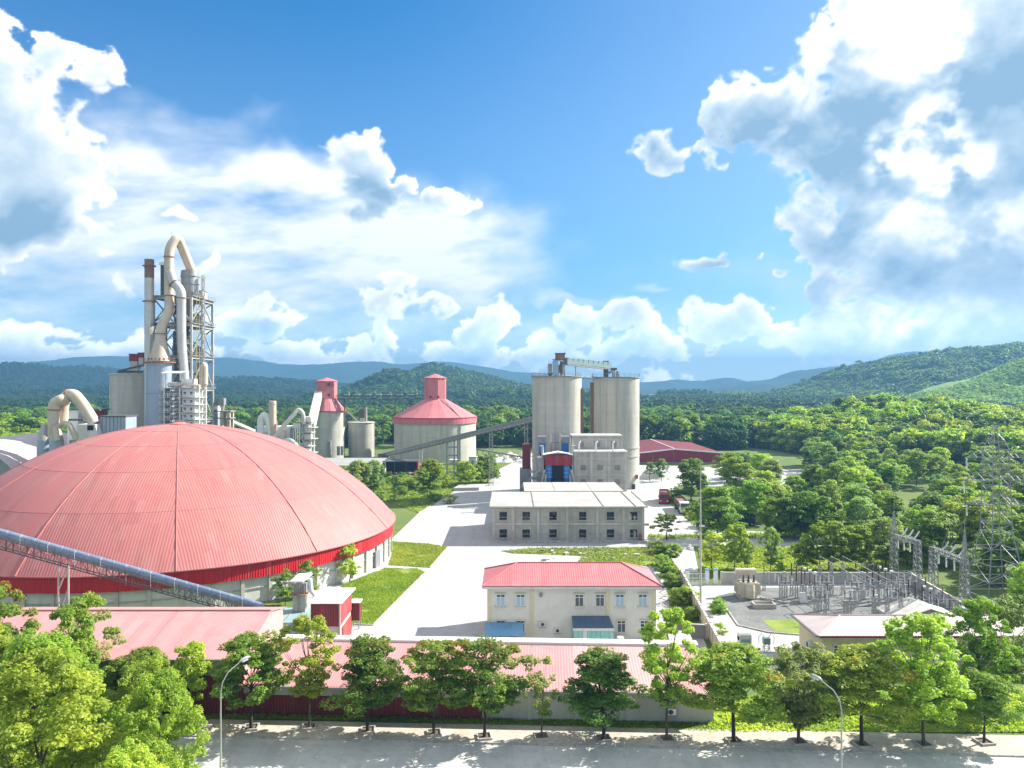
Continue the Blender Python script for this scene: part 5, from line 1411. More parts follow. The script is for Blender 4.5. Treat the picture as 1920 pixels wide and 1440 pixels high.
rl = MB(); rail(rl, [(hx(1028), 228.9, hz_(682)), (hx(1036), 228.9, hz_(682))], 1.1, .06, .8); rail(rl, [(hx(1058), 229.4, hz_(684)), (hx(1063), 229.4, hz_(684))], 1.1, .06, .8); rl.build('guard_rail', 'steel_dark', hh)
MB().beam((hx(1059), 230, hz_(663)), (hx(1059), 230, hz_(650)), .06).build('lightning_rod', 'steel_grey', hh)
bc = thing('belt_bridge', 'pale green enclosed belt bridge spanning the tops of the twin tall silos', 'conveyor bridge', (23, 238, 36))
a, b = Vector((hx(1060), 231, 40.0)), Vector((31.2, 245.5, 38.9))
MB().beam(a, b, 1.6, 1.9).build('gallery', 'teal_roof', bc)
mb = MB(); mb.beam(a - Vector((0, 0, 1.2)), b - Vector((0, 0, 1.2)), 1.9, .25); mb.build('floor_beam', 'steel_pale', bc)
for t_ in np.linspace(.05, .95, 9): p = a.lerp(b, t_); MB().beam(p + Vector((-.2, -1.05, -1.0)), p + Vector((.2, -1.05, 1.0)), .1).build('rib', 'steel_grey', bc)
for t_ in (.22, .95): p = a.lerp(b, t_); MB().beam((p.x, p.y, B), p - Vector((0, 0, 1)), .3).build('leg', 'yellow_paint', bc)
e2 = thing('silo_vent_gear', 'grey fan casing and vent gear on the right tall silo', 'machinery', (34, 246, 35.26))
q2 = 245 / F
def gx(px_): return (px_ - 960) * q2
def gz(py_): return H - (py_ - 720) * q2
MB().box(gx(1132), gx(1140), 244, 246, 35.27, gz(678)).build('casing', 'steel_dark', e2)
MB().box(gx(1131), gx(1141), 243.8, 246.2, gz(678) + .01, gz(676.5)).build('cap', 'steel_grey', e2)
for k in range(4): MB().box(gx(1127.5 + k * .3), gx(1133), 243.9, 245, gz(692 - k * 4), gz(691 - k * 4)).build('deck', 'steel_grey', e2)
MB().box(gx(1146), gx(1156), 244, 246, gz(694), gz(690)).build('vent_box', 'steel_dark', e2)
MB().box(gx(1149), gx(1153), 244.3, 245.6, 35.27, gz(694)).build('vent_neck', 'steel_pale', e2)
MB().tube([(gx(1141), 244.6, gz(700)), (gx(1146), 244.4, gz(696)), (gx(1150), 244.4, gz(701)), (gx(1150), 244.4, 35.3)], .5, 8).build('fan_duct', 'steel_blue', e2)
MB().box(gx(1155), gx(1159), 244, 245.5, 35.27, gz(696)).build('panel_box', 'steel_grey', e2)
ct = thing('roof_catwalk', 'dark footbridge joining the two tall silo roofs', 'catwalk', (23, 239, 35))
MB().beam((20.4, 234.5, 35.0), (26.4, 242.4, 34.6), 1.2, .4).build('deck', 'steel_dark', ct)
rl = MB(); rail(rl, [(20.4, 233.9, 35.2), (26.4, 241.8, 34.8)], 1.1, .05, 1.5); rl.build('guard_rail', 'steel_grey', ct)

# ------------------------------------------------------------------ clinker silos with red hats
def hat_silo(x, y, r, hw, ht, rt, htop, hpk, lab, n=8, band=0.0, twist=.2):
    s = thing('clinker_silo', lab, 'silo', (x, y, 0), 'silos with red pointed roofs')
    o = MB().lathe(x, y, [(r, 0), (r, hw)], 64).build('shell', 'concrete_silo', s); o.data.shade_smooth()
    ro = r + .5
    if band: MB().lathe(x, y, [(ro, hw - .1), (ro, hw + band)], 48).build('roof_band', 'silo_red', s)
    zb = hw + band
    for k in range(16):
        a0, a1 = twist + k * 2 * math.pi / 16, twist + (k + 1) * 2 * math.pi / 16
        mb = MB()
        P = [(x + ro * math.cos(a0), y + ro * math.sin(a0), zb), (x + ro * math.cos(a1), y + ro * math.sin(a1), zb), (x + rt * .9 * math.cos(a1), y + rt * .9 * math.sin(a1), ht), (x + rt * .9 * math.cos(a0), y + rt * .9 * math.sin(a0), ht)]
        mb.sheet(P, .12, (-math.sin((a0 + a1) / 2), math.cos((a0 + a1) / 2), 0)); mb.build('roof_panel', 'silo_red', s)
    MB().lathe(x, y, [(r, hw - .1), (ro + .1, zb - .05), (ro + .1, zb - .35)], 48).build('eaves', 'fascia_red', s)
    tw = MB().lathe(x, y, [(rt, ht - 1.0), (rt, htop)], n, twist, twist + 2 * math.pi).build('turret', 'silo_red', s)
    MB().lathe(x, y, [(rt + .35, htop - .1), (rt + .35, htop + .12), (.05, hpk)], n, twist, twist + 2 * math.pi).build('turret_roof', 'silo_red', s)
    return s, tw
hs1, tw = hat_silo(-34.0, 340, 18.0, 16.1, 26.6, 4.95, 35.6, 37.6, 'wide grey silo drum with a broad red conical roof and turret', 8, 2.6, .35)
for a in (-1.2, -1.9): MB().obox((-34 + 4.9 * math.cos(a), 340 + 4.9 * math.sin(a), 26.9), .9, .3, .9, a + 1.57).build('turret_vent', 'wall_crimson', hs1)
MB().tube([(-34 + 18.2 * math.cos(-.85), 340 + 18.2 * math.sin(-.85), 0), (-34 + 18.2 * math.cos(-.85), 340 + 18.2 * math.sin(-.85), 18.8), (-34 + 5.2 * math.cos(-.85), 340 + 5.2 * math.sin(-.85), 26.9)], .22, 6).build('pipe', 'steel_grey', hs1)
hs2, tw2 = hat_silo(-82.4, 342, 7.7, 21.2, 26.4, 4.6, 34.2, 35.9, 'narrower tall silo with red conical roof and windowed turret', 6, 0.0, .45)
for a, z in ((-1.15, 32.2), (-1.15, 27.6), (-.7, 32.2)): MB().obox((-82.4 + 4.3 * math.cos(a), 342 + 4.3 * math.sin(a), z), 1.0, .5, 1.2, a + 1.57).build('turret_window', 'wall_maroon', hs2)
for px_ in (618, 634, 641): p = W(px_, 845, 333.5); MB().box(p.x - .5, p.x + .5, 333.2, 335, 2, 8.2 if px_ < 620 else 6).build('valve_box', 'steel_grey', hs2)
st = thing('small_silo', 'small tan concrete silo with a vent filter on its roof', 'silo', (-68.6, 350, 0))
o = MB().lathe(-68.6, 350, [(5.8, 0), (5.8, 15.4)], 48).build('shell', 'concrete_silo', st); o.data.shade_smooth()
MB().lathe(-68.6, 350, [(5.9, 15.4), (6.1, 15.4), (6.1, 15.7), (.01, 15.8)], 48).build('roof_slab', 'concrete_trim', st)
MB().box(-69.5, -67.2, 349, 351, 17.5, 21.6).build('vent_filter', 'steel_dark', st)
MB().box(-69.3, -67.4, 349.2, 350.8, 15.8, 17.5).build('filter_hopper', 'steel_pale', st)
MB().cyl(-66.5, 350, .45, 15.8, 22.3, 10).build('vent_pipe', 'concrete_trim', st)
rl = MB(); rail(rl, [(-74.2, 348.5, 15.7), (-70, 344.5, 15.7), (-66, 344.6, 15.7), (-63, 348.5, 15.7)], 1.1, .06, 1.5)
for x in (-62.7, -62.2): rl.beam((x, 349, 0), (x, 349, 15.8), .08)
for z in np.arange(1, 15.8, .7): rl.beam((-62.7, 349, z), (-62.2, 349, z), .06)
rl.build('guard_rail', 'steel_grey', st)

# bridges between them
bb = thing('turret_bridge', 'dark lattice belt bridge between the two red turrets', 'conveyor bridge', (-58, 341, 27))
a, b = Vector((-78, 341, 27.2)), Vector((-38.8, 341, 27.2))
br_ = MB()
for y in (-1, 1):
    for z in (-.9, .7): br_.beam(a + Vector((0, y, z)), b + Vector((0, y, z)), .25)
for i in range(16):
    p, q_ = a.lerp(b, i / 16), a.lerp(b, (i + 1) / 16)
    for y in (-1, 1): br_.beam(p + Vector((0, y, -.9 if i % 2 else .7)), q_ + Vector((0, y, .7 if i % 2 else -.9)), .15)
br_.build('truss', 'steel_dark', bb)
MB().beam(a + Vector((0, 0, -.2)), b + Vector((0, 0, -.2)), 1.6, .3).build('belt', 'steel_grey', bb)
for i in range(7): p = a.lerp(b, .12 + i * .12); MB().box(p.x - 1.3, p.x + 1.1, 340.2, 341.8, 28.0, 28.5).build('belt_cover', 'steel_pale', bb)
for px_ in (646, 741, 771):
    x = (px_ - 960) / F * 341; MB().beam((x, 341, 26.3), (x, 341, 14), .45).build('leg', 'steel_dark', bb)
x = (741 - 960) / F * 341
MB().beam((x, 341, 17.5), (x + 6.5, 341, 25.5), .3).build('brace', 'steel_dark', bb); MB().beam((x, 341, 22.5), (x + 3.4, 341, 26.3), .25).build('brace', 'steel_dark', bb)
MB().beam((-64, 341, 17.2), (-46, 341, 16.6), .3, .5).build('lower_beam', 'steel_dark', bb)
lk = thing('silo_chute', 'pale sloping chute from the tall red-hatted silo down to the small tan silo', 'chute', (-74, 345, 15.7))
MB().beam((-78.5, 343, 25.2), (-69.8, 348, 16.2), .7).build('chute', 'steel_pale', lk)
# long inclined belt to the tall silo
ib = thing('inclined_conveyor', 'long dark inclined belt conveyor climbing to the tall silos past the wide drum', 'conveyor', (-20, 270, 0))
a, b = W(722, 853, 303), W(1002, 786, 233)
MB().beam(a, b, 1.7, 1.1).build('gallery', 'steel_grey', ib)
MB().beam(a + Vector((0, 0, .75)), b + Vector((0, 0, .75)), 2.0, .25).build('roof', 'steel_pale', ib)
tr = MB()
for i in range(40):
    p, q_ = a.lerp(b, i / 40), a.lerp(b, (i + 1) / 40)
    tr.beam(p + Vector((0, -.95, -.8)), p + Vector((0, -.95, .6)), .12); tr.beam(p + Vector((0, -.95, -.8)), q_ + Vector((0, -.95, .6)), .1)
tr.beam(a + Vector((0, -.95, -.8)), b + Vector((0, -.95, -.8)), .2); tr.build('truss', 'steel_dark', ib)
for px_, wide_ in ((803, 0), (867, 1), (935, 0), (722, 0), (990, 0)):
    t_ = (px_ - 722) / 280; p = a.lerp(b, t_)
    if wide_:
        tw_ = MB()
        for dx in (-1.9, 0.6, 1.9):
            for dy in (-1.5, 1.5): tw_.beam((p.x + dx, p.y + dy, 0), (p.x + dx, p.y + dy, p.z - .5), .32)
        for z in np.arange(2.4, p.z, 2.9):
            for dy in (-1.5, 1.5): tw_.beam((p.x - 1.9, p.y + dy, z), (p.x + 1.9, p.y + dy, z), .25)
            for dx in (-1.9, 1.9): tw_.beam((p.x + dx, p.y - 1.5, z), (p.x + dx, p.y + 1.5, z), .2)
        tw_.build('trestle_tower', 'steel_grey', ib)
    else:
        lg = MB(); lattice(lg, (p.x, p.y, 0), (p.x, p.y, p.z - .5), 1.4, .9, max(2, int(p.z / 3)), .16, .09); lg.build('trestle', 'steel_pale' if px_ > 900 else 'concrete_trim', ib)
MB().box(a.x - 2.5, a.x + 1.5, 301, 306, 0, a.z + .6).build('tail_house', 'steel_dark', ib)

# small buildings at their feet
wh = thing('white_store', 'low store with pale grey pitched roof at the dome edge', 'store', (-60, 287, 0))
MB().box(-80, -47.5, 274, 300, 0, 3.9).build('wall', 'wall_white', wh)
for a_, b_ in ((-80.6, -64.2), (-64.1, -46.8)):
    MB().sheet([(a_, 273.2, 4.0), (b_, 273.2, 4.0), (b_, 287, 5.4), (a_, 287, 5.4)], .1).build('roof_slope', 'steel_pale', wh)
    MB().sheet([(a_, 300.6, 4.0), (b_, 300.6, 4.0), (b_, 287.1, 5.4), (a_, 287.1, 5.4)], .1).build('roof_slope', 'steel_pale', wh)
mb = MB(); mb.add([(-47.4, 274, 3.9), (-47.4, 300, 3.9), (-47.4, 287, 5.3)], [(0, 1, 2)]); mb.build('gable', 'wall_white', wh)
ru = thing('open_brick_shed', 'open shed with a dark inside and one red brick end wall', 'shed', (-40, 283, 0))
MB().box(-47, -34.6, 286.5, 287, 0, 4.5).build('back_wall', 'dark_metal', ru)  # darkness of the shed's inside put into this wall's colour
MB().box(-47.2, -34.0, 279.5, 287.2, 4.6, 4.85).build('roof', 'steel_dark', ru)
rk = random.Random(9)
for i in range(9):
    for j in range(6):
        if i > 5 and j > 6 - (i - 4): continue
        MB().box(-34.6, -34.05, 279.4 + j * 1.15 + .35 * (i % 2), 280.5 + j * 1.15 + .35 * (i % 2), i * .5, i * .5 + .46).build('brick', 'brick', ru)
for x in (-46.8, -42.8, -38.6): MB().box(x - .12, x + .12, 279.6, 279.9, 0, 4.6).build('post', 'steel_dark', ru)
jk = thing('scrap_pile', 'jumble of rusty scrap in front of the open brick shed', 'scrap pile', (-40, 277, 0))
for i in range(34):
    x, y = rk.uniform(-46, -34), rk.uniform(275.5, 279)
    o = MB().obox((x, y, 0), rk.uniform(.4, 1.6), rk.uniform(.4, 1.2), rk.uniform(.3, 1.3), rk.uniform(0, 3)).build('scrap', rk.choice(('rust', 'steel_pale', 'hut_red', 'white_paint', 'steel_dark')), jk)
for i, (px_, py_, w, h, lab) in enumerate(((886, 872, 3.0, 3.2, 'small pale gatehouse beside the conveyor frame'), (851, 872, 3.0, 1.9, 'low concrete kiosk in front of the wide silo drum'))):
    p = G(px_, py_); k_ = thing('kiosk', lab, 'kiosk', p)
    MB().box(p.x - w / 2, p.x + w / 2, p.y, p.y + w, 0, h).build('wall', 'wall_white', k_)
    MB().box(p.x - w / 2 - .4, p.x + w / 2 + .4, p.y - .4, p.y + w + .4, h + .01, h + .25).build('roof', 'concrete_trim', k_)
    MB().box(p.x - .45, p.x + .45, p.y - .05, p.y - .01, 0, min(2.0, h - .2)).build('door', 'steel_grey', k_)
# gravel and rubble
def heap(x, y, r, h, lab, nm='gravel_heap'):
    mb = MB(); n, k = 28, 9
    for i in range(k + 1):
        f = i / k
        for j in range(n):
            a = 2 * math.pi * j / n; g = mnoise.fractal(Vector((math.cos(a) * 2 + x, math.sin(a) * 2, f * 3)), 1, 2, 3)
            rr = r * (1 - f) * (1 + .25 * g); mb.v.append((x + rr * math.cos(a), y + rr * math.sin(a), max(-.05, h * (1 - (1 - f) ** 1.25) * (1 + .12 * g) - (.1 if i == 0 else 0))))
    for i in range(k):
        for j in range(n): mb.f.append((i * n + j, i * n + (j + 1) % n, (i + 1) * n + (j + 1) % n, (i + 1) * n + j))
    o = mb.build(nm, 'gravel_pile', org=(x, y, 0)); o.data.shade_smooth(); return tag(o, lab, 'gravel heap', 'heaps of pale gravel')
for px_, py_, r, h, lab in ((1228, 897, 6.5, 4.4, 'white gravel heap before the red warehouse'), (1255, 893, 5.0, 3.0, 'lower white gravel heap next to the round tree'), (1385, 880, 5, 2.2, 'pale gravel heap on the far yard edge')):
    p = G(px_, py_); heap(p.x, p.y, r, h, lab)
for i in range(26):
    px_ = 905 + rk.uniform(0, 95); py_ = rk.uniform(853, 868); p = G(px_, py_)
    heap(p.x, p.y, rk.uniform(2.0, 5), rk.uniform(.9, 2.2), 'one of the pale rubble mounds strewn behind the works road', 'rubble_mound')
fe = thing('belt_trestle', 'dark low belt trestle running through the rubble field', 'conveyor', (-12, 360, 0))
a, b = W(893, 842, 360), W(985, 858, 330)
MB().beam(a, b, 1.2, .5).build('belt', 'steel_dark', fe)
for t_ in np.linspace(0.03, .97, 9): p = a.lerp(b, t_); MB().beam((p.x, p.y, 0), (p.x, p.y, p.z - .2), .3).build('leg', 'steel_dark', fe)

# ------------------------------------------------------------------ red warehouse
rw_ = thing('red_warehouse', 'long low crimson sheet warehouse with dull red roof', 'warehouse', (70, 335, 0))
wx0, wx1, wy0, wy1 = 53.0, 86.0, 317.0, 372.0
for a_, b_ in zip(np.linspace(wx0, wx1, 6)[:-1], np.linspace(wx0, wx1, 6)[1:]):
    MB().box(a_ + .02, b_ - .02, wy0, wy0 + .2, .8, 4.65).build('cladding', 'wall_crimson', rw_)
mb = MB(); mb.add([(wx0, wy0 + .01, 4.65), (wx1, wy0 + .01, 4.65), (67, wy0 + .01, 6.1)], [(0, 1, 2)]); mb.build('gable', 'wall_crimson', rw_)
MB().box(wx0, wx1, wy0 + .1, wy1, 0, .8).build('plinth', 'concrete_dark', rw_)
for x in (wx0, wx1 - .2): MB().box(x, x + .2, wy0 + .21, wy1, .8, 4.6).build('side_cladding', 'wall_crimson', rw_)
MB().sheet([(wx0 - .6, wy0 - .6, 4.7), (67, wy0 - .6, 6.3), (67, wy1, 6.3), (wx0 - .6, wy1, 4.7)], .12, (0, 1, 0)).build('roof_slope', 'wall_maroon', rw_)
MB().sheet([(67, wy0 - .6, 6.3), (wx1 + .6, wy0 - .6, 4.7), (wx1 + .6, wy1, 4.7), (67, wy1, 6.3)], .12, (0, 1, 0)).build('roof_slope', 'wall_maroon', rw_)
for p, q_ in (((wx0 - .6, wy0 - .7, 4.62), (67, wy0 - .7, 6.22)), ((67, wy0 - .7, 6.22), (wx1 + .6, wy0 - .7, 4.62))): MB().beam(p, q_, .14, .5).build('verge_board', 'white_paint', rw_)
MB().box(66.8, 67.2, wy0 - .5, wy1, 6.3, 6.42).build('ridge_cap', 'wall_white', rw_)

# ------------------------------------------------------------------ kiln line: preheater tower and ducts
TX0, TX1, TY0, TY1 = -112.0, -100.2, 240.0, 257.0
LV = [0, 11, 21.5, 31.8, 42.0, 52.2, 60.7]
pt = thing('preheater_tower', 'tall open steel preheater tower with braced floors behind the dome', 'preheater tower', (-106, 248, 0))
cs = [(x, y) for x in (TX0, TX1) for y in (TY0, (TY0 + TY1) / 2, TY1)]
for x, y in cs: MB().tube([(x, y, 0), (x, y, 60.7)], .48, 8).build('column', 'steel_pale', pt)
for z in LV[1:]:
    fl = MB().box(TX0 - .8, TX1 + .8, TY0 - .8, TY1 + .8, z - .25, z).build('floor', 'steel_grey', pt)
    bm = MB()
    for x in (TX0, TX1): bm.beam((x, TY0, z - .7), (x, TY1, z - .7), .35, .8)
    for y in (TY0, TY1): bm.beam((TX0, y, z - .7), (TX1, y, z - .7), .35, .8)
    bm.build('floor_beam', 'steel_pale', pt)
    rl = MB(); rail(rl, [(TX0 - .8, TY0 - .8, z), (TX1 + .8, TY0 - .8, z), (TX1 + .8, TY1 + .8, z)], 1.1, .07, 2.0); rl.build('guard_rail', 'steel_grey', pt)
for i in range(6):
    z0, z1 = LV[i], LV[i + 1] - .9
    ym = (TY0 + TY1) / 2
    for q, (p, s) in enumerate((((TX1, TY0, z0), (TX1, ym, z1)), ((TX1, TY1, z0), (TX1, ym, z1)), ((TX0, TY0, z0), ((TX0 + TX1) / 2, TY0, z1)), ((TX1, TY0, z0), ((TX0 + TX1) / 2, TY0, z1)), ((TX0, TY1, z0), (TX1, TY1, z1)), ((TX1, TY1, z0), (TX0, TY1, z1)), ((TX0, TY0, z0), (TX0, TY1, z1)), ((TX0, TY1, z0), (TX0, TY0, z1)))):
        MB().beam(p, s, .32).build('brace', 'steel_grey' if q > 3 else 'steel_pale', pt)
CY = [(-103.6, 247, 2.7, 69.4, 7.0, 7.5, 'steel_grey', 'grey cyclone drum standing on the top floor of the preheater tower'),
      (-107.2, 250.5, 2.8, 58.4, 5.0, 6.0, 'steel_dark', 'dark cyclone hanging under the top floor of the preheater tower'),
      (-106.2, 248, 3.0, 50.0, 6.5, 5.5, 'steel_dark', 'dark cyclone in the middle of the preheater tower'),
      (-107.0, 250.0, 3.0, 40.0, 5.5, 5.0, 'steel_dark', 'lowest dark cyclone inside the preheater tower'),
      (-102.6, 254, 1.7, 40.0, 7.5, 3.0, 'duct_silver', 'pale vessel with domed head on the outer side of the tower')]
for x, y, r, zt_, hc, hk, m_, lab in CY:
    c = thing('cyclone', lab, 'cyclone', (x, y, zt_ - hc - hk), 'cyclones of the preheater tower')
    o = edges(MB().lathe(x, y, [(.01, zt_), (r * .97, zt_), (r, zt_ - .3), (r, zt_ - hc)], 28).build('drum', m_, c))
    edges(MB().lathe(x, y, [(r, zt_ - hc), (.55, zt_ - hc - hk)], 28).build('cone', m_, c))
    for f in (.25, .6): MB().lathe(x, y, [(r, zt_ - hc * f), (r + .2, zt_ - hc * f), (r + .2, zt_ - hc * f - .25), (r, zt_ - hc * f - .25)], 28).build('hoop', 'steel_grey', c)
rp = random.Random(8)
for i in range(1, 6):
    for j in range(5):
        x, y = rp.uniform(TX0 + 1, TX1 - 2), rp.uniform(TY0 + 1, TY1 - 2); z = LV[i]
        MB().box(x, x + rp.uniform(1, 3), y, y + rp.uniform(1, 3), z, z + rp.uniform(1.2, 4)).build('machine', rp.choice(('steel_dark', 'steel_grey', 'rust', 'steel_pale')), pt)
    MB().tube([(rp.uniform(TX0 + 1, TX1 - 1), TY0 + 1.5, LV[i]), (rp.uniform(TX0 + 1, TX1 - 1), TY0 + 3, LV[i + 1] - .3)], rp.uniform(.3, .7), 8).build('feed_pipe', rp.choice(('steel_grey', 'steel_dark')), pt)
k_ = 240 / F
def KP(px_, py_, Y=240.0): return W(px_, py_, Y)
def smooth_path(P, n=5):
    """round the corners of a duct"""
    P = [Vector(p) for p in P]; out = [P[0]]
    for i in range(1, len(P) - 1):
        a, b, c = P[i - 1], P[i], P[i + 1]
        d = min((b - a).length, (c - b).length) * .45
        s, e = b + (a - b).normalized() * d, b + (c - b).normalized() * d
        for j in range(n + 1):
            t_ = j / n; out.append(s.lerp(b, t_).lerp(b.lerp(e, t_), t_))
    return out + [P[-1]]
def duct(name, lab, pts, r, m_, group='hot gas ducts of the kiln line', flanges=(), n=16):
    root = thing(name, lab, 'duct', Vector(pts[0]), group)
    sp = smooth_path(pts)
    o = MB().tube(sp, r, n).build('pipe', m_, root); o.data.shade_smooth(); o.data.set_sharp_from_angle(angle=R(50))
    tot = len(sp) - 1
    for f in flanges:
        i = f * tot; a = int(min(i, tot - 1)); p = sp[a].lerp(sp[a + 1], i - a); d = (sp[a + 1] - sp[a]).normalized()
        rr = r if not isinstance(r, list) else r[0]
        MB().tube([p - d * .14, p + d * .14], rr + .22, n).build('flange', 'rust', root)
    return root
duct('riser_duct', 'tall beige goose-neck duct arching over the top of the preheater tower', [KP(317, 560, 239), KP(317, 465, 239), KP(333, 443, 240.5), KP(343, 468, 243), KP(361, 512, 246.5)], 1.42, 'duct_beige', flanges=(.05,))
duct('downcomer', 'silver down-duct bending off the goose-neck and dropping down the tower front', [KP(319, 512, 237.6), KP(324, 528, 237.2), KP(340, 545, 236.8), KP(340, 575, 236.8), KP(340, 640, 236.8), KP(346, 712, 236.8)], 1.40, 'duct_silver', flanges=(.2, .5))
duct('gas_duct', 'beige duct zigzagging from the tower top down to the cooling tower cone', [KP(317, 556, 237.8), KP(319, 580, 237.2), KP(302, 612, 235), KP(301, 640, 235)], 1.42, 'duct_beige', flanges=(.0, .93))
sk = thing('exhaust_stack', 'slim exhaust stack with brown banded top beside the preheater tower', 'chimney', (KP(280, 700, 238).x, 238, 0))
sx = KP(280, 700, 238).x
o = MB().lathe(sx, 238, [(1.55, 0), (1.45, 30), (1.4, 65.8)], 24).build('shaft', 'duct_silver', sk); o.data.shade_smooth()
o = MB().lathe(sx, 238, [(1.4, 65.8), (1.4, 71.6), (1.1, 71.6), (1.1, 66)], 24).build('top_band', 'stack_brown', sk)
for z in (69.6, 58.6, 39.5): MB().lathe(sx, 238, [(1.4, z - .15), (1.95, z - .15), (1.95, z + .15), (1.4, z + .15)], 24).build('ring_deck', 'stack_brown' if z > 60 else 'rust', sk)
gc = thing('cooling_tower', 'wide pale cylinder with conical top standing in front of the preheater tower', 'cooling tower', (KP(300.5, 700, 235).x, 235, 0))
cx = KP(300.5, 700, 235).x
edges(MB().lathe(cx, 235, [(3.95, 0), (3.95, 39.4)], 40).build('shell', 'steel_blue', gc))
edges(MB().lathe(cx, 235, [(3.4, 40.0), (2.9, 41.5), (1.55, 46.8), (1.45, 48.5)], 32).build('cone', 'duct_beige', gc))
MB().lathe(cx, 235, [(3.9, 39.41), (4.9, 39.41), (4.9, 39.75), (.1, 40)], 32).build('ring_deck', 'rust', gc)
rl = MB(); rail(rl, [(cx + 4.8 * math.cos(a), 235 + 4.8 * math.sin(a), 39.75) for a in np.linspace(0, 2 * math.pi, 17)], 1.1, .06, 3); rl.build('guard_rail', 'steel_grey', gc)
for k in range(16):
    a = k * math.pi / 8; MB().obox((cx + 3.2 * math.cos(a), 235 + 3.2 * math.sin(a), 40.0), .3, .3, .9, a).build('bolt_lug', 'rust', gc)
for z in (10, 20, 30): MB().lathe(cx, 235, [(3.95, z), (4.05, z), (4.05, z + .25), (3.95, z + .25)], 40).build('hoop', 'steel_grey', gc)
dk = thing('vent_shaft', 'narrow dark shaft beside the goose-neck on the tower top', 'duct', (KP(306, 549, 246).x, 246, 60.7))
x = KP(306, 549, 246).x
MB().box(x - .6, x + .6, 245.4, 246.6, 60.71, 71.0).build('shaft', 'steel_dark', dk); MB().box(x - .9, x + .9, 245.1, 246.9, 71.01, 72.0).build('cap', 'white_paint', dk)
# access tower, ladder mast and yellow stair on the tower's side
lm = thing('ladder_mast', 'slim lattice ladder mast rising above the tower roof', 'mast', (KP(381, 553, 247).x, 247, 0))
x = KP(381, 553, 247).x; mb = MB(); lattice(mb, (x, 247, 0), (x, 247, 67.8), .9, .8, 48, .14, .09); mb.build('lattice', 'steel_pale', lm)
ys = thing('stair_tower', 'thin yellow caged stair running up the preheater tower', 'stair tower', (KP(371.5, 700, 238.5).x, 238.5, 0))
x = KP(371.5, 700, 238.5).x
for i, (z0, z1) in enumerate(zip(LV[:-1], LV[1:])):
    s = MB()
    for dx in (-.45, .45): s.beam((x + dx, 238.5, z0), (x + dx, 238.5, z1), .12)
    for z in np.arange(z0 + .6, z1, 1.0): s.beam((x - .45, 238.4, z), (x + .45, 238.4, z + (.5 if i % 2 else -.5) * 0 + .4), .08)
    s.build('flight', 'yellow_paint', ys)
pn = thing('roof_machine_room', 'small pale machine room on the tower roof corner', 'machine room', (-101, 252, 60.71))
MB().box(-104.2, -100.6, 249.5, 253.5, 60.71, 63.2).build('wall', 'concrete_trim', pn); MB().box(-104.4, -100.4, 249.3, 253.7, 63.21, 63.4).build('roof', 'steel_grey', pn)
for i, (dx, h) in enumerate(((0, 79.0), (2.2, 77.0))):
    lr = tag(MB().beam((KP(322 , 450, 240).x + dx * .6, 240, 73.5 + 3.6), (KP(322, 450, 240).x + dx * .6, 240, h + 1.5), .09).build('lightning_rod', 'steel_grey', org=(KP(322, 450, 240).x + dx * .6, 240, 73.5)), ('taller' if i == 0 else 'shorter') + ' lightning rod on the goose-neck duct top', 'lightning rod')
# heat recovery boiler, stacked white floors
bo = thing('boiler_house', 'white open boiler frame of stacked floors and pipes in front of the tower', 'boiler', (-103, 230, 0))
k2 = 231 / F
ax0, ax1, am = (315 - 960) * k2, (380 - 960) * k2, (344 - 960) * k2
zs_ = [H - (y - 720) * k2 for y in (800, 786, 772.5, 758.5, 744.5, 727)]
for x in (ax0, am, (372 - 960) * k2, ax1):
    for y in (228.5, 233.5): MB().box(x - .16, x + .16, y - .16, y + .16, 0, zs_[-1]).build('column', 'white_paint', bo)
for z in [10.0, 14.5] + zs_:
    MB().box(ax0 - 1.0, ax1 + .3, 227.6, 234.0, z - .12, z).build('floor', 'concrete_trim', bo)
    rl = MB(); rail(rl, [(ax0 - 1.0, 227.6, z), (ax1 + .3, 227.6, z)], 1.05, .06, 1.4); rl.build('guard_rail', 'white_paint', bo)
for i, z in enumerate(zs_[:-1]):
    h = zs_[i + 1] - z - .35
    MB().box(ax0 + .5, am - .5, 229, 233.4, z, z + h * .75).build('drum_casing', 'steel_grey', bo)
    MB().box(ax0 + .9, am - .9, 228.6, 229, z + .1, z + .5).build('burner', 'rust', bo)
    MB().box(am + .4, ax1 - 1.6, 229, 233.4, z, z + h).build('casing', 'white_paint', bo)
    for q in range(2): MB().obox((am + 1.3 + q * 1.9, 228.9, z + h * .35), .55, .3, .7).build('manhole', 'steel_dark', bo)
    MB().tube([(ax0 + .3, 228.3, z + h * .4), (ax0 + 1.2, 228.2, z + h * .4), (ax0 + 1.2, 228.2, z - .3)], .12, 6).build('pipe', 'white_paint', bo)
    MB().tube([(ax0 + 3.6, 228.3, z + h * .4), (ax0 + 2.8, 228.2, z + h * .4), (ax0 + 2.8, 228.2, z - .3)], .12, 6).build('pipe', 'white_paint', bo)
zt_ = zs_[-1]
MB().box(am + .2, ax1 - 2.4, 229, 233, zt_, zt_ + 2.6).build('upper_casing', 'white_paint', bo)
MB().tube([(ax0 + .6, 230, zt_ + .9), (am - .3, 230, zt_ + .9)], .8, 14).build('steam_drum', 'steel_pale', bo)
MB().tube([(ax0 + 3, 229.6, zt_ + .6), (am + 1, 229.2, zt_ + 1.2), (ax1, 229, zt_ + .4)], .55, 10).build('pipe', 'duct_beige', bo)
MB().sheet([(ax0 - .8, 228, zt_ + 4.4), (am + .2, 228, zt_ + 4.4), (am + .6, 231, zt_ + 5.0), (ax0 - .3, 231, zt_ + 5.0)], .12).build('canopy', 'white_paint', bo)
for x in (ax0, am - .4): MB().box(x - .1, x + .1, 229.4, 229.6, zt_, zt_ + 4.5).build('canopy_post', 'steel_pale', bo)
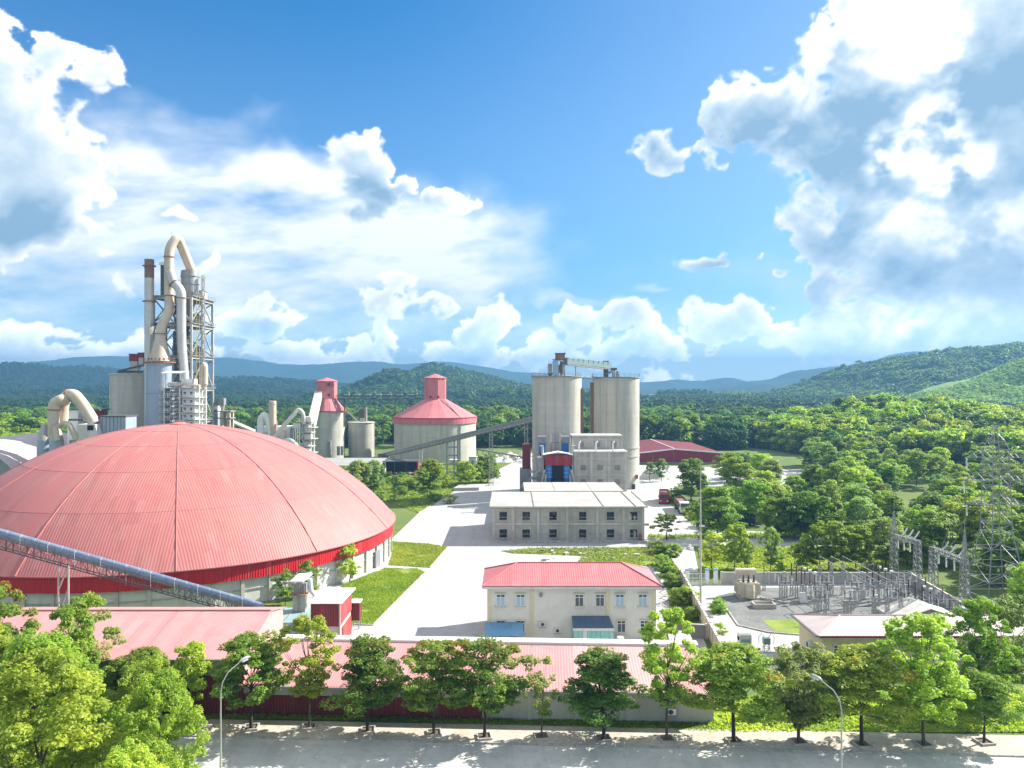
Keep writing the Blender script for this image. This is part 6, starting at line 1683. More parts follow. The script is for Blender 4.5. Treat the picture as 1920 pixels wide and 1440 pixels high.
MB().lathe((383 - 960) * k2, 231, [(.01, 39.5), (.7, 39.2), (1.05, 38.3), (1.05, 33.0), (.6, 32)], 16).build('surge_tank', 'duct_beige', bo)
# raw meal silo
rm = thing('raw_meal_silo', 'tan concrete silo with red hoist boxes left of the exhaust stack', 'silo', (-123.8, 252, 0))
o = MB().lathe(-123.8, 252, [(7.4, 0), (7.4, 36.0)], 64).build('shell', 'concrete_silo', rm); o.data.shade_smooth()
MB().lathe(-123.8, 252, [(7.4, 36.01), (7.7, 36.01), (7.7, 36.5), (.01, 36.6)], 64).build('roof_slab', 'concrete_trim', rm)
MB().box(-128.5, -120, 250, 254, 36.6, 37.4).build('machine_deck', 'steel_dark', rm)
for px_, z0, z1, w in ((253, 37.4, 42.6, 2.6), (267, 38.6, 43.0, 1.6)):
    x = (px_ - 960) / F * 251; MB().box(x - w / 2, x + w / 2, 250, 252.5, z0, z0 + 3).build('hoist_case', 'steel_pale', rm); MB().box(x - w / 2 - .1, x + w / 2 + .1, 249.9, 252.6, z0 + 3.01, z1).build('hoist_head', 'wall_crimson', rm)
    MB().box(x - w / 2 - .3, x + w / 2 + .3, 249.7, 252.8, z1 + .01, z1 + .25).build('hoist_roof', 'steel_dark', rm)
MB().beam((-128, 250, 37.2), (-118, 250, 39.6), .6).build('slide', 'steel_dark', rm)

# ------------------------------------------------------------------ bag house with big beige ducts, left
k3 = 205 / F
def LP(px_, py_, Y=205.0): return W(px_, py_, Y)
lz = thing('cyclone_battery', 'pair of pale steel filter drums on a concrete frame at the dome edge', 'filter drums', (LP(92, 860).x, 205, 0))
for px_, r_ in ((74, 1.75), (106, 1.75)):
    p = LP(px_, 860); zt_ = LP(px_, 826).z
    edges(MB().lathe(p.x, 205 + (2 if px_ < 90 else 0), [(r_, 10.4), (r_, zt_)], 24).build('drum', 'steel_blue', lz))
    edges(MB().lathe(p.x, 205 + (2 if px_ < 90 else 0), [(r_, zt_), (r_ * .75, zt_ + 2.0), (.8, zt_ + 3.4), (.7, zt_ + 4.2), (.1, zt_ + 4.3)], 24).build('hood', 'steel_pale', lz))
MB().box(LP(58, 0).x, LP(125, 0).x, 202.6, 209, 9.6, 10.3).build('frame_slab', 'concrete', lz)
for px_ in (60, 90, 122): MB().box(LP(px_, 0).x - .35, LP(px_, 0).x + .35, 203, 203.7, 0, 9.59).build('frame_leg', 'concrete', lz)
duct('flue_duct', 'thick beige elbow duct standing on the pale filter drums', [LP(101, 822), LP(100, 772), LP(102, 755), LP(118, 748), LP(122, 752, 208)], 1.42, 'duct_beige', flanges=(.25,))
duct('flue_duct', 'big beige inverted-V duct sloping down behind the dome', [LP(118, 800, 209), LP(116, 772, 208.5), LP(120, 745, 207.5), LP(138, 738, 206.5), LP(154, 757, 206), LP(178, 795, 205.5)], 1.55, 'duct_beige', flanges=(.52,))
duct('flue_duct', 'small beige branch duct curling off the pale filter drums', [LP(110, 800, 203.5), LP(120, 793, 203.4), LP(131, 797, 203.2), LP(138, 812, 203), LP(143, 824, 203)], .72, 'duct_beige')
duct('flue_duct', 'short upright beige branch duct in front of the thick elbow', [LP(103, 800, 203), LP(105, 808, 202.9), LP(108, 826, 202.8)], .72, 'duct_beige')
fb = thing('bag_house', 'blue-grey ribbed filter house with white gable at the dome edge', 'filter house', (LP(200, 830).x, 208, 0))
ba, bb_ = LP(184, 0).x, LP(232, 0).x
MB().box(ba, bb_, 206, 212, 0, LP(0, 782).z).build('case', 'steel_blue', fb)
for px_ in np.arange(188, 232, 7): x = LP(px_, 0).x; MB().box(x - .07, x + .07, 205.85, 206, 6, LP(0, 782).z).build('rib', 'steel_grey', fb)
MB().box(ba - .2, bb_ + .2, 205.7, 212.3, LP(0, 782).z + .01, LP(0, 781).z + .2).build('roof', 'steel_dark', fb)
mb = MB(); xa, xb, xm = LP(168, 0).x, LP(200, 0).x, LP(184, 0).x
mb.add([(xa, 203.5, 6), (xb, 203.5, 13), (xm, 203.5, LP(0, 795).z), (xa, 203.5, LP(0, 795).z), (xa, 205.8, 6), (xb, 205.8, 13), (xm, 205.8, LP(0, 795).z), (xa, 205.8, LP(0, 795).z)], [(0, 1, 2, 3), (1, 5, 6, 2), (2, 6, 7, 3), (0, 3, 7, 4)]); mb.build('fan_house', 'wall_white', fb)
MB().box(xa + .3, xm - .4, 203.3, 203.49, LP(0, 806).z, LP(0, 797).z).build('opening', 'dark_void', fb)
MB().box(LP(140, 0).x, LP(166, 0).x, 206, 211, 0, LP(0, 796).z).build('duct_case', 'white_paint', fb)
mb = MB(); mb.slab([(LP(122, 0).x, 207), (LP(150, 0).x, 207), (LP(150, 0).x, 211), (LP(122, 0).x, 211)], 8, LP(0, 826).z); mb.build('hopper_case', 'steel_blue', fb)
MB().beam(LP(125, 787, 210), LP(160, 787, 210), 2, .5).build('top_deck', 'steel_dark', fb)
bs = thing('bin_shed', 'small white shed beyond the inverted-V duct', 'shed', (LP(136, 778, 225).x, 225, 0))
MB().box(LP(126, 0, 225).x, LP(146, 0, 225).x, 225, 229, 0, LP(0, 769, 225).z).build('wall', 'white_paint', bs); MB().box(LP(125, 0, 225).x, LP(147, 0, 225).x, 224.6, 229.4, LP(0, 769, 225).z + .01, LP(0, 767.5, 225).z).build('roof', 'steel_dark', bs)
cb = thing('control_cabin', 'dark roofed cabin behind the blue-grey filter house', 'cabin', (LP(178, 0, 225).x, 225, 0))
MB().box(LP(168, 0, 225).x, LP(188, 0, 225).x, 225, 229, 0, LP(0, 770, 225).z).build('wall', 'wall_maroon', cb); MB().box(LP(163, 0, 225).x, LP(190, 0, 225).x, 224, 230, LP(0, 770, 225).z + .01, LP(0, 767, 225).z).build('roof', 'steel_dark', cb)
# arched clinker hall
hb = thing('arched_hall', 'grey barrel-roofed hall cut by the picture edge behind the dome', 'hall', (-146, 215, 0))
cxh, rh, zc = -147.0, 22.0, 17.6
def arc(y0, y1, n=18):
    mb = MB()
    for i in range(n + 1):
        t_ = math.pi * i / n; x = cxh - rh * math.cos(t_); z = zc * math.sin(t_) ** .8
        mb.v += [(x, y0, z), (x, y1, z)]
    mb.f = [(2 * i, 2 * i + 2, 2 * i + 3, 2 * i + 1) for i in range(n)]
    return mb
for y0, y1 in ((198, 214), (214.02, 230), (230.02, 246)): o = arc(y0, y1).build('roof_vault', 'roof_pink', hb); o.data.shade_smooth()
mb = MB(); n = 18
mb.v = [(cxh - (rh - .3) * math.cos(math.pi * i / n), 198.4, (zc - .2) * math.sin(math.pi * i / n) ** .8) for i in range(n + 1)]; mb.f = [tuple(range(n + 1))[::-1]]; mb.build('gable_wall', 'steel_grey', hb)

# ------------------------------------------------------------------ coal mill group between dome and clinker silos
k4 = 300 / F
def MP(px_, py_, Y=300.0): return W(px_, py_, Y)
ch = thing('mill_chimney', 'short tan chimney pipe above the dome edge', 'chimney', (MP(511, 0).x, 300, 0))
edges(MB().lathe(MP(511, 0).x, 300, [(1.5, 0), (1.4, MP(0, 752).z), (1.1, MP(0, 752).z + .1), (1.1, MP(0, 757).z)], 20).build('shaft', 'duct_beige', ch))
MB().lathe(MP(511, 0).x, 300, [(1.4, MP(0, 757).z), (1.6, MP(0, 757).z), (1.6, MP(0, 758).z), (1.4, MP(0, 758).z)], 20).build('ring', 'duct_silver', ch)
duct('mill_duct', 'white inverted-U duct over the dome edge', [MP(489, 812), MP(489, 786), MP(496, 777), MP(503, 788), MP(511, 822)], 1.35, 'white_paint')
duct('mill_duct', 'long silver duct slanting up from behind the dome to the white mill tower', [MP(508, 826, 298), MP(553, 775, 302), MP(560, 767, 303), MP(568, 775, 303), MP(570, 795, 303)], .85, 'duct_silver')
duct('mill_duct', 'low white duct hump just above the dome rim', [MP(528, 836), MP(540, 823), MP(552, 830), MP(560, 845)], .9, 'white_paint')
mh = thing('mill_house', 'white sheeted mill building half hidden by the dome', 'mill building', (MP(525, 0).x, 302, 0))
MB().box(MP(512, 0).x, MP(541, 0).x, 303, 310, 0, MP(0, 800).z).build('wall', 'white_paint', mh)
MB().box(MP(516, 0).x, MP(532, 0).x, 302, 303, 0, MP(0, 806).z).build('annex', 'wall_white', mh)
MB().box(MP(474, 0).x, MP(500, 0).x, 302, 308, 0, MP(0, 800).z).build('side_wall', 'steel_blue', mh)
MB().box(MP(541, 0).x, MP(546, 0).x, 302, 305, 0, MP(0, 803).z).build('shaft', 'steel_grey', mh)
MB().box(MP(506, 0).x, MP(512, 0).x, 304, 306, MP(0, 800).z, MP(0, 790).z).build('feed_box', 'hut_red', mh)
mt_ = thing('mill_tower', 'cluttered white steel mill tower with decks and pipes beside the red-hatted silo', 'mill tower', (MP(575, 0).x, 305, 0))
ta, tb_ = MP(564, 0, 305).x, MP(586, 0, 305).x
for x in (ta, tb_):
    for y in (303, 307.5): MB().box(x - .18, x + .18, y - .18, y + .18, 0, MP(0, 784, 305).z).build('column', 'white_paint', mt_)
for i, py_ in enumerate((848, 836, 822, 810, 801, 790)):
    z = MP(0, py_, 305).z
    if z < 1: continue
    MB().box(ta - (1.4 if i % 2 else .4), tb_ + (1.6 if i % 2 == 0 else .5), 302.4, 308, z - .2, z).build('deck', 'concrete_trim', mt_)
    rl = MB(); rail(rl, [(ta - 1.2, 302.4, z), (tb_ + 1.4, 302.4, z)], 1.1, .07, 1.2); rl.build('guard_rail', 'white_paint', mt_)
    MB().box(ta + .4 + .5 * (i % 3), tb_ - .4 - .4 * ((i + 1) % 3), 303.5, 307, z, z + 1.9).build('machine', ('white_paint', 'steel_pale', 'wall_white')[i % 3], mt_)
    MB().box(ta + .2 + i * .3, ta + 1.0 + i * .3, 302.8, 303.4, z, z + 1.3).build('motor', 'steel_grey', mt_)
for q in range(4): MB().tube([(ta - 2.2 + q * .8, 302.5, 4), (ta - 2.2 + q * .8, 302.5, MP(0, 806 - q * 3, 305).z), (ta + .5, 303, MP(0, 804 - q * 3, 305).z)], .18, 6).build('pipe', 'white_paint', mt_)
MB().box(ta - 2.6, ta - .2, 303, 306, MP(0, 803, 305).z, MP(0, 794, 305).z).build('bin', 'white_paint', mt_)
ga = thing('belt_gallery', 'beige enclosed belt gallery rising steeply to the windowed red turret', 'conveyor gallery', MP(585, 800, 308))
MB().beam(MP(583, 800, 308), MP(597, 738, 338), 3.0, 2.4).build('gallery', 'concrete_trim', ga)
MB().beam(MP(583, 800, 308) + Vector((1.6, 0, 0)), MP(597, 738, 338) + Vector((1.6, 0, 0)), .15, 2.4).build('side_panel', 'wall_white', ga)
# small works right of the kiln tower
sb = thing('switch_house', 'white and blue switch house right of the preheater tower', 'building', (KP(403, 0, 262).x, 262, 0))
MB().box(KP(398, 0, 262).x, KP(408.5, 0, 262).x, 262, 266, 0, KP(0, 774, 262).z).build('lower_wall', 'steel_blue', sb); MB().box(KP(397, 0, 262).x, KP(409, 0, 262).x, 261.8, 266.2, KP(0, 774, 262).z + .01, KP(0, 761, 262).z).build('upper_wall', 'white_paint', sb)
MB().box(KP(396, 0, 262).x, KP(409.5, 0, 262).x, 261.5, 266.5, KP(0, 761, 262).z + .01, KP(0, 760, 262).z).build('roof', 'steel_dark', sb)
for q in range(4): x = KP(400 + q * 2.2, 0, 262).x; MB().box(x - .12, x + .12, 261.7, 261.79, KP(0, 773, 262).z, KP(0, 768, 262).z).build('window', 'glass', sb)
lt = thing('feed_tower', 'concrete post tower with a grey hopper head right of the kiln', 'feed tower', (KP(418, 0, 258).x, 258, 0))
for px_ in (418, 431): 
    for y in (257, 260): x = KP(px_, 0, 258).x; MB().box(x - .5, x + .5, y - .4, y + .4, 0, KP(0, 772, 258).z).build('post', 'concrete', lt)
for py_ in (772, 785): MB().box(KP(409, 0, 258).x, KP(436, 0, 258).x, 256.4, 260.8, KP(0, py_, 258).z, KP(0, py_ - 2, 258).z).build('deck', 'concrete_dark', lt)
MB().box(KP(412.5, 0, 258).x, KP(422, 0, 258).x, 256.8, 259, KP(0, 759, 258).z, KP(0, 747, 258).z).build('hopper_head', 'steel_grey', lt)
MB().lathe(KP(417, 0, 258).x, 258, [(.4, KP(0, 772, 258).z), (.9, KP(0, 759, 258).z)], 10).build('hopper_cone', 'steel_pale', lt)
ic = thing('feed_conveyor', 'short inclined belt conveyor running down behind the dome top', 'conveyor', KP(450, 800, 262))
MB().beam(KP(430, 788, 260), KP(476, 808, 270), 1.6, .9).build('gallery', 'concrete_trim', ic); MB().beam(KP(430, 790, 259.2), KP(476, 810, 269.2), .3, .9).build('truss', 'steel_dark', ic)

# ------------------------------------------------------------------ substation compound
def panel_wall(name, lab, a, b, h, n, m_='concrete', th=.16, post=.32):
    a, b = Vector(a), Vector(b); d = (b - a).normalized(); rz = math.atan2(d.y, d.x)
    w = thing(name, lab, 'wall', (a + b) / 2, 'walls round the substation')
    for i in range(n):
        p, q = a.lerp(b, i / n), a.lerp(b, (i + 1) / n); c = (p + q) / 2; L = (q - p).length
        MB().obox(c, L - post - .01, th, h - .15, rz).build('wall_panel', m_, w)
        MB().obox(c + Vector((0, 0, h - .145)), L - post - .01, th + .12, .13, rz).build('coping', 'concrete_trim', w)
        MB().obox(p, post, post, h + .08, rz).build('pier', 'concrete_trim', w)
    MB().obox(b, post, post, h + .08, rz).build('pier', 'concrete_trim', w)
    return w
panel_wall('compound_wall', 'grey concrete wall along the back of the substation', (34.6, 126.7, 0), (65.5, 126.5, 0), 2.0, 12)
panel_wall('compound_wall', 'grey concrete wall along the far right side of the substation', (65.5, 125.9, 0), (63.2, 100.0, 0), 2.0, 10)
panel_wall('compound_wall', 'stained concrete wall between the rough strip and the substation drive', (28.1, 127.5, 0), (24.9, 91.5, 0), 2.2, 14, 'plaster_yellow')
panel_wall('yard_wall', 'short dark rubble wall behind the rusty coop', (19.4, 100.2, 0), (25.2, 99.4, 0), 1.9, 2, 'concrete_dark')
gt = thing('compound_gate', 'white bar gate between blue-capped white pillars', 'gate', (30.9, 126.7, 0))
for x in (28.9, 32.2, 33.6):
    MB().box(x - .28, x + .28, 126.4, 127.0, 0, 2.3).build('pillar', 'white_paint', gt); MB().box(x - .34, x + .34, 126.34, 127.06, 2.31, 2.5).build('pillar_cap', 'awning_blue', gt)
for x in np.arange(29.3, 32.0, .22): MB().box(x, x + .05, 126.65, 126.7, .1, 1.75).build('bar', 'frame_white', gt)
for z in (.15, .95, 1.7): MB().box(29.2, 31.9, 126.6, 126.64, z, z + .07).build('rail', 'frame_white', gt)

# transformer
tx = thing('transformer', 'big cream power transformer with a horizontal oil tank on top', 'transformer', (36.4, 118.5, 0))
MB().box(35.2, 37.6, 117.6, 120.2, .35, 2.5).build('tank', 'tx_cream', tx)
MB().box(34.9, 37.9, 117.3, 120.5, .05, .35).build('plinth', 'concrete', tx)
o = edges(MB().tube([(34.9, 120.0, 3.75), (38.0, 120.0, 3.75)], .5, 18).build('oil_conservator', 'tx_cream', tx))
for x in (35.4, 37.4): MB().box(x - .08, x + .08, 119.9, 120.1, 2.5, 3.3).build('bracket', 'tx_cream', tx)
for s, x in ((-1, 34.95), (1, 37.85)):
    for k in range(7): MB().box(x - .28, x + .28, 117.75 + k * .34, 117.85 + k * .34, .7, 2.35).build('radiator_fin', 'tx_cream', tx)
for i in range(3):
    p = Vector((35.6 + i * .8, 118.2, 2.5)); MB().lathe(p.x, p.y, [(.16, 2.5), (.22, 2.6), (.14, 2.75), (.2, 2.85), (.12, 3.0), (.17, 3.1), (.08, 3.5), (.03, 3.7)], 10).build('bushing', 'insulator_brown', tx)
    MB().lathe(p.x, 119.1, [(.1, 2.5), (.13, 2.6), (.08, 2.75), (.03, 3.0)], 8).build('bushing', 'insulator_white', tx)
MB().tube([(36.4, 117.4, .4), (36.4, 117.3, 1.4), (36.4, 117.5, 2.3)], .7, 14).build('cooler_drum', 'tx_cream', tx)
MB().beam((38, 117.6, .3), (41.0, 115.4, .12), .25, .3).build('pipe', 'concrete_trim', tx)
ob_ = thing('oil_pit', 'low concrete kerbed pit in the gravel before the transformer', 'oil pit', (37, 113.2, 0))
for a_ in ((35.5, 38.7, 112.4, 112.6), (35.5, 38.7, 114.0, 114.2), (35.5, 35.7, 112.61, 113.99), (38.5, 38.7, 112.61, 113.99)): MB().box(*a_, .03, .75).build('kerb_wall', 'concrete', ob_)
MB().box(35.71, 38.49, 112.61, 113.99, .05, .3).build('fill', 'gravel_pile', ob_)

def insul(mb, x, y, z0, z1, r=.075):
    n = max(4, int((z1 - z0) / .14)); prof = []
    for i in range(n):
        z = z0 + (z1 - z0) * i / n; dz = (z1 - z0) / n
        prof += [(r * .6, z), (r * 1.25, z + dz * .3), (r * .6, z + dz * .6)]
    mb.lathe(x, y, prof + [(r * .6, z1), (.01, z1)], 6); return mb
def isolator(x, y, h, lab):
    t = thing('disconnector', lab, 'disconnector', (x, y, 0), 'switchgear in the substation')
    for s in (-1.2, 1.2):
        m = MB(); lattice(m, (x + s * .5, y + s * .6, 0), (x + s * .5, y + s * .6, h * .6), .38, .38, 5, .06, .035); m.build('leg', 'steel_galv', t)
    MB().box(x - 1.2, x + 1.2, y - .9, y - .75, h * .6, h * .6 + .14).build('crossbeam', 'steel_galv', t); MB().box(x - 1.2, x + 1.2, y + .75, y + .9, h * .6, h * .6 + .14).build('crossbeam', 'steel_galv', t)
    for i in range(3):
        xx = x - 1.0 + i
        for yy in (y - .82, y + .82):
            m = MB(); insul(m, xx, yy, h * .6 + .14, h * .6 + 1.25); m.build('insulator', 'insulator_brown' if i % 2 else 'insulator_white', t)
        MB().tube([(xx, y - 1.1, h * .6 + 1.3), (xx, y + 1.1, h * .6 + 1.3)], .035, 5).build('blade', 'steel_galv', t)
    MB().tube([(x - 1.1, y, h * .6 + 1.7), (x + 1.1, y, h * .6 + 1.7)], .03, 5).build('busbar', 'steel_galv', t)
    return t
def poles(x, y, h, kind, lab):
    """three breaker poles or current transformers in a line"""
    t = thing('circuit_breaker' if kind == 'cb' else 'current_transformer', lab, 'circuit breaker' if kind == 'cb' else 'current transformer', (x, y, 0), 'switchgear in the substation')
    for i in range(3):
        xx, yy = x + i * .25, y - i * 1.35
        m = MB(); lattice(m, (xx, yy, 0), (xx, yy, h * .45), .4, .34, 4, .055, .035); m.build('pedestal', 'steel_galv', t)
        MB().box(xx - .25, xx + .25, yy - .2, yy + .2, h * .45, h * .45 + .3).build('mechanism_box', 'steel_galv', t)
        m = MB(); insul(m, xx, yy, h * .45 + .3, h * .86 if kind == 'ct' else h, .13 if kind == 'cb' else .1); m.build('insulator', 'insulator_brown', t)
        if kind == 'ct':
            MB().tube([(xx - .22, yy, h * .92), (xx + .22, yy, h * .92)], .24, 12).build('head', 'insulator_white', t)
        else: MB().box(xx - .1, xx + .1, yy - .1, yy + .1, h, h + .15).build('terminal', 'steel_galv', t)
    return t
isolator(41.4, 117.2, 4.2, 'first three-phase disconnector right of the transformer')
poles(43.4, 119.2, 5.2, 'cb', 'tall dark breaker poles between the first two disconnectors')
poles(45.3, 118.8, 4.8, 'ct', 'white-headed current transformers beside the tall dark breaker poles')
isolator(47.6, 117.0, 4.2, 'second three-phase disconnector from the transformer')
isolator(50.2, 112.6, 4.6, 'disconnector below the sloping busbars, on the near side')
isolator(53.0, 116.6, 4.2, 'disconnector just right of the sloping busbars')
poles(55.2, 119.4, 5.3, 'cb', 'dark breaker poles in the right half of the yard')
poles(56.9, 118.9, 5.0, 'ct', 'white-headed current transformers in the right half of the yard')
isolator(59.2, 117.0, 4.2, 'disconnector nearest the right compound wall, far row')
isolator(47.0, 107.6, 4.6, 'near-row disconnector closest to the control house hip')
isolator(50.8, 107.2, 4.6, 'near-row disconnector in the middle of the yard')
isolator(54.6, 107.6, 4.4, 'near-row disconnector right of the middle')
poles(57.6, 111.5, 4.6, 'cb', 'dark breaker poles in the near row by the right wall')
poles(60.6, 113.0, 3.4, 'ct', 'current transformers stepping along the right compound wall')
isolator(61.8, 120.0, 3.6, 'small disconnector in the far right compound corner')
for i, (x, y, h) in enumerate(((44.0, 110.5, 3.6), (57.4, 106.0, 3.8), (56.2, 112.5, 4.4), (59.8, 109.0, 3.4), (61.2, 105.5, 3.2))):
    isolator(x, y, h, 'small disconnector, ' + ORD(i) + ' of five from the oil pit across the near switchyard')
for i, (x, y) in enumerate(((43.2, 106.0), (46.0, 112.0), (48.9, 103.4), (53.2, 103.0), (55.0, 110.0), (58.8, 103.2), (61.4, 109.5), (62.2, 115.5), (40.2, 122.5), (51.0, 123.0), (57.0, 123.0))):
    b_ = thing('post_insulator', 'single insulator post on a lattice leg, ' + ORD(i) + ' from the oil pit', 'insulator post', (x, y, 0), 'insulator posts of the switchyard')
    m = MB(); lattice(m, (x, y, 0), (x, y, 2.6), .35, .3, 5, .055, .035); m.build('leg', 'steel_galv', b_)
    m = MB(); insul(m, x, y, 2.6, 4.0, .1); m.build('insulator', 'insulator_brown', b_)
    MB().tube([(x - 1.2, y, 4.05), (x + 1.2, y, 4.05)], .035, 5).build('busbar', 'steel_galv', b_)
for i, x in enumerate((48.1, 49.9, 51.7)):
    for j, y in enumerate((120.0, 101.5 + .6)):
        bp = thing('busbar_post', ORD(i) + ' busbar post from the transformer, ' + ('far' if j == 0 else 'near') + ' row', 'busbar post', (x, y, 0), 'busbar posts')
        m = MB(); lattice(m, (x, y, 0), (x, y, 4.7), .45, .35, 9, .06, .04); m.build('mast', 'steel_galv', bp)
        m = MB(); insul(m, x, y, 4.7, 6.0, .1); m.build('insulator', 'insulator_brown', bp)
    tag(MB().tube([(x, 120.2, 6.08), (x, 111, 6.1), (x, 101.8, 6.08)], .05, 6).build('busbar', 'steel_galv', org=(x, 111, 6)), ORD(i) + ' long sloping busbar tube from the transformer side', 'busbar', 'long busbar tubes')
for i, (px_, py_, lab) in enumerate(((1507, 1132, 'white cabinet below the tall breaker poles'), (1643, 1136, 'white cabinet in the right half of the switchyard'))):
    p = G(px_, py_); c = thing('cabinet', lab, 'cabinet', p, 'white cabinets in the switchyard')
    MB().box(p.x - .4, p.x + .4, p.y, p.y + .6, .15, 1.5).build('case', 'white_paint', c); MB().box(p.x - .45, p.x + .45, p.y - .05, p.y + .65, 1.51, 1.58).build('roof', 'steel_pale', c)
    MB().box(p.x - .34, p.x + .34, p.y - .02, p.y - .001, .25, 1.42).build('door', 'frame_white', c); MB().box(p.x - .45, p.x + .45, p.y - .05, p.y + .65, .05, .149).build('plinth', 'concrete', c)
p = G(1398, 1222); c = thing('cabinet', 'dark green arched cabinet on the substation drive', 'cabinet', p)
MB().box(p.x - .75, p.x + .75, p.y, p.y + 1.0, 0, 1.75).build('case', 'steel_pale', c); MB().box(p.x - .55, p.x + .55, p.y - .04, p.y - .001, .3, 1.5).build('door', 'cabinet_green', c)
MB().tube([(p.x - .75, p.y + .5, 1.75), (p.x + .75, p.y + .5, 1.75)], .5, 12).build('arched_top', 'steel_pale', c)
p = G(1437, 1222); c = thing('earthing_device', 'small grey box on lattice legs with curved leads', 'switch box', p)
m = MB(); lattice(m, p, p + Vector((0, 0, 1.0)), .7, .6, 2, .06, .04); m.build('stand', 'steel_galv', c)
MB().box(p.x - .4, p.x + .4, p.y - .35, p.y + .35, 1.0, 1.75).build('box', 'cabinet_green', c)
for s in (-1, 1): MB().tube([(p.x + s * .25, p.y, 1.75), (p.x + s * .6, p.y, 2.3), (p.x + s * .95, p.y, 1.8), (p.x + s * .9, p.y, .9)], .04, 5).build('lead', 'steel_dark', c)
MB().beam((p.x - 2.2, p.y + .2, .3), (p.x - .7, p.y + .2, .25), .3, .3).build('duct', 'rust', c)

# control house
cx0, cx1, cy0, cy1, cz = 35.9, 64.5, 89.0, 96.0, 4.0
chs = thing('control_house', 'long low yellow control house with pale pink hipped roof', 'house', (50, 92.5, 0))
MB().box(cx0, cx1, cy0, cy1, 0, cz - .35).build('wall', 'plaster_yellow', chs)
MB().box(cx0 - .6, cx1 + .6, cy0 - .6, cy1 + .6, cz - .34, cz - .05).build('eaves_slab', 'wall_white', chs)
e = [(cx0 - .65, cy0 - .65, cz + .02), (cx1 + .65, cy0 - .65, cz + .02), (cx1 + .65, cy1 + .65, cz + .02), (cx0 - .65, cy1 + .65, cz + .02)]
ra, rb_ = (cx0 + 3.6, 92.5, cz + 1.15), (cx1 - 3.6, 92.5, cz + 1.15)
for q in ([e[0], e[1], rb_, ra], [e[2], e[3], ra, rb_], [e[1], e[2], rb_], [e[3], e[0], ra]): MB().sheet(q, .06).build('roof_slope', 'roof_pink', chs)
for a, b in ((e[0], ra), (e[1], rb_), (e[2], rb_), (e[3], ra), (ra, rb_)): MB().tube([Vector(a) + Vector((0, 0, .03)), Vector(b) + Vector((0, 0, .03))], .08, 6).build('ridge_cap', 'roof_pink', chs)
MB().box(cx0 - .6, cx1 + .6, cy0 - .82, cy0 - .66, cz - .16, cz + .04).build('gutter', 'wall_maroon', chs)
MB().box(cx0 - .95, cx0 - .66, cy0 - .6, cy1 + .6, cz - .1, cz + .02).build('gutter', 'steel_dark', chs)
for x in np.linspace(cx0 + .2, cx1 - .2, 8): MB().box(x - .2, x + .2, cy0 - .08, cy0, 0, cz - .36).build('pilaster', 'plaster_yellow', chs)
for x in (38.2, 42.6, 58.4): window(chs, x, 1.35, 1.8, 1.35, cy0, 0, sill='wall_white')
wn = window(chs, 53.0, 1.2, 2.6, 1.5, cy0, 1, sill='wall_white')
for x in (40.1, 54.6): MB().box(x - .15, x + .15, cy0 - .04, cy0 - .001, 3.1, 3.4).build('vent', 'dark_metal', chs)
ac = thing('air_conditioner', 'white air conditioner on the end wall of the yellow control house', 'air conditioner', (cx0 - .3, 93, 1.5))
MB().box(cx0 - .55, cx0 - .08, 91.5, 92.4, 1.5, 2.2).build('case', 'white_paint', ac); MB().box(cx0 - .57, cx0 - .551, 91.65, 92.25, 1.58, 2.12).build('fan_grille', 'dark_metal', ac); MB().box(cx0 - .56, cx0 - .001, 91.5, 92.4, 1.42, 1.49).build('bracket', 'steel_grey', ac)
gb = thing('gabled_store', 'low grey gabled store peeping over the pink roof ridge', 'store', (54.0, 102, 0))
MB().box(50.2, 57.6, 99.0, 104, 0, 2.6).build('wall', 'concrete', gb)
mb = MB(); mb.add([(49.6, 98.95, 2.6), (58.2, 98.95, 2.6), (53.9, 98.95, 4.0), (49.6, 104, 2.6), (58.2, 104, 2.6), (53.9, 104, 4.0)], [(0, 1, 2), (3, 5, 4)]); mb.build('gable', 'concrete_dark', gb)
MB().sheet([(49.4, 98.7, 2.62), (53.9, 98.7, 4.12), (53.9, 104.3, 4.12), (49.4, 104.3, 2.62)], .1).build('roof_slope', 'concrete_trim', gb); MB().sheet([(53.9, 98.7, 4.12), (58.4, 98.7, 2.62), (58.4, 104.3, 2.62), (53.9, 104.3, 4.12)], .1).build('roof_slope', 'concrete_trim', gb)
tk = thing('water_tank', 'steel water tank standing on a brick pier by the gabled store', 'water tank', (59.5, 100.5, 0))
MB().box(58.8, 60.4, 99.8, 101.2, 0, 2.7).build('pier', 'brick', tk); o = edges(MB().tube([(58.7, 100.5, 3.35), (60.5, 100.5, 3.35)], .62, 16).build('tank', 'steel_galv', tk))

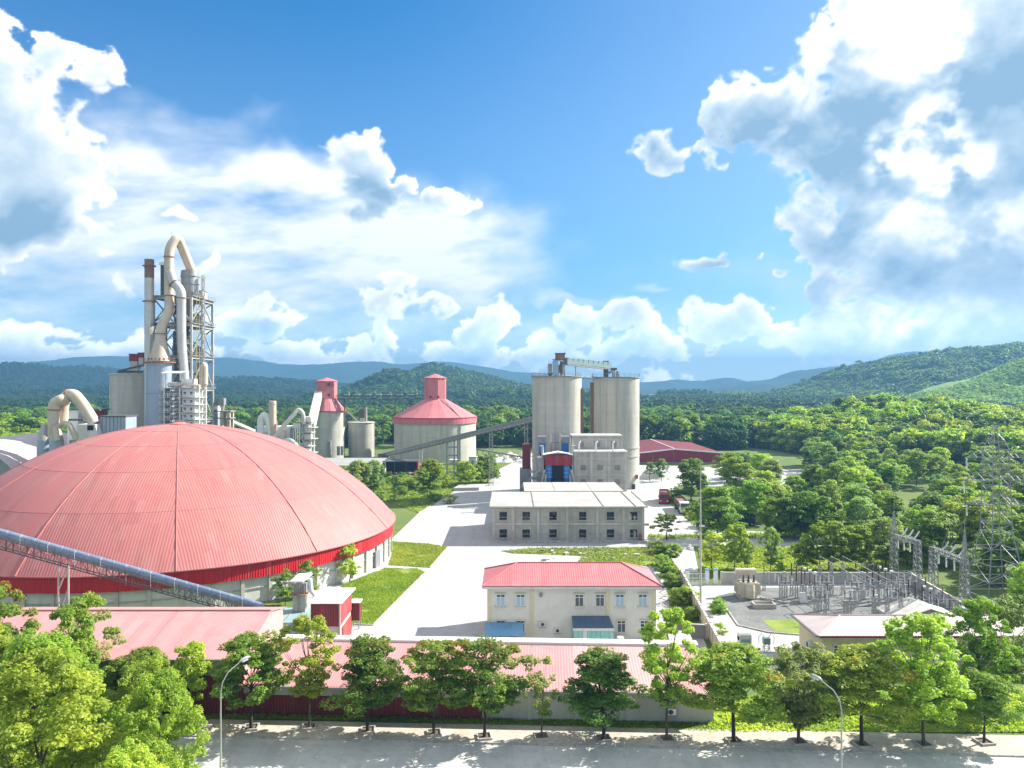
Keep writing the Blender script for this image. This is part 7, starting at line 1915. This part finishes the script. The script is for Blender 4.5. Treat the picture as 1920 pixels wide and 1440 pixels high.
# gantries, lighting mast, pylon
def gantry(a, b, za, zb, spire, lab):
    t = thing('gantry', lab, 'gantry', (a[0], a[1], 0), 'lattice line gantries')
    for p, z, top in ((a, za, spire[0]), (b, zb, spire[1])):
        m = MB(); lattice(m, (p[0], p[1], 0), (p[0], p[1], z + .3), 1.1, .75, 10, .11, .065); m.build('column', 'steel_galv', t)
        if top: m = MB(); lattice(m, (p[0], p[1], z + .3), (p[0], p[1], top), .6, .1, 7, .08, .05); m.tube([(p[0], p[1], top), (p[0], p[1], top + 1.6)], .03, 4); m.build('spire', 'steel_galv', t)
    m = MB(); lattice(m, (a[0], a[1], za), (b[0], b[1], zb), .65, .65, 10, .08, .05); m.build('beam', 'steel_galv', t)
    A, B_ = Vector((a[0], a[1], za)), Vector((b[0], b[1], zb))
    for f in (.25, .5, .75):
        p = A.lerp(B_, f); m = MB(); insul(m, p.x - .3, p.y, p.z - 1.9, p.z - .35, .13); m.build('insulator_string', 'insulator_white', t)
        m = MB(); d = Vector((.9, .3, .75)); m.tube([p + d * .35, p + d * .9 + Vector((.05, 0, -.1)), p + d * 1.75 + Vector((0, 0, .15))], .13, 6); m.build('insulator_string', 'insulator_white', t)
gantry((65.4, 131.5), (67.4, 127.6), 7.0, 6.7, (11.2, 0), 'smaller lattice gantry with a spire behind the compound corner')
gantry((68.0, 124.0), (66.3, 112.5), 6.4, 7.0, (0, 11.6), 'larger lattice gantry outside the right compound wall')
lmst = thing('lighting_mast', 'tall slim white lighting mast with a lamp deck on the substation drive', 'lighting mast', (27.8, 113.0, 0))
MB().tube([(27.75, 113, 0), (27.75, 113, 12.5), (27.75, 113, 20.4)], [.17, .12, .035], 10).build('pole', 'concrete_trim', lmst)
MB().box(26.9, 28.6, 112.5, 113.5, 12.0, 12.12).build('lamp_deck', 'steel_grey', lmst)
for x in (27.0, 28.3): MB().box(x, x + .35, 112.3, 112.7, 12.13, 12.75).build('floodlight', 'dark_metal', lmst)
py = thing('pylon', 'tall lattice transmission pylon standing among the trees', 'pylon', (70.6, 112, 0))
pc = Vector((70.6, 112, 0))
m = MB(); lattice(m, pc, pc + Vector((0, 0, 11.5)), 6.6, 2.9, 5, .13, .07); m.build('leg_section', 'steel_grey', py)
m = MB(); lattice(m, pc + Vector((0, 0, 11.5)), pc + Vector((0, 0, 23.5)), 2.9, 2.3, 9, .10, .06); m.build('body_section', 'steel_grey', py)
m = MB(); lattice(m, pc + Vector((0, 0, 23.5)), pc + Vector((0, 0, 27.0)), 2.3, .3, 3, .08, .05); m.build('peak', 'steel_grey', py)
for z, w in ((22.3, 4.3), (19.0, 4.7), (15.5, 4.3)):
    for s in (-1, 1):
        m = MB(); tip = pc + Vector((s * w, 0, z))
        for y in (-1.1, 1.1):
            for dz in (0, 1.3): m.beam(pc + Vector((s * 1.1, y, z + dz)), tip, .07)
        for f in (.3, .6): m.beam(pc + Vector((s * (1.1 + (w - 1.1) * f), -1.1 * (1 - f), z)), pc + Vector((s * (1.1 + (w - 1.1) * f), 1.1 * (1 - f), z + 1.3 * (1 - f))), .07)
        m.build('cross_arm', 'steel_grey', py)
        m = MB(); insul(m, tip.x, tip.y, z - 1.7, z - .1, .13); m.build('insulator_string', 'insulator_white', py)
for i, (z, s) in enumerate(((22.3, -1), (19.0, -1), (15.5, -1))):
    a, b = pc + Vector((s * 4.3, 0, z - 1.7)), Vector((66.5 + i * .4, 119, 7.4))
    tag(MB().tube([a, a.lerp(b, .5) - Vector((0, 0, .9)), b], .035, 4).build('power_line', 'steel_galv', org=b), ('upper', 'middle', 'lower')[i] + ' wire dropping from the pylon to the larger gantry', 'power line', 'wires between pylon and gantry')

# ------------------------------------------------------------------ vehicles
def truck(p, rz, L, cabm, bodym, lab, name='truck'):
    t = thing(name, lab, 'truck', p, 'lorries in the works yard'); t.rotation_euler = (0, 0, rz)
    o = Vector(p); T = lambda x, y, z: (o.x + x, o.y + y, o.z + z)
    def bx(nm, m_, x0, x1, y0, y1, z0, z1, par=t): return MB().box(o.x + x0, o.x + x1, o.y + y0, o.y + y1, o.z + z0, o.z + z1).build(nm, m_, par)
    # cab faces -y
    cb = MB(); w = 1.22
    pr = [(-2.0, .75), (-2.05, 1.6), (-1.75, 2.75), (-1.45, 3.0), (-.1, 3.0), (-.1, .75)]
    n = len(pr); v = [T(s * w, y, z) for s in (-1, 1) for y, z in pr]
    cb.add(v, [tuple(range(n)), tuple(range(n, 2 * n))[::-1]] + [(i, n + i, n + (i + 1) % n, (i + 1) % n) for i in range(n)])
    cab = cb.build('cab', cabm, t)
    MB().add([T(-1.08, -2.07, 1.72), T(1.08, -2.07, 1.72), T(1.0, -1.80, 2.66), T(-1.0, -1.80, 2.66)], [(0, 1, 2, 3)]).build('windscreen', 'glass', cab)
    for s in (-1, 1):
        bx('side_window', 'glass', s * 1.235 - .01, s * 1.235 + .01, -1.55, -.6, 1.75, 2.6, cab)
        bx('headlight', 'frame_white', s * .9 - .2, s * .9 + .2, -2.1, -2.055, .85, 1.1, cab)
        bx('mirror', 'dark_metal', s * 1.42 - .1, s * 1.42 + .1, -1.9, -1.8, 1.8, 2.5, cab)
    bx('grille', 'dark_metal', -.85, .85, -2.09, -2.052, 1.05, 1.5, cab)
    bx('bumper', cabm, -1.22, 1.22, -2.18, -1.9, .45, .8)
    bx('chassis', 'dark_metal', -.5, .5, -1.8, L, .6, .9)
    bd = bx('load_bed', bodym, -1.25, 1.25, .1, L, 1.1, 1.25)
    for s in (-1, 1): bx('side_board', bodym, s * 1.25 - .06, s * 1.25 + .06, .1, L, 1.26, 2.9, bd)
    for y in (.1, L - .12): bx('end_board', bodym, -1.18, 1.18, y, y + .12, 1.26, 3.0, bd)
    for y in np.arange(.8, L, 1.1):
        for s in (-1, 1): bx('stake', 'steel_dark', s * 1.34 - .03, s * 1.34 + .03, y, y + .1, 1.2, 2.95, bd)
    bx('load', 'truck_brown', -1.18, 1.18, .25, L - .15, 1.26, 2.55, bd)
    for y in (-1.2, 1.0, L - 2.4, L - 1.1):
        for s in (-1, 1):
            wh = MB().tube([T(s * 1.2 - .15, y, .5), T(s * 1.2 + .15, y, .5)], .5, 16).build('wheel', 'tyre', t)
            MB().tube([T(s * 1.2 + s * .16, y, .5), T(s * 1.2 + s * .18, y, .5)], .24, 10).build('rim', 'steel_pale', wh)
    return t
def TG(px_, py_): p = G(px_, py_); return Vector((p.x, p.y, .03))
truck(TG(1282, 962), -.08, 8.6, 'truck_white', 'truck_brown', 'white-cabbed lorry with brown load bed in the truck yard')
truck(TG(1245, 944), -.19, 7.4, 'truck_red', 'truck_red', 'red lorry driving ahead beside the white one')
truck(TG(1398, 985), 1.45, 8.0, 'paint_navy', 'paint_navy', 'dark blue lorry parked under the trees behind the hedge')
tr_ = truck(TG(1560, 892), 1.5, 7.0, 'truck_white', 'steel_pale', 'white lorry half hidden among the far trees')
def car(p, rz, m_, lab):
    t = thing('car', lab, 'car', p); t.rotation_euler = (0, 0, rz); o = Vector(p)
    pr = [(-2.1, .35), (-2.15, .8), (-1.1, .95), (-.6, 1.5), (.9, 1.55), (1.2, 1.0), (2.1, .95), (2.1, .35)]
    n = len(pr); mb = MB(); mb.add([(o.x + s * .85, o.y + y, o.z + z) for s in (-1, 1) for y, z in pr], [tuple(range(n)), tuple(range(n, 2 * n))[::-1]] + [(i, n + i, n + (i + 1) % n, (i + 1) % n) for i in range(n)])
    b = mb.build('body', m_, t)
    MB().add([(o.x - .75, o.y - 1.1, o.z + .98), (o.x + .75, o.y - 1.1, o.z + .98), (o.x + .7, o.y - .62, o.z + 1.5), (o.x - .7, o.y - .62, o.z + 1.5)], [(0, 1, 2, 3)]).build('windscreen', 'glass', b)
    for s in (-1, 1):
        MB().box(o.x + s * .86 - .01, o.x + s * .86 + .01, o.y - .5, o.y + .9, o.z + 1.02, o.z + 1.45).build('side_window', 'glass', b)
        MB().box(o.x + s * .6 - .15, o.x + s * .6 + .15, o.y - 2.19, o.y - 2.13, o.z + .6, o.z + .78).build('headlight', 'frame_white', b)
        for y in (-1.35, 1.35): MB().tube([(o.x + s * .8 - .1, o.y + y, o.z + .33), (o.x + s * .8 + .1, o.y + y, o.z + .33)], .33, 14).build('wheel', 'tyre', t)
car(TG(934, 893), .1, 'truck_white', 'white pickup at the narrow end of the works road')

# rubble and litter on the rough ground
rk = random.Random(12)
for i in range(20):
    px_, py_ = rk.uniform(1000, 1220), rk.uniform(1030, 1052); p = G(px_, py_)
    o = MB(); 
    s = rk.uniform(.25, .8)
    o.obox(p, s, s * rk.uniform(.5, 1.4), s * rk.uniform(.3, .7), rk.uniform(0, 3)); o = o.build('rubble_stone', rk.choice(('concrete', 'concrete_dark', 'wall_white')), org=p)
    tag(o, 'loose stone lying on the weedy plot behind the cream house', 'stone', 'loose stones behind the cream house')
for i in range(9):
    p = G(rk.uniform(1240, 1262), rk.uniform(1110, 1140)); a = rk.uniform(0, 3); d = Vector((math.cos(a), math.sin(a), .15)) * rk.uniform(.6, 1.5)
    tag(MB().beam(p + Vector((0, 0, .15)) - d * .5, p + d * .5 + Vector((0, 0, .35)), .12).build('timber', 'concrete_trim', org=p), 'weathered timber in the heap at the cream house end', 'timber', 'timbers heaped beside the cream house')
for i in range(26):
    p = G(rk.uniform(1400, 1540), rk.uniform(1335, 1352)); a = rk.uniform(0, 3); d = Vector((math.cos(a), math.sin(a), .5)) * rk.uniform(.5, 1.1)
    tag(MB().tube([p - d * .5 + Vector((0, 0, .5)), p + Vector((.1, 0, .62)), p + d * .5 + Vector((0, 0, .4))], .035, 4).build('branch', 'bark', org=p), 'dry cut branch in the brush heap behind the pavement trees', 'branch', 'branches of the brush heap')

# ------------------------------------------------------------------ the air
mb = MB(); mb.box(-7000, 7000, -350, 6600, -30, 250)
hz = mb.build('haze', 'dark_void')
hm = bpy.data.materials.new('haze_air'); hm.use_nodes = True
t = NT(hm.node_tree); t.n.clear()
pvol = t.new('ShaderNodeVolumePrincipled')
pvol.inputs['Color'].default_value = (.125, .29, .49, 1)
pvol.inputs['Density'].default_value = 3.2e-4
pvol.inputs['Anisotropy'].default_value = .15
out = t.new('ShaderNodeOutputMaterial'); t.l.new(pvol.outputs[0], out.inputs['Volume'])
hz.data.materials.clear(); hz.data.materials.append(hm)
hz['kind'] = 'stuff'; hz['label'] = 'blue distance haze lying over the valley and hills'; hz['category'] = 'haze'
